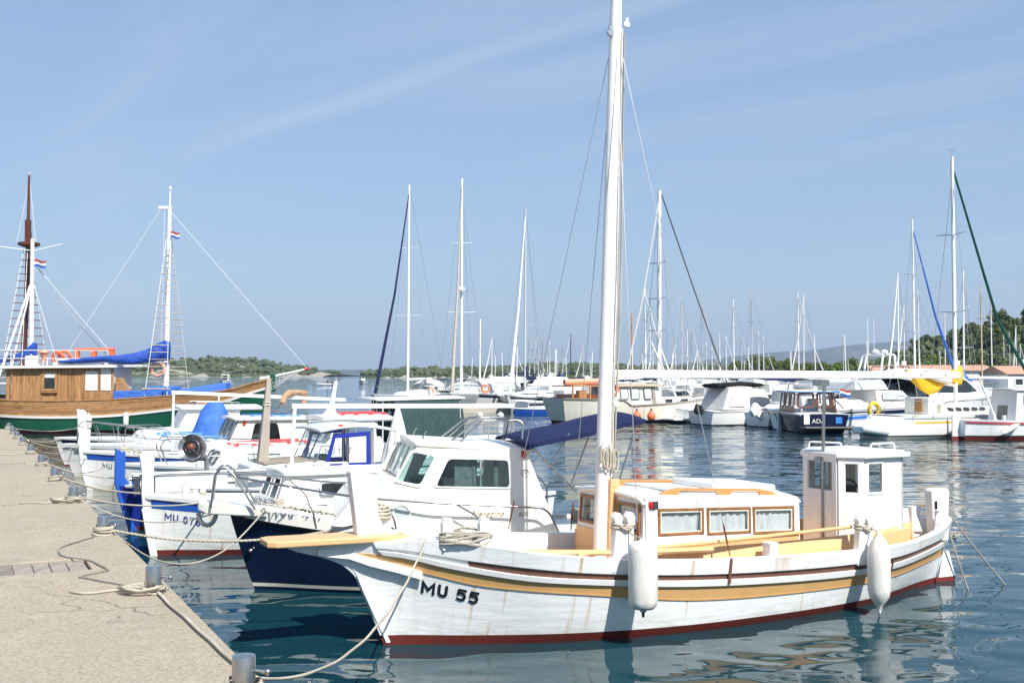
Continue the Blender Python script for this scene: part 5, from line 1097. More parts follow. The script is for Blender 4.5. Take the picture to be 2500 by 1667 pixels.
m.tube([(4.62, -.3, 2.02), (4.70, -.22, 2.20), (4.85, -.1, 2.28), (5.15, .1, 2.30), (5.36, .22, 2.26), (5.40, .28, 2.10), (5.36, .3, 2.00)], lambda f: .085 + .02*math.sin(f*21), 10); cnp = m.build('folded_canopy', 'tan_canvas', b, smooth=60)
for p0, p1 in (((4.62, -.3, 2.05), (4.08, -.5, 1.60)), ((4.66, -.26, 2.08), (4.18, -.5, 1.58)), ((5.36, .3, 2.02), (4.86, .3, 1.66)), ((5.32, .3, 2.04), (4.78, .3, 1.64))): MB().tube([p0, p1], .014, 6).build('canopy_strut', 'steel', cnp)
coil(b, (.75, -.45, .90), .12, 5, .018, .10, seed=4); coil(b, (1.0, -.55, .86), .09, 4, .018, .08, seed=6)

# --- white boat with a blue covered console
b = thing('motor_boat', 'white motorboat with pulpit rails and bright blue cover over its console', 'boat', (-11.9, 30.2, 0), AX); B7521 = b
h = hullset(6.8, 1.15, .86, .74, .74, .35, .85, .82)
std_bits(b, h, .05, 'gelcoat_white', 'old_cream', 'gelcoat_white', .01, 'gelcoat_white', .09, .035)
h.band(MB(), lambda t: h.sheer(t) - .13, lambda t: h.sheer(t) - .095, .045, .04, 1, 40).build('rub_rail', 'grey_plastic', b, smooth=40)
hull_text(b, h, '7521', 1.18, .60, .10, 'letter_black', -.03, weight=.2)
stem_post(b, .06, .28, .70, 1.82, .10, flare=.04)
m = MB(); m.hexa([(1.5, -.65, .74), (3.0, -.85, .70), (3.0, .85, .70), (1.5, .65, .74), (1.75, -.55, 1.02), (3.0, -.75, 1.10), (3.0, .75, 1.10), (1.75, .55, 1.02)]); m.build('cuddy', 'gelcoat_white', b, smooth=0, bevel=.06, seg=3)
for y in (-.4, .4): rack(b, 2.2, 4.3, y, 1.06, 'sky_blue_paint', 0, .07, .09, 4)
MB().box(2.7, 5.2, -.75, .75, .68, 1.00).build('engine_box', 'gelcoat_white', b, smooth=0, bevel=.04)
def cov(u, v):
    w = 2*math.pi*u; s = (1 - v)**.55; k = 1 + .05*math.sin(w*5 + 2)*(1 - v) + .03*math.sin(w*3 + v*6)
    cxx = 3.66 + .12*v - .03; return (cxx + (.16 + .44*s)*math.cos(w)*k, (.14 + .45*s)*math.sin(w)*k, .90 + 1.06*v**.92 if v < .999 else 1.97)
m = MB(); m.grid(cov, 40, 14); m.add([cov(i/40, 1.0) for i in range(40)], [tuple(range(40))]); m.build('console_cover', 'blue_tarp', b, smooth=70)
for sd in (-1, 1):
    pipe(b, 'pulpit', [(.05, sd*.10, .95), (.08, sd*.14, 1.42), (.20, sd*.20, 1.50), (1.2, sd*.68, 1.36), (2.6, sd*.98, 1.16), (3.0, sd*1.04, .78)], .015, 'steel', .14)
    pipe(b, 'mid_rail', [(.08, sd*.14, 1.20), (1.2, sd*.68, 1.08), (2.6, sd*.98, .95)], .009, 'steel', .1)
    for a, y in ((.5, .34), (1.0, .58), (1.6, .78), (2.2, .90)): MB().tube([(a, sd*y, 1.45 - .12*a), (a + .2, sd*(y + .05), .80)], .012, 6).build('stanchion', 'steel', b)

# --- white boat with overhanging cabin top
b = thing('motor_boat', 'white boat with overhanging cabin roof moored beside the green wooden ship', 'boat', (-13.5, 33.5, 0), AX); BOV = b
h = hullset(7.4, 1.25, .86, .72, .76, .3, .8, .82)
std_bits(b, h, .05, 'gelcoat_white', 'antifoul_red', 'gelcoat_white', .02, 'gelcoat_white', .06, .03)
h.band(MB(), lambda t: h.sheer(t) - .14, lambda t: h.sheer(t) - .02, .010, .02, .35, 20).build('bow_stripe', 'navy_gel', b, smooth=40)
side = [(3.10, .70), (3.25, 1.20), (3.52, 1.72), (5.1, 1.70), (5.0, 1.25), (5.4, .70)]; m = MB()
for sd in (-1, 1): poly_wall(m, side, [], lambda x, z: (x, sd*(.88 - .1*(z - .7)), z))
for (x0, z0), (x1, z1) in zip(side[:2], side[1:3]): m.add([(x0, -.88 + .1*(z0 - .7), z0), (x0, .88 - .1*(z0 - .7), z0), (x1, .88 - .1*(z1 - .7), z1), (x1, -.88 + .1*(z1 - .7), z1)], [(0, 1, 2, 3)])
m.build('cabin', 'gelcoat_white', b, smooth=0, solid=.03, off=0, bevel=.02)
roof_slab(b, 'cabin_roof', 'gelcoat_white', 3.25, 5.75, .92, 1.75, 1.73, .07, .09, .1)
for y in (-.6, .6): pipe(b, 'roof_rail', [(3.7, y, 1.78), (3.75, y, 1.90), (5.1, y, 1.88), (5.15, y, 1.76)], .015, 'steel', .06)
MB().tube([(4.6, .2, 1.8), (4.62, .2, 2.1)], .02, 8).build('roof_light', 'mast_white', b)
poly_window(b, [(4.0, -.86, 1.22), (4.8, -.86, 1.22), (4.8, -.81, 1.56), (4.1, -.81, 1.56)], (0, -1, 0), 'grey_white', 'glass_pale', .03, .02, rad=.08)
m = MB(); m.hexa([(1.9, -.65, .74), (3.2, -.85, .70), (3.2, .85, .70), (1.9, .65, .74), (2.15, -.55, 1.02), (3.2, -.75, 1.10), (3.2, .75, 1.10), (2.15, .55, 1.02)]); m.build('foredeck_trunk', 'gelcoat_white', b, smooth=0, bevel=.06, seg=3)
for sd in (-1, 1): pipe(b, 'guard_rail', [(1.6, sd*.80, .80), (1.62, sd*.8, 1.16), (2.9, sd*1.02, 1.15), (3.3, sd*1.1, .74)], .014, 'steel', .1)

# --- boat under a white canopy hung with green shade netting
b = thing('covered_boat', 'boat with white canopy roof hung with dark green shade netting', 'boat', (-6.6, 32.6, 0), AX); BNET = b
h = hullset(7.2, 1.2, .80, .70, .74, .3, .8, .82)
std_bits(b, h, .05, 'gelcoat_white', 'antifoul_red', 'gelcoat_white', .05, 'gelcoat_white', .06, .03)
roof_slab(b, 'canopy_roof', 'gelcoat_white', 2.45, 5.25, 1.05, 2.02, 2.06, .05, .05, .12)
for a in (2.6, 3.1, 5.1):
    for sd in (-1, 1): MB().tube([(a, sd*.98, .72), (a, sd*.98, 2.02)], .018, 8).build('canopy_post', 'mast_white', b)
def net(u, v):
    P = [(2.95, -1.02), (5.12, -1.02), (5.16, -.9), (5.16, 1.02), (2.95, 1.02)]; seg = [0, .48, .5, .78, 1.0]
    i = max(k for k in range(4) if u >= seg[k] - 1e-6); f = (u - seg[i])/(seg[i+1] - seg[i]); x = P[i][0]*(1-f) + P[i+1][0]*f; y = P[i][1]*(1-f) + P[i+1][1]*f
    bul = .05*math.sin(math.pi*v)*(1 + .5*math.sin(u*40)); return (x + (bul if .48 < u < .8 else 0) + .10*(1 - v)*(u > .49) , y - (bul if u < .49 else -bul if u > .78 else 0), .62 + 1.42*v)
MB().grid(net, 60, 10).build('shade_netting', 'shade_net', b, smooth=80)
MB().tube([(5.06, -1.08, 1.95), (5.07, -1.08, 1.42)], .012, 6).build('netting_batten', 'mast_white', b)
m = MB(); m.grid(lambda u, v: (2.42 + .6*u, (2*v - 1)*.6, 1.62 - .10*math.sin(math.pi*u) + .02*(2*v-1)**2), 8, 6); m.build('rolled_awning', 'white_canvas', b, smooth=60, solid=.05)
for a in (2.48, 2.98): MB().tube([(a, -.5, 1.62), (a, -.5, 2.03)], .012, 6).build('awning_strap', 'mast_white', b)
# closed parasol standing in the red-railed boat
t = thing('parasol', 'closed white parasol with dark lettering standing behind the blue framed wheelhouse', 'parasol', (-2.58, 25.0, 0.66))
def par(u, v):
    w = 2*math.pi*u; r = (.035 + .29*(1 - v)**.85)*(1 + .16*math.cos(w*8)*(1 - v)**.5); return (r*math.cos(w), r*math.sin(w), 1.38*v)
MB().grid(par, 64, 10).build('canopy', 'white_canvas', t, smooth=70)
MB().tube([(0, 0, -.2), (0, 0, 1.42)], .02, 8).lathe([(.03, 1.36), (.035, 1.39), (.012, 1.44)], n=10).build('pole', 'white_paint', t)
make_text('lettering', 'COOI', .12, 'letter_black', t, lambda x, y: Vector((-.22 + x*.62, -.05 - .335*(1 - (.42 + y)/1.38) + .0, .42 + y - x*.35)), width=.9)
make_text('lettering', 'T', .10, 'letter_grey', t, lambda x, y: Vector((.02 + x, -.05 - .345*(1 - (.06 + y)/1.38), .08 + y)))
# ------------------------------------------------------------------ the green wooden ship
b = thing('wooden_ship', 'green and varnished wooden two-masted ship at the end of the quay', 'ship', (-12.4, 53.6, 0), R(181)); SHIP = b
h = Hull(15.5, deck=[(0, .05), (.05, .75), (.12, 1.35), (.22, 1.85), (.35, 2.1), (.55, 2.15), (.75, 2.0), (.9, 1.6), (1, 1.05)], wl=[(0, .03), (.05, .35), (.12, .85), (.22, 1.4), (.35, 1.85), (.55, 2.0), (.72, 1.75), (.88, .8), (1, .15)],
         sheer=[(0, 2.52), (.05, 2.28), (.09, 2.05), (.16, 1.85), (.25, 1.74), (.42, 1.56), (.6, 1.50), (.76, 1.58), (.88, 1.80), (1, 2.1)], bow=[(-.6, .6), (0, 0), (1.2, -.45), (2.6, -.85)], stern=[(-.6, 14.6), (0, 15.0), (1.0, 15.5), (2.2, 16.2)])
ST = lambda t: h.sheer(t) - (.42 + .36*math.sin(min(1, t/.5)*math.pi/2))
h.shell(MB(), .16, ST, 60, 8).build('hull', 'green_hull', b, smooth=60)
h.shell(MB(), -.6, .16, 60, 3).build('bottom', 'antifoul_red', b, smooth=60)
h.band(MB(), lambda t: ST(t) - .02, lambda t: ST(t) + .09, .05, .0, 1, 60).build('white_strake', 'white_paint', b, smooth=40)
NP = 6
for sd, segs in ((1, 3), (-1, 1)):
    for k in range(NP):
        for s in range(segs):
            t0, t1 = s/segs, (s + 1)/segs - (.001 if segs > 1 else 0); off = (.06*((k*37) % 5 - 2)) if 0 < s else 0
            t0 = max(0, min(1, t0 + off)); t1 = max(0, min(1, t1 + ((.06*((k*37) % 5 - 2)) if s < segs - 1 else 0)))
            lo = lambda t, k=k: ST(t) + .09 + (h.sheer(t) - ST(t) - .09)*k/NP + .006
            hi = lambda t, k=k: ST(t) + .09 + (h.sheer(t) - ST(t) - .09)*(k + 1)/NP
            h.band(MB(), lo, hi, .008 + .006*((k*7 + s*3) % 3), t0, t1, max(10, 40//segs), .03, (sd,)).build('plank', 'varnish_wood', b, smooth=40)
h.band(MB(), lambda t: h.sheer(t), lambda t: h.sheer(t) + .06, .05, 0, 1, 60, .12).build('gunwale', 'varnish_wood', b, smooth=40)
h.shell(MB(), ST, lambda t: h.sheer(t) - .01, 50, 2).build('bulwark_core', 'mahogany', b, smooth=60)
h.deck(MB(), .45, .08, .08).build('deck', 'grey_wood', b, smooth=60)
make_text('name_lettering', 'NIKA', .40, 'letter_white', b, lambda x, y: h.on(12.75 - x, .62 + y + .06*x, 1, .02), bold=.006)
make_text('name_lettering', 'SIBENIK', .17, 'letter_white', b, lambda x, y: h.on(12.7 - x, .40 + y + .05*x, 1, .02), width=1.1)
# deckhouse of upright boards
yc = 1.45; a0, a1, zb, zt = 6.40, 11.10, 1.15, 3.10
wn_ = [(8.98, 9.66, 1.98, 2.92)]; pan = [(7.02, 7.72, 1.95, 2.90), (6.42, 7.0, 1.95, 3.02)]
x = a0; rr = random.Random(2)
dh = MB().box(a0 + .05, a1, -yc + .03, yc - .03, 1.0, zt).build('deckhouse_frame', 'mahogany', b, smooth=0)
while x < a1 - .02:
    w = min(.15, a1 - x); m = MB(); y0 = yc - .02 + rr.uniform(0, .012); m.box(x + .004, x + w - .004, y0, y0 + .035, zb, zt); m.build('board', 'varnish_board', b, smooth=0); x += w
y = -yc
while y < yc - .02:
    w = min(.15, yc - y); MB().box(a0 + .0 - rr.uniform(0, .01), a0 + .06, y + .004, y + w - .004, zb, 2.0).build('board', 'varnish_board', b, smooth=0); y += w
for (p, q_, z0, z1) in wn_:
    w = window(b, [(q_, yc + .055, z0), (p, yc + .055, z0), (p, yc + .055, z1), (q_, yc + .055, z1)], .09, .05, 'varnish_wood', 'glass_dark', (0, 1, 0), .006)
    MB().box(p + .1, q_ - .1, yc + .062, yc + .068, z1 - .33, z1 - .10).build('window_blind', 'curtain', w, smooth=0); MB().box(p - .04, q_ + .04, yc + .05, yc + .14, z0 - .10, z0 - .02).build('window_sill', 'varnish_wood', w, smooth=0, bevel=.01)
for i, (p, q_, z0, z1) in enumerate(pan):
    m = MB(); m.box(p + .05, q_ - .05, yc + .036, yc + .05, z0 + .04, z1); m.build('canvas_panel', 'white_canvas', b, smooth=0, bevel=.01)
MB().box(a0 - .02, a0 + .005, -1.2, yc - .02, 2.02, 3.05).build('canvas_panel', 'white_canvas', b, smooth=0)
for p in (6.40, 7.03, 7.76, 8.9, 9.72, 11.08): MB().box(p - .045, p + .045, yc + .03, yc + .07, zb, zt).build('corner_post', 'varnish_board', b, smooth=0)
m = MB(); m.prism([(5.75, -1.7, 3.10), (6.2, 1.75, 3.06), (15.0, 1.75, 2.98), (15.0, -1.7, 2.98)], (0, 0, .13)); m.build('deckhouse_roof', 'white_paint', b, smooth=0, bevel=.02)
MB().box(6.9, 9.2, .5, 1.5, 3.17, 3.32).build('roof_hatch', 'white_paint', b, smooth=0, bevel=.02); MB().box(9.75, 10.6, .6, 1.3, 3.15, 3.62).build('roof_locker', 'white_paint', b, smooth=0, bevel=.06)
for p in (11.3, 11.9, 12.6): MB().box(p - .08, p + .08, yc - .1, yc, 1.1, 3.0).build('awning_post', 'varnish_board', b, smooth=0)
MB().prism([(11.9, yc, 1.2), (12.2, yc, 1.2), (12.9, yc, 3.0), (12.6, yc, 3.0)], (0, .08, 0)).build('brace', 'varnish_board', b, smooth=0)
for z in (2.3, 2.62): MB().box(11.2, 13.5, yc - .05, yc, z, z + .07).build('cockpit_rail', 'white_paint', b, smooth=0)
MB().box(11.15, 14, -1.2, 1.0, 1.0, 1.6).build('cockpit_bench', 'mahogany', b, smooth=0)
# rails and safety gear on the roof
for z in (3.48, 3.86): MB().tube([(6.6, 1.6, z), (14.5, 1.6, z + .03)], .018, 6).build('roof_rail', 'mast_white', b)
for p in (6.6, 8.1, 9.6, 11.1, 12.4, 13.6): MB().tube([(p, 1.6, 3.1), (p, 1.6, 3.9)], .018, 6).build('rail_post', 'mast_white', b)
for i, (p, z) in enumerate(((8.75, 3.55), (9.05, 3.50))): 
    t = thing('lifebuoy', ('orange lifebuoy lying on the deckhouse roof of the green ship, nearer the bow', 'orange lifebuoy lying on the deckhouse roof of the green ship, nearer the stern')[i], 'lifebuoy', SHIP.matrix_basis @ Vector((p, 1.2, z)), 0)
    MB().torus((0, 0, 0), .30, .085, (.25, 1, .2), 24, 10).build('ring', 'orange_plastic', t); MB().torus((0, 0, 0), .37, .012, (.25, 1, .2), 24, 6).build('grab_line', 'wire_white', t)
t = thing('life_raft', 'orange box-shaped life float on the deckhouse roof of the green ship', 'life raft', SHIP.matrix_basis @ Vector((7.4, 1.0, 3.3)), R(181))
for (x0, x1, z0, z1) in ((-.9, .95, .55, .70), (-.9, -.70, 0, .55), (-.05, .15, 0, .55), (.75, .95, 0, .55)): MB().box(x0, x1, -.18, .18, z0, z1).build('float', 'orange_plastic', t, smooth=0, bevel=.05, seg=3)
MB().lathe([(.10, 0), (.17, .35), (.24, .42), (.20, .55)], (9.6, 1.5, 3.35), n=12).build('ensign_bag', 'faded_orange', b, smooth=40)
# masts
def ladder(boat, a, ztop, zbot, yb, halfw, step=.36, rmat='old_post_wood'):
    for sd in (1, -1):
        for k in (-1, 1): MB().tube([(a + k*halfw, sd*yb, zbot), (a + k*.09, sd*.12, ztop)], .016, 5).build('shroud', 'wire_white', boat)
        z = zbot + .3
        while z < ztop - .5:
            f = (z - zbot)/(ztop - zbot); w = halfw + (.09 - halfw)*f; y = yb + (.12 - yb)*f; MB().tube([(a - w*1.12, sd*y, z), (a + w*1.12, sd*y, z)], .022, 5).build('rung', rmat, boat); z += step*(1 - .25*f)
ma = 4.35
MB().tube([(ma, 0, 1.0), (ma - .05, 0, 5), (ma - .12, 0, 10.9)], .15, 12, r1=.10).build('foremast', 'mast_white', b, smooth=50)
MB().tube([(ma - .12, 0, 10.7), (ma - .14, 0, 11.75)], .05, 8, r1=.03).lathe([(.06, 11.72), (.07, 11.8), (.02, 11.88)], (ma - .14, 0, 0), n=8).build('topmast', 'mast_white', b, smooth=50)
MB().box(ma - .05, ma + .42, -.08, .08, 10.75, 10.9).build('crosstree', 'mast_white', b, smooth=0, bevel=.02)
ladder(b, ma - .1, 9.3, 1.75, 1.9, .52)
MB().box(ma - .75, ma + .55, 1.83, 1.93, 2.05, 2.12).build('pin_rail', 'old_post_wood', b, smooth=0)
mm_ = 11.0
MB().tube([(mm_ + .3, 0, 1.0), (mm_ + .05, 0, 7.0), (mm_, 0, 9.6)], .13, 10, r1=.13).build('mainmast', 'brown_mast', b, smooth=50)
MB().tube([(mm_, .12, 8.8), (mm_ - .02, .12, 12.35)], .10, 10, r1=.05).box(mm_ - .11, mm_ + .11, .0, .24, 9.1, 10.2).build('topmast', 'brown_mast', b, smooth=50)
MB().lathe([(.12, 8.85), (.50, 8.98), (.52, 9.1), (.44, 9.12), (.1, 9.0)], (mm_, 0, 0), n=18).build('crow_nest', 'mahogany', b, smooth=40)
MB().lathe([(.06, 12.33), (.09, 12.42), (.03, 12.5)], (mm_ - .02, .12, 0), n=8).build('truck', 'old_post_wood', b)
ladder(b, mm_ + .1, 8.8, 3.1, 1.5, .45, .42, 'mahogany')
MB().tube([(10.45, .9, 3.1), (10.5, .8, 9.2)], .11, 10, r1=.09).build('derrick_mast', 'mast_white', b, smooth=50)
MB().tube([(11.85, 1.95, 1.55), (10.52, .9, 7.0)], .06, 8).build('derrick_strut', 'mast_white', b, smooth=50); MB().tube([(11.2, 1.3, 3.1), (10.55, .85, 6.8)], .045, 8).build('derrick_strut', 'mast_white', b, smooth=50)
MB().tube([(9.2, .5, 9.0), (10.5, .6, 8.65), (13.0, .7, 8.95)], .025, 6).build('signal_yard', 'mast_white', b)
def rolled(pts, name, mat, parent, n=14):
    """loose furled sail: (x, z centre, half height, half width, y)"""
    m = MB(); vs = []; k = len(pts)
    for i, (x_, z_, hz_, hw_, y_) in enumerate(pts):
        for j in range(n):
            w = 2*math.pi*j/n; r = 1 + .12*math.sin(w*3 + i*1.1) + .06*math.sin(w*5 + i*2.3)
            vs.append((x_, y_ + hw_*r*math.cos(w), z_ + hz_*r*math.sin(w)))
    fs = [(i*n + j, i*n + (j+1) % n, (i+1)*n + (j+1) % n, (i+1)*n + j) for i in range(k-1) for j in range(n)] + [tuple(range(n))[::-1], tuple((k-1)*n + j for j in range(n))]
    return m.add(vs, fs).build(name, mat, parent, smooth=70)
S = .0194
def shp(px, py): return (620 - px)*S, 2.8 + (911 - py)*.0196
pts = []
for px, y0, y1 in ((409, 832, 877), (398, 829, 879), (384, 840, 882), (360, 856, 886), (335, 863, 889), (305, 867, 888), (270, 869, 884), (230, 873, 886), (190, 878, 887), (163, 881, 886)):
    a_, z0 = shp(px, y0); _, z1 = shp(px, y1); pts.append((a_, (z0 + z1)/2, (z0 - z1)/2, .16 + .05*math.sin(px*.07), .25 + 1.35*min(1, (409 - px)/110)))
rolled(pts, 'furled_sail', 'royal_tarp', b)
pts = []
for px, y0, y1 in ((93, 836, 870), (84, 834, 872), (70, 852, 878), (40, 868, 884), (5, 872, 886), (-40, 874, 884)):
    a_, z0 = shp(px, y0); _, z1 = shp(px, y1); pts.append((a_, (z0 + z1)/2, (z0 - z1)/2, .15, .9))
rolled(pts, 'furled_sail', 'royal_tarp', b)
MB().tube([(4.2, .25, 3.35), (6.2, 1.5, 3.36), (8.9, 1.6, 3.42)], .05, 8).build('boom', 'mast_white', b)
m = MB(); m.box(4.0, 6.25, .4, 1.9, 1.4, 1.98); m.build('deck_cover', 'blue_tarp', b, smooth=0, bevel=.06, seg=3); m = MB(); m.box(3.5, 4.9, .2, 1.5, 1.6, 2.18); m.build('deck_cover', 'blue_tarp', b, smooth=0, bevel=.08, seg=3); m = MB(); m.hexa([(1.25, -.6, 1.8), (3.6, -.9, 1.6), (3.6, .9, 1.6), (1.25, .6, 1.8), (1.35, -.5, 2.36), (3.6, -.8, 2.02), (3.6, .8, 2.02), (1.35, .5, 2.36)]); m.build('deck_cover', 'blue_tarp', b, smooth=0, bevel=.06, seg=3)
MB().prism([(6.25, .9, 1.5), (5.55, .9, 1.72), (6.1, .9, 2.6), (6.25, .9, 2.6)], (0, .6, 0)).build('companion_hood', 'varnish_wood', b, smooth=0)
# bowsprit with netting
MB().tube([(-.2, 0, 2.52), (-.75, 0, 2.62), (-2.45, 0, 3.0)], .09, 10, r1=.05).build('bowsprit', 'mast_white', b, smooth=50); MB().tube([(-2.36, 0, 2.98), (-2.55, 0, 3.02)], .07, 8).build('bowsprit_cap', 'red_paint', b)
MB().box(-.95, -.70, -.12, .12, 1.9, 2.75).build('bow_post', 'green_hull', b, smooth=0, bevel=.02)
m = MB()
for i in range(9):
    f = i/8; m.tube([(-.8 - 1.6*f, .03, 2.62 + .36*f), (-.8 - 1.0*f, .30*(1-f), 1.98 + .75*f)], .008, 4); m.tube([(-.8 - 1.6*f, -.03, 2.62 + .36*f), (-.8 - 1.0*f, -.30*(1-f), 1.98 + .75*f)], .008, 4)
for j in range(5):
    g = j/4
    for sd in (1, -1): m.tube([(-.8, sd*(.03 + .27*g), 2.62 - .64*g), (-2.4 + .6*g, sd*.02, 2.98 - .25*g)], .008, 4)
m.build('bowsprit_net', 'net_white', b)
for p0, p1, mat in (((ma - .12, 0, 10.7), (-2.45, 0, 3.05), 'wire_white'), ((ma + .3, .1, 10.7), (9.0, 1.0, 3.3), 'wire_white'), ((ma + .1, .1, 10.7), (ma + .15, .3, 4.0), 'wire_white'), ((10.3, .8, 7.9), (6.3, .8, 3.3), 'wire_white'), ((10.3, .8, 7.9), (8.2, .9, 5.1), 'rope'), ((8.2, .9, 5.1), (6.6, .9, 3.4), 'wire_dark'), ((10.4, .8, 7.0), (9.0, 1.4, 3.2), 'wire_white'), ((mm_, 0, 12.2), (mm_ + .45, .3, 9.1), 'wire_white'), ((mm_, 0, 12.2), (mm_ - .45, .3, 9.1), 'wire_white'), ((12.8, .9, 6.0), (13.5, 1.2, 3.2), 'wire_white')):
    MB().tube([p0, p1], .012, 5).build('stay', mat, b)
def flag(name, label, p, w, hgt, bands, rz=0.0, pole=0.7, group=None):
    t = thing(name, label, 'flag', p, rz, group); MB().tube([(0, 0, -pole), (0, 0, hgt + .03)], .012, 6).build('staff', 'mast_white', t)
    for i, mt in enumerate(bands):
        z0, z1 = hgt*(1 - (i+1)/len(bands)), hgt*(1 - i/len(bands))
        MB().grid(lambda u, v: (w*u, .10*math.sin(u*5 + 1)*u, z0 + (z1 - z0)*v - .25*u*u*hgt + .03*math.sin(u*7)), 10, 2).build('stripe', mt, t, smooth=60)
    return t
flag('flag', 'small red, white and blue flag on the white derrick of the green ship', SHIP.matrix_basis @ Vector((10.35, .95, 7.85)), .6, .34, ('shirt_red', 'letter_white', 'blue_paint'), R(-5))
flag('flag', 'tiny red, white and blue flag on the foremast of the green ship', SHIP.matrix_basis @ Vector((ma - .2, .15, 9.35)), .45, .3, ('shirt_red', 'letter_white', 'blue_paint'), R(5), .1)
t = thing('lifebuoy', 'faded pink lifebuoy hanging at the foot of the white foremast', 'lifebuoy', SHIP.matrix_basis @ Vector((ma + .28, .35, 3.0)), 0)
MB().torus((0, 0, 0), .31, .08, (0, 1, 0), 24, 10).build('ring', 'faded_orange', t); MB().torus((0, 0, 0), .385, .012, (0, 1, 0), 24, 6).build('grab_line', 'wire_white', t)
for px, ztop, lab in ((242, .95, 'white fender hanging on the green hull nearer the stern'), (329, .98, 'white fender with black end hanging on the green hull nearer the bow')):
    a_ = (620 - px)*.0191; p = SHIP.matrix_basis @ (h.on(a_, .5, 1, .16)); p.z = .12 if px < 300 else .34; fender(p, .13, .85 if px < 300 else .66, lab, SHIP.matrix_basis @ h.on(a_, 1.3, 1, .03), blunt=px > 300)

# ------------------------------------------------------------------ far sailing yachts
def yacht(name, label, p, ang, L, mast, am=.40, group=None, hull='far_white', stripe=None, genoa=None, cover=None, dodger=None, mastmat='mast_white', lod=1, boomdir=1, stays=True, rad=None, cat='sailing boat', spr=2, wiremat='wire'):
    """p = stem at the waterline, X runs aft; mast height above water"""
    b = thing(name, label, cat, p, R(ang), group); B = L*.155
    h = hullset(L, B, L*.105, L*.088, L*.09, L*.09, .72, .8, -.4*L/12)
    nu = 24 if lod else 14
    h.shell(MB(), .06, h.sheer, nu, 5).build('hull', hull, b, smooth=60); h.shell(MB(), -.4, .06, nu, 2).build('bottom', 'navy_gel' if hull != 'navy_gel' else 'antifoul_red', b, smooth=60)
    h.deck(MB(), .0, .0, .05, nu, 4).build('deck', 'far_white', b, smooth=60)
    if stripe: h.band(MB(), lambda t: h.sheer(t) - .22, lambda t: h.sheer(t) - .15, .006, .02, .98, nu).build('stripe', stripe, b)
    za = L*.09; m = MB(); m.hexa([(L*.28, -B*.42, za), (L*.68, -B*.62, za), (L*.68, B*.62, za), (L*.28, B*.42, za), (L*.33, -B*.34, za + .28), (L*.66, -B*.52, za + .46), (L*.66, B*.52, za + .46), (L*.33, B*.34, za + .28)]); cb = m.build('coachroof', 'far_white', b, smooth=0, bevel=.06)
    if lod:
        for sd in (-1, 1):
            for k in range(4):
                f0, f1 = .40 + .065*k, .40 + .065*k + .045
                P = lambda f, zz: (L*f, sd*(B*(.34 + (.52 - .34)*(f - .33)/.33) + .055 + .05*(zz < .2)), za + zz)
                m = MB(); m.add([P(f0, .13), P(f1, .13), P(f1, .26), P(f0, .26)], [(0, 1, 2, 3)]); m.build('window', 'glass_dark', b, smooth=0)
    r = rad or max(.055, L*.0075); x = L*am
    MB().tube([(x, 0, za), (x + .01*mast, 0, mast)], r, 8, r1=r*.75).build('mast', mastmat, b, smooth=60)
    MB().tube([(x + .01*mast - .3, 0, mast + .12), (x + .01*mast + .25, 0, mast + .12)], .012, 4).tube([(x + .01*mast, 0, mast), (x + .01*mast, 0, mast + .25)], .012, 4).build('wind_vane', 'wire', b)
    zb = za + 1.0 + L*.02; xe = x + L*.36*boomdir
    MB().tube([(x, 0, zb), (xe, 0, zb + .05)], r*.75, 6).build('boom', mastmat, b)
    if cover: rolled([(x - .05*boomdir + (xe - x)*f, zb + .12 + .5*(1 - f)**6, .19*(1 - .35*f) + .42*(1 - f)**7, .15*(1 - .3*f), 0) for f in (0, .04, .1, .2, .4, .6, .8, 1)], 'sail_cover', cover, b, 10)
    if spr:
        for k in range(spr):
            z = mast*(.42 + .30*k) if spr > 1 else mast*.55; w = L*.085*(1 - .2*k); MB().tube([(x + .15, -w, z), (x + .01*z, 0, z - .05), (x + .15, w, z)], .025, 5).build('spreader', mastmat, b)
    if stays:
        wr = .012 if lod else .014
        for sd in (-1, 1): MB().tube([(x + .2, sd*B*.95, za), (x + .15, sd*L*.085, mast*.42), (x + .01*mast, 0, mast*.97)], wr, 4).build('shroud', wiremat, b)
        MB().tube([(x + .01*mast, 0, mast), (L*.98, 0, za)], wr, 4).build('backstay', wiremat, b)
    if genoa: MB().tube([(-L*.06, 0, L*.115), (x*.5, 0, mast*.5), (x + .008*mast, 0, mast*.96)], lambda f: .10*(1 - f) + .035, 7).build('furled_genoa', genoa, b, smooth=60)
    elif stays: MB().tube([(-L*.06, 0, L*.11), (x + .01*mast, 0, mast*.97)], .014, 4).build('forestay', wiremat, b)
    if dodger:
        m = MB(); m.grid(lambda u, v: (L*.62 + L*.13*u, B*.62*math.cos(math.pi*v), za + .35 + (.35 + .55*math.sin(math.pi*(.15 + .55*u)))*math.sin(math.pi*v)**.6), 8, 12); m.build('spray_hood', dodger, b, smooth=60)
    if lod:
        for sd in (-1, 1):
            MB().tube([(-L*.07, sd*.12, za + .75), (L*.1, sd*B*.5, za + .68), (L*.4, sd*B*.97, za + .62), (L*.95, sd*B*.78, za + .62)], .014, 4).build('lifeline', 'wire', b)
            for f in (.02, .12, .25, .4, .55, .7, .85, .95): MB().tube([(L*f, sd*(h.half(f, za) - .05), za - .05), (L*f, sd*(h.half(f, za) - .05), za + .63)], .014, 4).build('stanchion', 'wire', b)
    return b
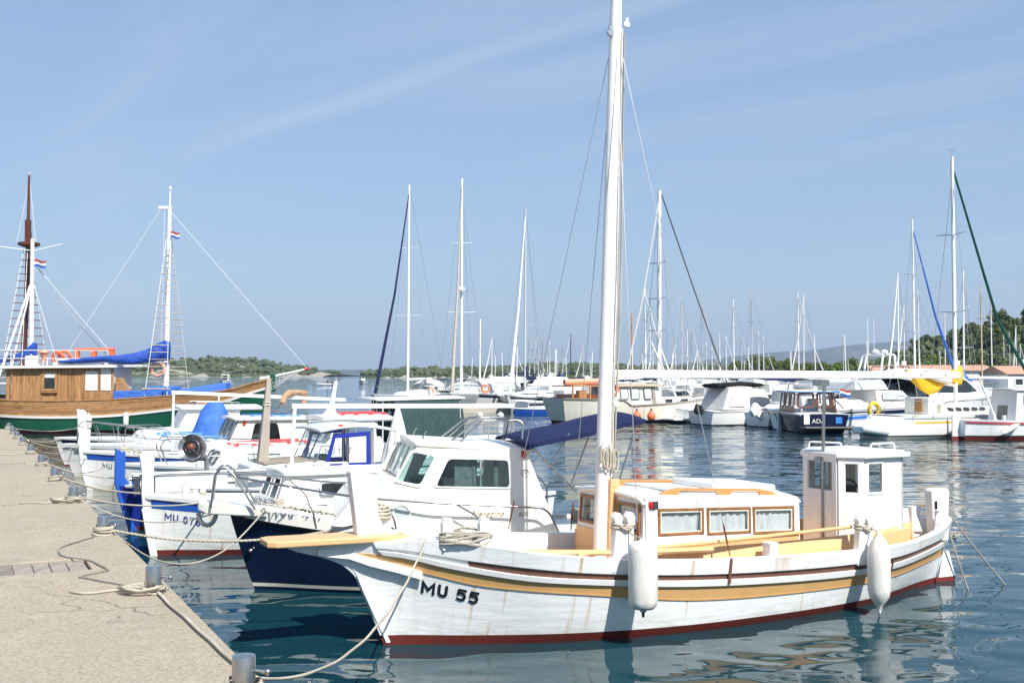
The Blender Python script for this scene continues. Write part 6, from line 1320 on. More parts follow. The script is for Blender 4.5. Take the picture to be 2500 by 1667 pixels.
def mast_yacht(pxt, yt, Hm, ang, am=.40, L=None, **kw):
    """place a yacht so that its mast stands at a photo column and its head at a photo row"""
    px, py = pxt*2500/2352, yt*2500/2352; Y = (Hm - CAM_H)*FOC/(HZ - py); L = L or Hm*.75
    r = ray(px, py); X = r.x/r.y*Y; a = R(ang); xl = L*am + .01*Hm
    return yacht(kw.pop('name', 'sailing_yacht'), kw.pop('label'), (X - math.cos(a)*xl, Y - math.sin(a)*xl, 0), ang, L, Hm, am, **kw)
mast_yacht(940, 423, 17.2, 70, .38, 12.2, label='white sailing yacht with dark navy furled headsail beyond the green netting', genoa='navy_canvas', dodger='light_canvas', stripe='navy_gel', rad=.11)
y2 = mast_yacht(1061, 408, 18.0, 86, .40, 12.8, label='white sailing yacht with grey mainsail bag, tan furled headsail and radar dome', genoa='beige_canvas', cover='grey_canvas', dodger='grey_canvas', rad=.115)
MB().lathe([(.10, -.02), (.30, 0), (.32, .12), (.22, .24), (.05, .27)], (12.8*.4 - .35, 0, 9.2), n=14).build('radar_dome', 'far_white', y2, smooth=40)
mast_yacht(1207, 478, 15.6, 77, .40, 11.4, label='white sailing yacht with white furled headsail and blue boom cover', genoa='white_canvas', cover='navy_canvas', dodger='navy_canvas', mastmat='mast_grey', rad=.10)
mast_yacht(2095, 503, 13.8, 206.6, .40, 10.4, label='white sailing yacht with bright blue furled headsail', genoa='blue_tarp', cover='royal_tarp', rad=.085)
mast_yacht(2212, 620, 12.4, 56, .4, 9.6, label='white sailing yacht with bright blue sail cover near the wooded slope', cover='blue_tarp', rad=.09)
mast_yacht(2252, 658, 12.0, 206.6, .4, 9.2, label='sailing yacht with tan wooden mast near the wooded slope', mastmat='seat_beige', rad=.085)
mast_yacht(1451, 722, 9.2, 200, .4, 8.0, label='sailing boat with orange varnished wooden mast', mastmat='orange_wood', rad=.10, spr=0)
mast_yacht(1103, 732, 9.6, 58, .4, 8.4, label='small sailing boat with short thick white mast', rad=.13, spr=0, stays=False)
mast_yacht(1311, 768, 9.0, 56, .4, 8.0, label='small sailing boat with short dark mast', mastmat='dark_grey', rad=.09, spr=0)
mast_yacht(2305, 770, 10.4, 200, .4, 8.4, label='sailing boat with a bipod of thin struts beside its mast', rad=.08)
rr = random.Random(17); small = [(1130, 775), (1180, 790), (1215, 770), (1227, 780), (1237, 765), (1247, 772), (1262, 783), (1292, 788), (1340, 790), (1481, 662), (1494, 742), (1500, 798), (1545, 775), (1552, 790), (1566, 670), (1579, 757), (1589, 752), (1602, 800), (1612, 690), (1622, 785), (1635, 795), (1653, 765), (1667, 770), (1684, 687), (1702, 765), (1725, 670), (1742, 760), (1753, 768), (1832, 668), (1846, 672), (1936, 782), (2062, 625), (2108, 665), (2076, 700), (2170, 715), (2275, 680), (2318, 762), (2333, 748), (2343, 790)]
ORD = ['', 'first', 'second', 'third', 'fourth', 'fifth', 'sixth', 'seventh', 'eighth', 'ninth', 'tenth', 'eleventh', 'twelfth', 'thirteenth', 'fourteenth']; nbig = 0
for px, py in small:
    Hm = rr.uniform(11.5, 14.5); Y = (Hm - CAM_H)*FOC/(HZ - py*1.063)
    if Y > 205: Hm = CAM_H + 205*(HZ - py*1.063)/FOC
    big = py < 720; nbig += big
    mast_yacht(px, py, Hm, rr.choice([56, 52, 60, 206, 202, 212]), .40, max(7.5, Hm*.76), label=('tall-masted distant white yacht, %s of the tall masts counted from the left' % ORD[nbig]) if big else 'distant sailing yacht with short bare mast in the marina', group='tall distant yachts' if big else 'short distant yachts', lod=0, genoa=rr.choice([None, None, 'white_canvas', 'light_canvas']), cover=rr.choice([None, 'navy_canvas', 'light_canvas', 'royal_tarp', 'white_canvas']), spr=1 if py > 720 else 2, rad=.085 if py < 720 else .095, stays=True, mastmat=rr.choice(['mast_white', 'mast_white', 'mast_grey']))

# ------------------------------------------------------------------ the boats on the far pier
FAR = 206.6
# motor sailer with tan-roofed deckhouse
stem = on_z(1752, 1024); b = thing('motor_sailer', 'cream wooden motor sailer with tan deckhouse roof and tall mast', 'boat', stem, R(FAR)); TRA = b
h = Hull(11.2, deck=[(0, .05), (.06, .6), (.15, 1.15), (.3, 1.65), (.5, 1.8), (.8, 1.65), (1, 1.25)], wl=[(0, .03), (.06, .3), (.15, .75), (.3, 1.3), (.5, 1.6), (.8, 1.4), (1, .8)], sheer=[(0, 1.75), (.1, 1.55), (.25, 1.28), (.4, 1.12), (.60, 1.02), (.665, 1.02), (.70, 1.30), (.78, 1.34), (1, 1.42)], bow=[(-.5, .5), (0, 0), (1.8, -1.0)], stern=[(-.5, 10.7), (0, 11.0), (1.4, 11.4)])
h.shell(MB(), .16, h.sheer, 50, 7).build('hull', 'old_cream', b, smooth=60); h.shell(MB(), -.5, .10, 50, 2).build('bottom', 'antifoul_red', b, smooth=60); h.shell(MB(), .10, .16, 50, 1).build('boot_stripe', 'navy_gel', b, smooth=60)
h.deck(MB(), .12, .05).build('deck', 'far_white', b, smooth=60); h.band(MB(), lambda t: h.sheer(t) - .05, lambda t: h.sheer(t) + .03, .05, 0, 1, 60, .1).build('gunwale', 'grey_wood', b, smooth=40)
MB().hexa([(4.6, -1.2, .9), (8.2, -1.3, .9), (8.2, 1.3, .9), (4.6, 1.2, .9), (5.0, -1.05, 2.02), (8.2, -1.15, 2.02), (8.2, 1.15, 2.02), (5.0, 1.05, 2.02)]).build('deckhouse', 'far_white', b, smooth=0, bevel=.03)
MB().box(4.75, 8.5, -1.3, 1.3, 2.03, 2.17).build('deckhouse_roof', 'seat_beige', b, smooth=0, bevel=.03)
for i, (p, q_) in enumerate(((5.55, 6.1), (6.4, 7.0), (7.15, 7.7))):
    for sd in (1, -1): poly_window(b, [(q_, sd*1.275, 1.32), (p, sd*1.26, 1.32), (p, sd*1.155, 1.94), (q_, sd*1.17, 1.94)][:: sd], (0, sd, .1), 'dark_grey', 'glass_pale', .04, .03, rad=.06)
MB().hexa([(5.25, 1.25, .92), (5.5, 1.25, .92), (5.5, 1.30, .92), (5.25, 1.30, .92), (5.3, 1.06, 2.0), (5.5, 1.07, 2.0), (5.5, 1.12, 2.0), (5.3, 1.11, 2.0)]).build('door_post', 'grey_wood', b, smooth=0)
MB().hexa([(2.2, -.9, 1.05), (4.8, -1.1, .95), (4.8, 1.1, .95), (2.2, .9, 1.05), (2.4, -.8, 1.42), (4.7, -1.0, 1.36), (4.7, 1.0, 1.36), (2.4, .8, 1.42)]).build('coachroof', 'far_white', b, smooth=0, bevel=.05)
for p in (2.9, 4.0): poly_window(b, [(p + .5, 1.06, 1.12), (p, 1.03, 1.13), (p, .96, 1.30), (p + .5, .99, 1.29)], (0, 1, .3), 'dark_grey', 'glass_dark', .03, .04, rad=.05)
zt_ = 13.6
MB().tube([(4.25, 0, 1.2), (4.15, 0, zt_)], .15, 10, r1=.11).build('mast', 'mast_white', b, smooth=60)
for z in (5.3, 7.2, 9.3): MB().tube([(4.3, -.95, z + .05), (4.2, 0, z), (4.3, .95, z + .05)], .03, 5).build('spreader', 'mast_grey', b)
MB().tube([(4.1, 0, zt_ - .1), (5.4, 0, 7), (6.6, 0, 2.4)], .05, 6).build('furled_staysail', 'light_canvas', b); MB().tube([(4.1, 0, zt_), (1.6, 0, 7.6), (-.9, 0, 1.8)], .045, 6).build('forestay', 'wire_dark', b)
for sd in (1, -1):
    for x_ in (3.6, 4.9): MB().tube([(x_, sd*1.6, 1.15), (4.25, sd*.9, 7.2), (4.15, 0, 12.8)], .014, 4).build('shroud', 'wire', b)
MB().tube([(3.3, .4, 1.4), (5.2, .6, 4.6)], .06, 8).build('spinnaker_pole', 'mast_white', b)
MB().tube([(8.5, .2, 2.35), (10.8, .3, 2.3)], .17, 8).build('rolled_awning', 'faded_orange', b); MB().box(8.6, 10.8, -1.2, 1.2, 2.05, 2.12).build('aft_awning_frame', 'orange_wood', b, smooth=0)
MB().box(8.4, 10.6, -1.0, .9, 1.0, 1.62).build('aft_cabin', 'mahogany', b, smooth=0, bevel=.03)
for p in (8.7, 9.6, 10.7): MB().box(p, p + .07, 1.12, 1.19, 1.3, 2.1).build('awning_post', 'orange_wood', b, smooth=0)
MB().box(9.9, 10.4, .9, 1.3, 1.3, 1.85).build('deck_box', 'orange_wood', b, smooth=0)
for sd in (1,):
    MB().tube([(-.8, 0, 2.35), (1, sd*.9, 2.0), (4, sd*1.65, 1.75), (5.2, sd*1.7, 1.72)], .018, 5).build('guard_rail', 'wire', b)
    for x_, y_, z_ in ((.3, .55, 2.12), (1.5, 1.1, 1.95), (2.8, 1.45, 1.84), (4.2, 1.66, 1.74)): MB().tube([(x_, y_, z_), (x_, y_, 1.1)], .018, 5).build('stanchion', 'wire', b)
m = MB(); m.torus((8.15, 1.32, 1.9), .26, .07, (0, 1, 0), 18, 8); m.build('lifebuoy_ring', 'orange_plastic', b)
for i, px in enumerate((1555, 1590)):
    p = at(px, 1026, 62.0); t = thing('buoy_fender', ('orange teardrop buoy hanging on the cream motor sailer, the one nearer its stern', 'orange teardrop buoy hanging on the cream motor sailer, the one nearer its bow')[i], 'buoy', p, 0)
    MB().lathe([(.02, -.02), (.12, .0), (.20, .08), (.235, .2), (.22, .33), (.14, .45), (.075, .53), (.05, .56)], n=18).build('body', 'orange_plastic', t, smooth=50); MB().lathe([(.07, .52), (.075, .56), (.045, .64), (.02, .66)], n=12).build('cap', 'dark_grey', t); MB().tube([(0, 0, .64), (0, .1, 1.4)], .012, 5).build('line', 'rope', t)
def outboard(boat, p, mat, s=1.0, tilt=50, name='outboard_motor'):
    o = bpy.data.objects.new(name, None); COL.objects.link(o); o.parent = boat; o.location = p; o.rotation_euler = (0, R(-tilt), 0); o.scale = (s, s, s)
    MB().hexa([(-.12, -.16, .15), (.42, -.14, .2), (.42, .14, .2), (-.12, .16, .15), (-.10, -.13, .55), (.34, -.11, .50), (.34, .11, .50), (-.10, .13, .55)]).build('cowl', mat, o, smooth=0, bevel=.06, seg=3)
    MB().hexa([(.0, -.06, -.55), (.22, -.05, -.55), (.22, .05, -.55), (.0, .06, -.55), (-.05, -.09, .18), (.28, -.08, .18), (.28, .08, .18), (-.05, .09, .18)]).build('leg', mat, o, smooth=0, bevel=.02)
    MB().lathe([(.01, -.22), (.06, -.12), (.07, .12), (.04, .2)], (.12, 0, -.58), (1, 0, 0), 10).build('gearcase', mat, o, smooth=40)
    m = MB()
    for k in range(3): w = 2.09*k; m.add([(.33, 0, -.58), (.33, .05*math.cos(w) - .03*math.sin(w), -.58 + .05*math.sin(w) + .03*math.cos(w)), (.36, .16*math.cos(w), -.58 + .16*math.sin(w)), (.31, .12*math.cos(w + .5), -.58 + .12*math.sin(w + .5))], [(0, 1, 2, 3)])
    m.build('propeller', 'dark_grey', o, smooth=0); return o
def motorboat(label, stern_px, L, B=1.25, top=None, hull='gelcoat_white', stripe=None, sh=.85, cabin=True, group=None, win='glass_dark', name='motor_boat', p=None, ang=FAR, lod=1):
    """p = stem; given instead as the photo point of the stern at the waterline"""
    a = R(ang)
    if p is None: s = on_z(*stern_px); p = (s.x - math.cos(a)*L, s.y - math.sin(a)*L, 0)
    b = thing(name, label, 'boat', p, a, group); h = hullset(L, B, sh*1.25, sh, sh*.92, L*.10, .88, .85)
    h.shell(MB(), .05, h.sheer, 26, 5).build('hull', hull, b, smooth=60); h.shell(MB(), -.3, .05, 26, 2).build('bottom', 'navy_gel', b, smooth=60); h.deck(MB(), .0, .0, .04, 26, 4).build('deck', 'far_white', b, smooth=60)
    h.band(MB(), lambda t: h.sheer(t) - .05, lambda t: h.sheer(t) + .02, .03, 0, 1, 26).build('gunwale', 'far_white', b, smooth=40)
    if stripe: h.band(MB(), lambda t: h.sheer(t) - .28, lambda t: h.sheer(t) - .12, .006, .02, .99, 26).build('stripe', stripe, b)
    if cabin:
        z = sh; m = MB(); m.hexa([(L*.28, -B*.55, z), (L*.62, -B*.75, z), (L*.62, B*.75, z), (L*.28, B*.55, z), (L*.38, -B*.48, z + .75), (L*.62, -B*.66, z + .80), (L*.62, B*.66, z + .80), (L*.38, B*.48, z + .75)]); m.build('cabin', 'far_white', b, smooth=0, bevel=.07, seg=3)
        for sd in (1, -1):
            poly_window(b, [(L*.58, sd*(B*.725 + .02), z + .34), (L*.38, sd*(B*.60 + .03), z + .34), (L*.41, sd*(B*.545 + .03), z + .66), (L*.58, sd*(B*.68 + .02), z + .68)], (0, sd, .1), 'grey_white', win, .03, .03, rad=.08)
        MB().add([(L*.30, -B*.47, z + .28), (L*.30, B*.47, z + .28), (L*.372, B*.45, z + .70), (L*.372, -B*.45, z + .70)], [(0, 1, 2, 3)]).build('windscreen', win, b, smooth=0)
        for sd in (1, -1): MB().tube([(-L*.04, sd*.1, sh*1.25 + .5), (L*.15, sd*B*.6, sh + .62), (L*.5, sd*B*.95, sh + .5), (L*.6, sd*B*.95, sh)], .016, 5).build('guard_rail', 'steel', b)
    return b, h
A_, _ = motorboat('white motorboat with broad bathing platform moored beside the cream motor sailer', (1650, 1030), 7.0, 1.4, sh=.8)
MB().box(6.9, 8.0, -1.25, 1.25, .14, .26).build('bathing_platform', 'gelcoat_white', A_, smooth=0, bevel=.04)
B_, hB = motorboat('white motorboat with enclosed cream canopy and black outboard motor', (1712, 1037), 6.2, 1.3, sh=.82, cabin=False)
m = MB(); m.hexa([(1.7, -.7, .82), (5.6, -1.15, .8), (5.6, 1.15, .8), (1.7, .7, .82), (2.3, -.62, 1.92), (5.0, -.95, 2.05), (5.0, .95, 2.05), (2.3, .62, 1.92)]); m.build('canopy', 'light_canvas', B_, smooth=0, bevel=.10, seg=3)
for sd in (1, -1):
    m = MB(); m.add([(5.05, sd*1.13, 1.0), (4.0, sd*1.02, 1.0), (4.1, sd*.88, 1.85), (4.85, sd*.955, 1.9)], [(0, 1, 2, 3)]); m.build('canopy_window', 'curtain', B_, smooth=0)
MB().tube([(2.5, 0, 2.15), (3.5, 0, 2.22), (5.6, 0, 2.12)], .13, 10, flat=6).build('rolled_canopy', 'black_canvas', B_, smooth=60); outboard(B_, (6.15, .1, .80), 'black_plastic', 1.0, -58)
C_, _ = motorboat('white motorboat with a tilted white outboard motor', (1850, 1042), 6.0, 1.2, sh=.8); outboard(C_, (6.05, .35, .75), 'gelcoat_white', 1.25, -48); MB().box(.4, 5.2, -1.0, 1.0, .9, 1.0).build('cockpit_cover', 'white_canvas', C_, smooth=0, bevel=.05)
D_, _ = motorboat('white boat with light blue stripe moored beside the black boat', (1915, 1050), 6.6, 1.15, sh=.78, stripe='sky_blue_paint', cabin=False); m = MB(); m.hexa([(.6, -.6, .9), (5.2, -1.0, .8), (5.2, 1.0, .8), (.6, .6, .9), (2.0, -.1, 1.55), (4.9, -.1, 1.45), (4.9, .1, 1.45), (2.0, .1, 1.55)]); m.build('boat_cover', 'white_canvas', D_, smooth=0, bevel=.08, seg=3)
m = MB(); m.prism([(6.45, -.03, -.3), (6.75, -.03, .9), (7.0, -.03, .9), (7.05, -.03, -.3)], (0, .06, 0)); m.build('rudder', 'gelcoat_white', D_, smooth=0)
E_, hE = motorboat('black boat lettered ADA with brown framed wheelhouse and flag', (2013, 1058), 7.2, 1.3, hull='navy_gel', sh=.95, cabin=False, name='wheelhouse_boat', ang=273)
MB().box(7.1, 7.9, -1.15, 1.15, .22, .34).build('bathing_platform', 'black_plastic', E_, smooth=0, bevel=.04)
for sd in (1, -1):
    for p, q_ in ((3.6, 4.3), (4.4, 5.1), (5.2, 5.85)): poly_window(E_, [(q_, sd*1.0, 1.15), (p, sd*1.0, 1.15), (p + .05, sd*.92, 1.88), (q_ - .05, sd*.92, 1.88)], (0, sd, .1), 'mahogany', 'glass_clear', .09, .05, rad=.12)
    MB().box(3.5, 5.95, sd*1.0 - .03, sd*1.0 + .03, .9, 1.15).build('wheelhouse_side', 'mahogany', E_, smooth=0)
poly_window(E_, [(5.93, .9, 1.15), (5.93, .05, 1.15), (5.86, .05, 1.88), (5.86, .85, 1.88)], (1, 0, .1), 'mahogany', 'glass_clear', .09, .05, rad=.12); poly_window(E_, [(5.93, -.05, 1.15), (5.93, -.9, 1.15), (5.86, -.85, 1.88), (5.86, -.05, 1.88)], (1, 0, .1), 'mahogany', 'glass_clear', .09, .05, rad=.12)
MB().box(3.25, 6.2, -1.12, 1.12, 1.895, 1.94).build('roof_trim', 'sky_blue_paint', E_, smooth=0)
roof_slab(E_, 'wheelhouse_roof', 'far_white', 3.3, 6.15, 1.1, 1.92, 1.92, .06, .06)
make_text('name_lettering', 'ADA', .30, 'letter_white', E_, lambda x, y: Vector((7.28, -.62 + x, .48 + y)))
MB().box(7.245, 7.27, .52, .82, .46, .76).build('sign_plate', 'sky_blue_paint', E_, smooth=0); MB().box(7.24, 7.29, -1.0, -.72, .42, .98).build('boarding_ladder', 'gelcoat_white', E_, smooth=0, bevel=.02)
for i, (px, py) in enumerate(((1957, 1029), (1967, 1034))): fender(at(px, py, 53.0), .10, .62, ('white fender at the stern of the black boat, left one of the pair', 'white fender at the stern of the black boat, right one of the pair')[i], blunt=False)
flag('flag', 'red, white and blue flag at the stern of the black boat', at(2050, 966, 53.5), .55, .32, ('shirt_red', 'letter_white', 'blue_paint'), R(10), .6)
F_, _ = motorboat('large white motor yacht with black canvas and rounded cabin top', (2085, 1040), 10.5, 1.8, sh=1.35, cabin=False, name='motor_yacht')
m = MB(); side = [(1.9, 1.3), (3.6, 2.5), (4.6, 2.95), (6.5, 3.05), (8.6, 2.72), (8.5, 2.55), (6.9, 2.5), (6.4, 1.3)]
for sd in (1, -1): poly_wall(m, side, [], lambda x, z: (x, sd*(1.5 - .18*(z - 1.3)), z))
for i in range(5): (x0, z0), (x1, z1) = side[i], side[i+1]; w0, w1 = 1.5 - .18*(z0 - 1.3), 1.5 - .18*(z1 - 1.3); m.add([(x0, -w0, z0), (x0, w0, z0), (x1, w1, z1), (x1, -w1, z1)], [(0, 1, 2, 3)])
m.build('superstructure', 'gelcoat_white', F_, smooth=40)
for sd in (1, -1): m = MB(); m.add([(2.7, sd*1.42, 1.72), (5.9, sd*1.43, 1.75), (6.1, sd*1.34, 2.45), (4.5, sd*1.30, 2.62), (3.6, sd*1.33, 2.40)], [(0, 1, 2, 3, 4)]); m.build('side_window', 'glass_dark', F_, smooth=0)
m = MB(); m.hexa([(6.5, -1.38, 1.3), (7.5, -1.4, 1.3), (7.5, 1.4, 1.3), (6.5, 1.38, 1.3), (6.7, -1.25, 2.52), (7.3, -1.25, 2.5), (7.3, 1.25, 2.5), (6.7, 1.25, 2.52)]); m.build('cockpit_shade_block', 'glass_dark', F_, smooth=0, bevel=.05); m = MB(); m.grid(lambda u, v: (6.4 + 4.1*u, (2*v - 1)*1.45, 2.60 + .16*math.sin(math.pi*(.25 + .65*u)) + .06*(1 - (2*v-1)**2)), 12, 8); m.build('black_canopy', 'black_canvas', F_, smooth=60, solid=.10)  # cockpit is open: dark block stands in for the shade below the canopy
for x_ in (7.6, 8.8, 10.1):
    for sd in (1, -1): MB().tube([(x_ - .3, sd*1.4, 1.3), (x_, sd*1.4, 2.66)], .025, 5).build('canopy_post', 'steel', F_)
MB().box(8.6, 10.2, -1.3, 1.3, 1.3, 1.75).build('cockpit_seat', 'far_white', F_, smooth=0, bevel=.05)
# yellow striped yacht with sugar-scoop stern
st = on_z(2130, 1070); a = R(FAR); Lg = 9.6; b = thing('sailing_yacht', 'white sailing yacht with yellow stripe, green furled headsail and yellow sail cover', 'sailing boat', (st.x - math.cos(a)*Lg, st.y - math.sin(a)*Lg, 0), a); G_ = b
h = hullset(Lg, 1.55, 1.15, .98, .95, .9, .70, .8, -.9)
h.shell(MB(), .16, h.sheer, 40, 6).build('hull', 'gelcoat_white', b, smooth=60); h.shell(MB(), -.4, .10, 40, 2).build('bottom', 'old_cream', b, smooth=60); h.shell(MB(), .10, .16, 40, 1).build('boot_stripe', 'black_plastic', b, smooth=60); h.deck(MB(), .0, .0, .05).build('deck', 'gelcoat_cream', b, smooth=60)
h.band(MB(), lambda t: h.sheer(t) - .30, lambda t: h.sheer(t) - .22, .006, .02, .93, 40).build('yellow_stripe', 'yellow_paint', b); h.band(MB(), lambda t: h.sheer(t) - .08, lambda t: h.sheer(t) + .03, .03, 0, 1, 40).build('toe_rail', 'grey_white', b)
m = MB(); vs = []; NS, NR = 9, 16
for i in range(NS):
    u = i/(NS - 1); x_ = Lg - 1.2 + 2.0*u; hw = (1.07 - .35*u)*(1 - .55*max(0, (u - .75)/.25)**2); z1, z0 = .98 - .45*u**1.2, -.15 + .42*u**1.1
    for j in range(NR):
        w = 2*math.pi*j/NR; cc, ss = math.cos(w), math.sin(w); vs.append((x_, hw*abs(cc)**.5*(1 if cc > 0 else -1), (z0 + z1)/2 + (z1 - z0)/2*abs(ss)**.6*(1 if ss > 0 else -1)))
m.add(vs, [(i*NR + j, i*NR + (j+1) % NR, (i+1)*NR + (j+1) % NR, (i+1)*NR + j) for i in range(NS-1) for j in range(NR)] + [tuple(range(NR))[::-1], tuple((NS-1)*NR + j for j in range(NR))]); m.build('stern_scoop', 'gelcoat_white', b, smooth=50)
m = MB(); m.hexa([(2.4, -.6, .98), (6.4, -.95, .95), (6.4, .95, .95), (2.4, .6, .98), (2.9, -.45, 1.30), (6.3, -.8, 1.48), (6.3, .8, 1.48), (2.9, .45, 1.30)]); m.build('coachroof', 'gelcoat_cream', b, smooth=0, bevel=.05)
for sd in (1, -1):
    for k in range(5): x0 = 3.4 + .55*k; m = MB(); m.add([(x0 + .4, sd*(.62 + .14*(x0 - 2.9)/1.7 + .04), 1.16), (x0, sd*(.60 + .14*(x0 - 2.9)/1.7 + .03), 1.14), (x0 + .05, sd*(.55 + .14*(x0 - 2.9)/1.7 + .03), 1.28), (x0 + .45, sd*(.57 + .14*(x0 - 2.9)/1.7 + .04), 1.31)], [(0, 1, 2, 3)]); m.build('window', 'glass_dark', b, smooth=0)
    MB().tube([(-.8, sd*.15, 1.85), (1.5, sd*.95, 1.7), (4.5, sd*1.45, 1.62), (8.6, sd*1.15, 1.62)], .014, 4).build('lifeline', 'wire', b)
    for f in (.05, .18, .32, .48, .64, .78, .88): MB().tube([(Lg*f, sd*(h.half(f, 1) - .06), .9), (Lg*f, sd*(h.half(f, 1) - .06), 1.62)], .014, 4).build('stanchion', 'steel', b)
ca_, sa_ = math.cos(a), math.sin(a); tq = (2330 - 1250)/FOC; am_ = (G_.location.x - tq*G_.location.y)/(tq*sa_ - ca_); zt_ = at(2328, 383, G_.location.y + am_*sa_).z
MB().tube([(am_ - .05, 0, 1.3), (am_, 0, zt_)], .095, 10, r1=.075).build('mast', 'mast_white', b, smooth=60); MB().tube([(am_ - .25, 0, zt_ + .3), (am_ + .2, 0, zt_ + .3)], .012, 4).tube([(am_, 0, zt_), (am_, 0, zt_ + .3)], .012, 4).build('wind_vane', 'wire', b)
for z in (5.6, 9.1): MB().tube([(am_ + .15, -.8, z), (am_, 0, z - .05), (am_ + .15, .8, z)], .025, 5).build('spreader', 'mast_grey', b)
MB().tube([(am_ - .08, 0, zt_*.95), ((am_ - .08)*.4, 0, zt_*.42), (-1.2, 0, 1.5)], lambda f: .045 + .045*f, 8).build('furled_headsail', 'green_canvas', b, smooth=60)
for sd in (1, -1): MB().tube([(am_ + .3, sd*1.35, 1.0), (am_ + .15, sd*.8, 5.6), (am_, 0, zt_*.93)], .012, 4).build('shroud', 'wire', b)
MB().tube([(am_, 0, zt_), (Lg - .5, 0, 1.0)], .012, 4).build('backstay', 'wire', b)
pts = []
for px, y0, y1 in ((2342, 893, 938), (2333, 895, 940), (2318, 908, 938), (2300, 918, 940), (2285, 920, 955), (2265, 914, 962), (2245, 909, 950), (2228, 905, 932), (2212, 903, 915)):
    p0 = at(px, y0, 50.6); p1 = at(px, y1, 50.6); a_ = (p0.x - b.location.x)*ca_ + (p0.y - b.location.y)*sa_; pts.append(((2331 - px)/38.6 + am_ - .1, (p0.z + p1.z)/2, (p0.z - p1.z)/2, .13, 0))
rolled(pts, 'sail_cover', 'yellow_canvas', b); MB().tube([(am_ + .5, .15, 2.45), (am_ + 1.2, .22, 2.55), (am_ + 2.0, .18, 2.82)], .15, 8).build('loose_sail', 'white_canvas', b, smooth=60); MB().tube([(am_, 0, 2.25), (am_ + 3.4, 0, 2.62)], .06, 8).build('boom', 'mast_white', b)
m = MB(); m.box(6.5, 7.0, -.7, .7, .95, 1.75); m.build('companionway', 'gelcoat_cream', b, smooth=0, bevel=.05); MB().box(7.02, 7.06, -.05, .35, 1.1, 1.65).build('companion_door', 'orange_wood', b, smooth=0)
t = thing('horseshoe_buoy', 'yellow horseshoe lifebuoy on the stern rail of the yellow striped yacht', 'lifebuoy', at(2134, 1000, 49.8), R(20)); MB().tube([(.26*math.sin(w), 0, .30*math.cos(w)) for w in [R(-152 + 304*i/22) for i in range(23)]], .09, 8).build('ring', 'yellow_paint', t, smooth=60)
for i, (px, ty, by, r_) in enumerate(((2273, 1026, 1050, .10), (2308, 1027, 1063, .16))): p = at(px, by, 48.3); fender(p, r_, (by - ty)/2700*48.3, ('slim white fender on the yellow striped yacht', 'fat white fender on the yellow striped yacht')[i], p + Vector((0, .1, 1.0)), blunt=False)
# white boat with red bottom at the right edge
st = on_z(2345, 1074); Lh = 6.8; ang = 196; a = R(ang); b = thing('wooden_boat', 'white wooden boat with red bottom and red line moored at the right edge', 'boat', (st.x - math.cos(a)*Lh, st.y - math.sin(a)*Lh, 0), a); H_ = b
h = hullset(Lh, 1.15, 1.1, .78, .86, .2, .35, .8)
std_bits(b, h, .17, 'hull_white', 'antifoul_red', 'white_paint', .12, 'white_paint', .07, .03); h.band(MB(), lambda t: h.sheer(t) - .12, lambda t: h.sheer(t) - .08, .035, .0, 1, 40).build('red_line', 'red_paint', b, smooth=40); h.band(MB(), lambda t: .17, lambda t: .21, .004, 0, 1, 40).build('black_line', 'black_plastic', b)
m = MB(); m.prism([(Lh - .1, -.03, -.3), (Lh + .02, -.03, 1.12), (Lh + .40, -.03, 1.1), (Lh + .42, -.03, -.3)], (0, .06, 0)); m.build('rudder', 'white_paint', b, smooth=0, bevel=.01); m = MB(); m.prism([(Lh - .1, -.034, -.3), (Lh - .06, -.034, .17), (Lh + .44, -.034, .17), (Lh + .44, -.034, -.3)], (0, .068, 0)); m.build('rudder_bottom', 'antifoul_red', b, smooth=0)
m = MB(); hs = [(2.9, -.85), (2.9, .85)]
c = [(4.75, .85, .75), (4.75, -.85, .75), (4.55, -.75, 2.08), (4.55, .75, 2.08)]; wall_holes(m, [Vector(p) for p in c], [(.30, .70, .06, .52)])
for sd in (1, -1): wall_holes(m, [Vector((2.8, sd*.8, .75)), Vector((4.75, sd*.85, .75)), Vector((4.55, sd*.75, 2.08)), Vector((3.1, sd*.70, 2.02))], [(.35, .8, .55, .85)])
m.add([(2.8, -.8, .75), (2.8, .8, .75), (3.1, .7, 2.02), (3.1, -.7, 2.02)], [(0, 1, 2, 3)]); m.build('wheelhouse', 'grey_white', b, smooth=0, solid=.03, off=0)
roof_slab(b, 'wheelhouse_roof', 'white_paint', 2.95, 4.7, .85, 2.08, 2.12, .05, .05); pipe(b, 'roof_rail', [(3.2, .6, 2.12), (3.2, .6, 2.25), (4.5, .6, 2.28), (4.5, .6, 2.14)], .014, 'mast_white', .06)
MB().hexa([(.8, -.5, .95), (2.9, -.8, .8), (2.9, .8, .8), (.8, .5, .95), (1.0, -.4, 1.25), (2.9, -.7, 1.30), (2.9, .7, 1.30), (1.0, .4, 1.25)]).build('foredeck_trunk', 'white_paint', b, smooth=0, bevel=.05)
poly_window(b, [(2.5, .78, .95), (1.9, .70, .97), (1.9, .62, 1.18), (2.5, .71, 1.18)], (0, 1, .2), 'grey_white', 'glass_dark', .03, .03)
MB().tube([(5.4, .5, .8), (6.1, .35, 2.55)], .04, 8).build('crutch', 'white_paint', b); MB().hexa([(-.5, -.05, 2.52), (6.4, -.05, 2.58), (6.4, .05, 2.58), (-.5, .05, 2.52), (-.5, -.05, 2.62), (6.4, -.05, 2.68), (6.4, .05, 2.68), (-.5, .05, 2.62)]).build('ridge_pole', 'white_paint', b, smooth=0)
for x_ in (5.2, 5.7): MB().box(x_, x_ + .12, .72, .84, .75, 1.05).build('bitt', 'grey_white', b, smooth=0)
p = at(2440, 1062, 45.8); t = fender(p, .12, 1.0, 'white fender hanging aslant on the red bottomed boat', blunt=False, lean=(0, R(62), R(5)))

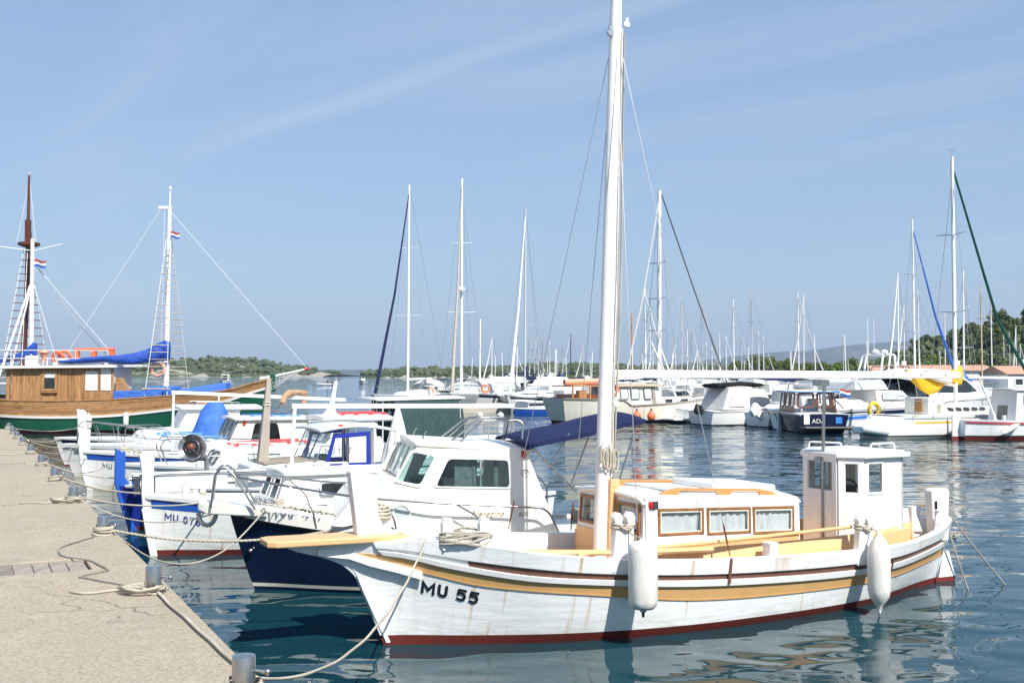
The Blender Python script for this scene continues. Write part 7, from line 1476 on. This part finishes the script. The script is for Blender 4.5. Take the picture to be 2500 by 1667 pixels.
# white boxy wheelhouse boat, low blue and brown rowing boat, loose buoys and lifebuoys of the far moorings
W_, _ = motorboat('white boat with boxy wheelhouse and blue band beside the motor sailer', None, 6.5, 1.25, sh=.8, p=((1345 - 1250)/FOC*82, 82, 0), ang=60, cabin=False, name='wheelhouse_boat')
MB().hexa([(1.6, -.85, .8), (3.9, -.95, .8), (3.9, .95, .8), (1.6, .85, .8), (1.75, -.8, 2.15), (3.9, -.85, 2.15), (3.9, .85, 2.15), (1.75, .8, 2.15)]).build('wheelhouse', 'far_white', W_, smooth=0, bevel=.05); MB().box(1.5, 4.0, -.97, .97, .78, .98).build('blue_band', 'blue_paint', W_, smooth=0); MB().box(1.55, 4.1, -1.0, 1.0, 2.16, 2.24).build('wheelhouse_roof', 'far_white', W_, smooth=0, bevel=.03)
sb = on_z(1388, 1013); t = thing('rowing_boat', 'low rowing boat with blue side and brown inside below the white boats', 'rowing boat', sb, R(178)); hs = hullset(3.6, .62, .55, .42, .46, .2, .7, .8)
hs.shell(MB(), -.2, hs.sheer, 20, 4).build('hull', 'blue_paint', t, smooth=60); hs.deck(MB(), .12, .03, .0, 16, 4).build('inside', 'mahogany', t, smooth=60); hs.band(MB(), lambda q0: hs.sheer(q0) - .03, lambda q0: hs.sheer(q0) + .02, .02, 0, 1, 20).build('gunwale', 'far_white', t); MB().box(1.6, 1.85, -.55, .55, .34, .38).build('thwart', 'grey_wood', t, smooth=0)
for i, px in enumerate((1172, 1222)):
    t = thing('mooring_buoy', ('white mooring buoy floating behind the navy boat, left one', 'white mooring buoy floating behind the navy boat, right one')[i], 'buoy', on_z(px, 1016), 0); MB().lathe([(.02, -.15), (.15, -.10), (.22, .02), (.20, .15), (.11, .24), (.04, .28)], n=16).build('body', 'fender', t, smooth=50); MB().torus((0, 0, .31), .05, .015, (1, 0, 0), 12, 6).build('eye', 'galv', t)
for px, py, Y, mt, lab in ((1185, 949, 84, 'orange_plastic', 'bright orange lifebuoy on the stern of the yacht with grey sail bag'), (1051, 954, 86, 'faded_orange', 'faded pink lifebuoy on the yacht with navy headsail')):
    t = thing('lifebuoy', lab, 'lifebuoy', at(px, py, Y), 0); MB().torus((0, 0, 0), .27, .085, (0, 1, 0), 22, 8).build('ring', mt, t); MB().torus((0, 0, 0), .35, .012, (0, 1, 0), 22, 5).build('grab_line', 'wire_white', t)
# smaller motor boats filling the pontoons behind, copies of two builds
rr = random.Random(23)
protoA, _ = motorboat('', None, 7.5, 1.35, sh=.9, p=(0, 0, 0), ang=0); protoB, _ = motorboat('', None, 8.5, 1.45, sh=1.0, p=(0, 0, 0), ang=0, cabin=True, stripe='navy_gel', win='glass_pale')
pipe(protoA, 'targa_arch', [(5.2, -1.1, .9), (5.0, -1.0, 2.3), (5.0, 1.0, 2.3), (5.2, 1.1, .9)], .03, 'mast_white', .2); m = MB(); m.grid(lambda u, v: (4.7 + 2.2*u, (2*v-1)*1.1, 2.3 + .15*math.sin(math.pi*u) + .08*(1 - (2*v-1)**2)), 8, 6); m.build('sun_canopy', 'navy_canvas', protoA, smooth=60)
m = MB(); m.hexa([(4.4, -.95, 1.8), (6.6, -1.0, 1.8), (6.6, 1.0, 1.8), (4.4, .95, 1.8), (4.7, -.85, 2.25), (6.5, -.9, 2.2), (6.5, .9, 2.2), (4.7, .85, 2.25)]); m.build('flybridge', 'far_white', protoB, smooth=0, bevel=.06); MB().tube([(6.2, 0, 2.2), (6.3, 0, 4.4)], .025, 6).build('aerial_mast', 'mast_white', protoB); MB().lathe([(.05, 0), (.22, .02), (.24, .12), (.15, .22), (.02, .26)], (6.0, .3, 2.3), n=12).build('radar_dome', 'far_white', protoB)
spots = [(1135, 83, 56), (1165, 96, 56), (1230, 90, 50), (1268, 100, 58), (1330, 84, 52), (1345, 97, 56), (1395, 92, 205), (1440, 100, 60), (1290, 112, 56), (1210, 120, 52), (1530, 92, 206), (1575, 104, 200), (1625, 88, 205), (1660, 98, 206), (1700, 110, 210), (1745, 82, 206), (1800, 92, 204), (1850, 80, 206), (1905, 88, 208), (1950, 78, 205), (2000, 86, 206), (2045, 72, 208), (2100, 90, 200), (2155, 76, 206), (2210, 68, 206), (2260, 84, 210), (2315, 70, 206), (2370, 62, 204), (2405, 80, 206), (2450, 66, 208), (2480, 90, 200), (1010, 118, 56), (1070, 108, 60), (1480, 118, 200), (1120, 100, 60), (1185, 108, 54), (1250, 78, 60), (1305, 92, 56), (1375, 76, 58), (1415, 108, 54), (1455, 84, 60), (1360, 118, 50), (1505, 80, 204), (1555, 124, 206), (1600, 78, 208), (1680, 84, 206), (1730, 126, 204), (1775, 104, 206), (1825, 116, 204), (1880, 104, 206), (1930, 120, 202), (1985, 108, 206), (2070, 106, 204), (2130, 62, 206), (2180, 110, 206), (2240, 100, 206), (2290, 60, 208), (2350, 96, 206), (2430, 104, 204)]
for i, (px, Y, ang) in enumerate(spots):
    o = (protoA if i % 2 else protoB) if i < 2 else copy_tree(protoA if i % 2 else protoB)
    o.location = ((px - 1250)/FOC*Y, Y, 0); o.rotation_euler = (0, 0, R(ang)); s = rr.uniform(.85, 1.15); o.scale = (s, s, s)
    if i % 2: tag(o, 'distant white motorboat with navy sun canopy among the far moorings', 'boat', 'distant canopied motorboats')
    else: tag(o, 'distant white flybridge motorboat with dark stripe among the far moorings', 'boat', 'distant flybridge motorboats')
for i, (px, Y) in enumerate(((2195, 96), (2300, 92))):
    b, _ = motorboat(('big white motor yacht with radar arch behind the boom end', 'big white motor yacht with radar arch behind the yellow sail')[i], None, 12.0, 1.9, sh=1.5, p=((px - 1250)/FOC*Y, Y, 0), ang=206 if i else 240, name='motor_yacht')
    MB().hexa([(4.5, -1.3, 2.25), (8.6, -1.4, 2.2), (8.6, 1.4, 2.2), (4.5, 1.3, 2.25), (5.2, -1.15, 3.0), (8.4, -1.25, 2.9), (8.4, 1.25, 2.9), (5.2, 1.15, 3.0)]).build('flybridge', 'far_white', b, smooth=0, bevel=.08); pipe(b, 'radar_arch', [(8.2, -1.3, 2.2), (7.6, -1.1, 4.3), (7.6, 1.1, 4.3), (8.2, 1.3, 2.2)], .09, 'far_white', .2); MB().lathe([(.05, 0), (.28, .03), (.30, .15), (.18, .3), (.02, .34)], (7.6, .3, 4.38), n=14).build('radar_dome', 'far_white', b); pipe(b, 'fly_rail', [(5.0, -1.25, 3.0), (5.0, -1.25, 3.35), (5.0, 1.25, 3.35), (5.0, 1.25, 3.0)], .035, 'black_plastic', .15); MB().tube([(7.6, -.5, 4.3), (7.7, -.5, 7.2)], .025, 5).build('aerial', 'mast_white', b)
# floating concrete pontoon
m = MB(); p0, p1 = on_z(1108, 1008), on_z(1300, 1006); m.hexa([(p0.x, p0.y, -.4), (p1.x, p1.y, -.4), (p1.x + 3, p1.y + 4, -.4), (p0.x + 3, p0.y + 4, -.4), (p0.x, p0.y, .62), (p1.x, p1.y, .62), (p1.x + 3, p1.y + 4, .62), (p0.x + 3, p0.y + 4, .62)]); pn = m.build('pontoon', 'concrete_far', None, smooth=0, bevel=.05); tag(pn, 'pale floating concrete pontoon behind the green netting', 'pontoon')
# boats under way on the bay
b, _ = motorboat('small white cabin boat heading in, near the island shore', None, 6.5, 1.35, sh=.95, p=at(544, 938, 262).xy.to_3d(), ang=92, name='cabin_boat'); MB().box(2.3, 3.8, -.8, .8, 1.7, 2.5).build('wheelhouse', 'far_white', b, smooth=0, bevel=.08); MB().add([(2.28, -.65, 1.85), (2.28, .65, 1.85), (2.28, .65, 2.35), (2.28, -.65, 2.35)], [(0, 1, 2, 3)]).build('front_window', 'glass_dark', b, smooth=0)
b, _ = motorboat('small boat with dark sun canopy out on the bay', None, 5.5, 1.2, sh=.8, p=at(886, 938, 280).xy.to_3d(), ang=95, cabin=False, name='day_boat'); m = MB(); m.grid(lambda u, v: (1.6 + 2.2*u, (2*v-1)*1.0, 2.1 + .2*math.sin(math.pi*u)), 6, 4); m.build('sun_canopy', 'navy_canvas', b, solid=.05); MB().box(2.0, 3.2, -.5, .5, .8, 1.5).build('console', 'far_white', b, smooth=0)
for sd in (1, -1): MB().tube([(1.7, sd*.95, .8), (1.7, sd*.95, 2.1)], .03, 5).build('canopy_post', 'steel', b)
t = thing('inflatable_dinghy', 'pale inflatable dinghy crossing the bay with one rider', 'dinghy', at(774, 941, 250).xy.to_3d(), R(15))
for sd in (1, -1): MB().tube([(0, 0, .45), (.5, sd*.45, .38), (1.4, sd*.62, .3), (3.2, sd*.62, .3)], .2, 8).build('tube', 'grey_white', t, smooth=60)
MB().box(.6, 3.0, -.5, .5, .1, .2).build('floor', 'grey_plastic', t, smooth=0); outboard(t, (3.2, 0, .5), 'black_plastic', .8, 0)
# ------------------------------------------------------------------ dinghy rider
me = bpy.data.meshes.new('body'); J = [(0, 0, .55), (0, 0, .95), (0, 0, 1.12), (0, 0, 1.28), (0, .2, 1.02), (.15, .28, .80), (.38, .2, .72), (0, -.2, 1.02), (.15, -.28, .80), (.38, -.2, .72), (0, .13, .52), (-.42, .16, .55), (-.45, .16, .18), (0, -.13, .52), (-.42, -.16, .55), (-.45, -.16, .18)]
me.from_pydata(J, [(0, 1), (1, 2), (2, 3), (1, 4), (4, 5), (5, 6), (1, 7), (7, 8), (8, 9), (0, 10), (10, 11), (11, 12), (0, 13), (13, 14), (14, 15)], [])
pr = thing('person', 'person in dark top sitting in the dinghy out on the bay', 'person', at(774, 941, 250).xy.to_3d() + Vector((2.3, .6, 0)), R(15 + 180))
o = bpy.data.objects.new('body', me); COL.objects.link(o); o.parent = pr; sk = o.modifiers.new('skin', 'SKIN'); me.materials.append(M['shirt_dark'])
for i, v in enumerate(me.skin_vertices[0].data): r = {0: .16, 1: .17, 2: .06, 3: .10}.get(i, .06); v.radius = (r, r); v.use_root = i == 0
o.modifiers.new('sub', 'SUBSURF').levels = 1
MB().lathe([(.02, -.13), (.085, -.08), (.10, .0), (.09, .07), (.03, .12)], (0, 0, 1.32), n=12).build('head', 'skin', pr, smooth=60)

# ------------------------------------------------------------------ bollards, mooring lines
BS = [-.9, 2.15, 5.50, 8.85, 12.06, 15.2, 18.6, 21.8, 24.6, 27.3, 29.9]
proto = None
ordn = ['nearest to the camera, at the bottom of the picture', 'second from the camera', 'third from the camera', 'fourth from the camera', 'fifth from the camera', 'sixth from the camera', 'seventh from the camera', 'fourth from the far end', 'third from the far end', 'second from the far end', 'at the far end of the quay']
BOL = []
for i, s in enumerate(BS):
    p = q(s, .15); BOL.append(p)
    if proto is None:
        proto = thing('bollard', '', 'bollard', p, R(26.6))
        MB().lathe([(.062, 0), (.062, .192), (.060, .197), (.03, .199)], n=28).build('post', 'steel', proto, smooth=40); MB().lathe([(.105, 0), (.105, .008), (.06, .010)], n=24).build('base_plate', 'galv', proto, smooth=40)
        MB().tube([(.055, -.02, .115), (.115, -.045, .105)], .011, 8).lathe([(.0, -.02), (.014, -.015), (.018, 0), (.014, .015), (0, .02)], (.118, -.047, .105), n=10).build('cross_pin', 'steel', proto, smooth=60); o = proto
    else: o = copy_tree(proto); o.location = p; o.rotation_euler = (0, 0, R(26.6) + .1*math.sin(i*2.1))
    tag(o, 'stainless steel mooring post, ' + ordn[i], 'bollard', 'mooring posts along the quay')
def knot(m, p, r, rr, k=3):
    for _ in range(k): m.torus(Vector(p) + Vector((rr.uniform(-.02, .02), rr.uniform(-.02, .02), rr.uniform(-.01, .02))), r*rr.uniform(.7, 1.1), r*.42, (rr.gauss(0, 1), rr.gauss(0, 1), rr.gauss(0, 1)), 12, 6)
def mooring(i, target, sag, label, r=.013, mat='rope', turns=3, seed=0, big=False, z=.05, name='mooring_rope', loose=True):
    """line from the foot of a bollard to a boat: turns round the post, standing part, loose tail"""
    r *= .85; rr = random.Random(seed); P = BOL[i] + Vector((0, 0, z)); t = thing(name, label, 'rope', BOL[i], 0); loc = lambda v: Vector(v) - BOL[i]
    T = Vector(target); d = (T - P); d.z = 0; d.normalize(); st = P + d*.10
    base_ = sag_path(st, T, sag, 26)
    if i < 5:                                       # near lines are laid up from three twisted strands
        n_ = min(420, int((T - st).length/.014)); pth = sag_path(st, T, sag, n_); m = MB()
        for s_ in range(3):
            pts = []
            for j, p in enumerate(pth):
                tg = (pth[min(n_, j+1)] - pth[max(0, j-1)]).normalized(); u_ = tg.cross(Vector((0, 0, 1))).normalized(); v_ = tg.cross(u_); w = j*.62 + s_*2.094 + .3*math.sin(j*.05); pts.append(loc(p + u_*(r*.5*math.cos(w)) + v_*(r*.5*math.sin(w)) + Vector((.004*math.sin(j*.11), .004*math.cos(j*.07), 0))))
            m.tube(pts, r*.62, 5)
        m.build('line', mat, t, smooth=80)
    else: MB().tube([loc(p) for p in base_], r, 6).build('line', mat, t, smooth=60)
    if turns:
        m = MB()
        for k in range(turns): m.torus(loc(P + Vector((0, 0, -.028 + k*r*1.7))), .078 + r*.5 + rr.uniform(0, .012), r, (rr.uniform(-.12, .12), rr.uniform(-.12, .12), 1), 20, 6)
        knot(m, loc(st), r*2.2, rr); m.build('turns', mat, t, smooth=60)
    if big:                                         # loose heap of line on the quay beside the post
        m = MB(); c = BOL[i] + QI*.10 - QU*.06
        for k in range(4):
            pts = [c + Vector(((.10 + .02*k*rr.random())*math.cos(w)*1.3 + .02*rr.gauss(0, 1), (.07 + .012*k)*math.sin(w), .018 + .012*k + .012*math.sin(3*w + k))) for w in [j*2*math.pi/18 for j in range(19)]]
            m.tube([loc(p) for p in pts], r*.95, 6)
        m.build('heap', mat, t, smooth=60)
    if loose and i in (1, 3, 6):
        m = MB(); c = BOL[i] + QI*.08 + Vector((0, 0, r)); dr = (QI*rr.uniform(.4, 1) - QU*rr.uniform(-.2, .6)).normalized(); pr_ = Vector((-dr.y, dr.x, 0))
        m.tube([loc(c + dr*(.06 + .5*f) + pr_*.06*math.sin(f*7 + seed)) for f in [j/14 for j in range(15)]], r*.85, 6).build('tail', mat, t, smooth=60)
    return t
W55 = lambda *v: loc55(v)
def bl(boat, *v): a = boat.rotation_euler[2]; return Vector((boat.location.x + v[0]*math.cos(a) - v[1]*math.sin(a), boat.location.y + v[0]*math.sin(a) + v[1]*math.cos(a), v[2]))
mooring(0, W55(.30, -.46, 1.13), .40, 'slack rope from the nearest post up to the bow of the boat marked MU 55', .0125, seed=1, loose=False)
mooring(2, W55(.0, .30, 1.24), .16, 'thick rope from the third post to the bow of the boat marked MU 55', .016, seed=2, turns=4)
mooring(1, q(-.80, .06, 1.125), -.0, 'thick worn rope lying along the quay edge between the two nearest posts', .014, 'rope', seed=3, big=True, z=.022)
mooring(2, bl(NER, .12, -.45, 1.09), .52, 'long slack rope hanging from the third post to the bow of the navy boat', .011, seed=4, turns=0, loose=False)
mooring(3, bl(B676, .84, -.56, .86), .10, 'rope from the fourth post to the bow bitt of the boat marked MU 676', .014, seed=5, turns=4, big=True)
mooring(3, bl(NER, -.50, .0, 1.0), .20, 'thin rope from the fourth post to the bow roller of the navy boat', .010, seed=6, turns=0, loose=False, z=.03)
mooring(4, bl(B676, .55, .40, .92), .12, 'rope from the fifth post to the far bow bitt of the boat marked MU 676', .014, seed=7, turns=4)
mooring(4, bl(BBLUE, -.20, 0, .70), .08, 'thin rope from the fifth post to the blue bow post', .009, seed=8, turns=0, loose=False, z=.10)
mooring(5, bl(BBLUE, .10, .2, .92), .10, 'rope from the sixth post to the bow of the blue boat', .013, seed=9, turns=3)
mooring(5, bl(B72, .75, -.45, .93), .38, 'slack rope from the sixth post to the bow of the boat lettered MU 72', .013, seed=10, turns=0, loose=False, z=.12)
mooring(6, bl(B72, -.10, 0, .75), .12, 'rope from the seventh post to the stem of the boat lettered MU 72', .013, seed=11, turns=3)
mooring(7, bl(B7521, .0, 0, .80), .22, 'rope from a far post to the bow of the boat with the blue cover', .013, seed=12, turns=3)
mooring(8, bl(B7521, .3, .25, .90), .20, 'second rope from a far post to the boat with the blue cover', .013, seed=13, turns=3, loose=False)
mooring(9, bl(BOV, -.1, 0, .85), .20, 'rope from the second farthest post to the white boat with overhanging roof', .013, seed=14, turns=2, loose=False)
mooring(10, SHIP.matrix_basis @ Vector((7.0, 1.9, .55)), .25, 'rope from the farthest post towards the green ship', .02, seed=15, turns=3, loose=False)
# thin cord wandering over the quay from the third post to the second
pts = [q(5.35, .25, 1.112), q(5.1, .42, 1.112), q(4.75, .62, 1.112), q(4.35, .66, 1.112), q(4.1, .60, 1.112), q(3.85, .45, 1.112), q(3.55, .40, 1.114), q(3.30, .36, 1.112), q(3.22, .38, 1.112), q(3.05, .60, 1.112), q(2.95, .57, 1.112), q(2.65, .42, 1.112), q(2.3, .22, 1.112)]
sm = []
for i in range(len(pts) - 1):
    p0, p1, p2, p3 = pts[max(0, i-1)], pts[i], pts[i+1], pts[min(len(pts)-1, i+2)]
    for k in range(6): f = k/6; sm.append(0.5*((2*p1) + (p2 - p0)*f + (2*p0 - 5*p1 + 4*p2 - p3)*f*f + (3*p1 - p0 - 3*p2 + p3)*f**3))
o = MB().tube(sm, .007, 5).build('cord', 'rope_grey', None, smooth=60); tag(o, 'thin grey cord wandering over the quay beside the wooden boards', 'cord')
# stern lines of the white wooden boat running down into the water
for i, (p0, p1, lab) in enumerate((((7.86, -.22, .92), (8.55, -.55, -.05), 'dark stern rope slanting away into the water behind the boat marked MU 55'), ((7.84, -.22, .70), (7.78, -.60, -.05), 'dark stern rope hanging straight down behind the boat marked MU 55'))):
    t = thing('stern_rope', lab, 'rope', W55(*p0), 0); MB().tube([v - W55(*p0) for v in sag_path(W55(*p0), W55(*p1), .02, 8)], .012, 6).build('line', 'rope_grey', t)
    if i == 0: m = MB(); knot(m, (W55(7.88, -.26, .62) - W55(*p0)), .028, random.Random(3), 4); m.build('knot', 'rope_grey', t)
# houses with tiled roofs behind the boatyard
def house(label, px, ytop, Y, w, d, hw, hr, rz):
    p = at(px, ytop, Y); z0 = p.z - hw - hr; t = thing('house', label, 'house', (p.x, p.y, z0), R(rz))
    MB().box(-w/2, w/2, -d/2, d/2, -1.5, hw).build('wall', 'far_white', t, smooth=0)
    m = MB(); m.add([(-w/2 - .3, -d/2 - .4, hw - .1), (w/2 + .3, -d/2 - .4, hw - .1), (w/2 + .3, d/2 + .4, hw - .1), (-w/2 - .3, d/2 + .4, hw - .1), (-w/2 - .3, 0, hw + hr), (w/2 + .3, 0, hw + hr)], [(0, 1, 5, 4), (2, 3, 4, 5), (0, 4, 3), (1, 2, 5)]); rf = m.build('roof', 'roof_tile', t, smooth=0); MB().box(w*.2, w*.2 + .7, .3, 1.0, hw + hr*.4, hw + hr + .7).build('chimney', 'far_white', rf, smooth=0)
    n = max(2, int(w/3))
    for i in range(n):
        x = -w/2 + w*(i + .5)/n; window(t, [(x - .5, -d/2 - .01, hw*.45), (x + .5, -d/2 - .01, hw*.45), (x + .5, -d/2 - .01, hw*.85), (x - .5, -d/2 - .01, hw*.85)], .1, .06, 'far_white', 'glass_dark', (0, -1, 0), .01)
house('long low white building with red tiled roof behind the yellow sail', 2290, 891, 165, 14, 6, 3.2, .75, 3)
house('small white house with red tiled roof left of the wooded slope', 2180, 892, 175, 7, 6, 3.0, .8, -10)
house('white shed with red tiled roof at the right edge under the trees', 2480, 893, 120, 5, 5, 2.4, .8, 8)
# ------------------------------------------------------------------ haze over the bay
HAZE_DENS = 1.3e-4
k = NT('haze_air'); k.t.nodes.remove(k.b)
pv = k.n('ShaderNodeVolumePrincipled'); pv.inputs['Color'].default_value = (0.56, 0.69, 0.86, 1); pv.inputs['Density'].default_value = HAZE_DENS; pv.inputs['Anisotropy'].default_value = 0.0
k.l(pv.outputs[0], k.out.inputs['Volume'])
m = MB(); m.box(-16500, 16500, -250, 16500, -3, 420)
tag(m.build('haze', 'haze_air', smooth=0), 'thin summer haze over the bay', kind='stuff')
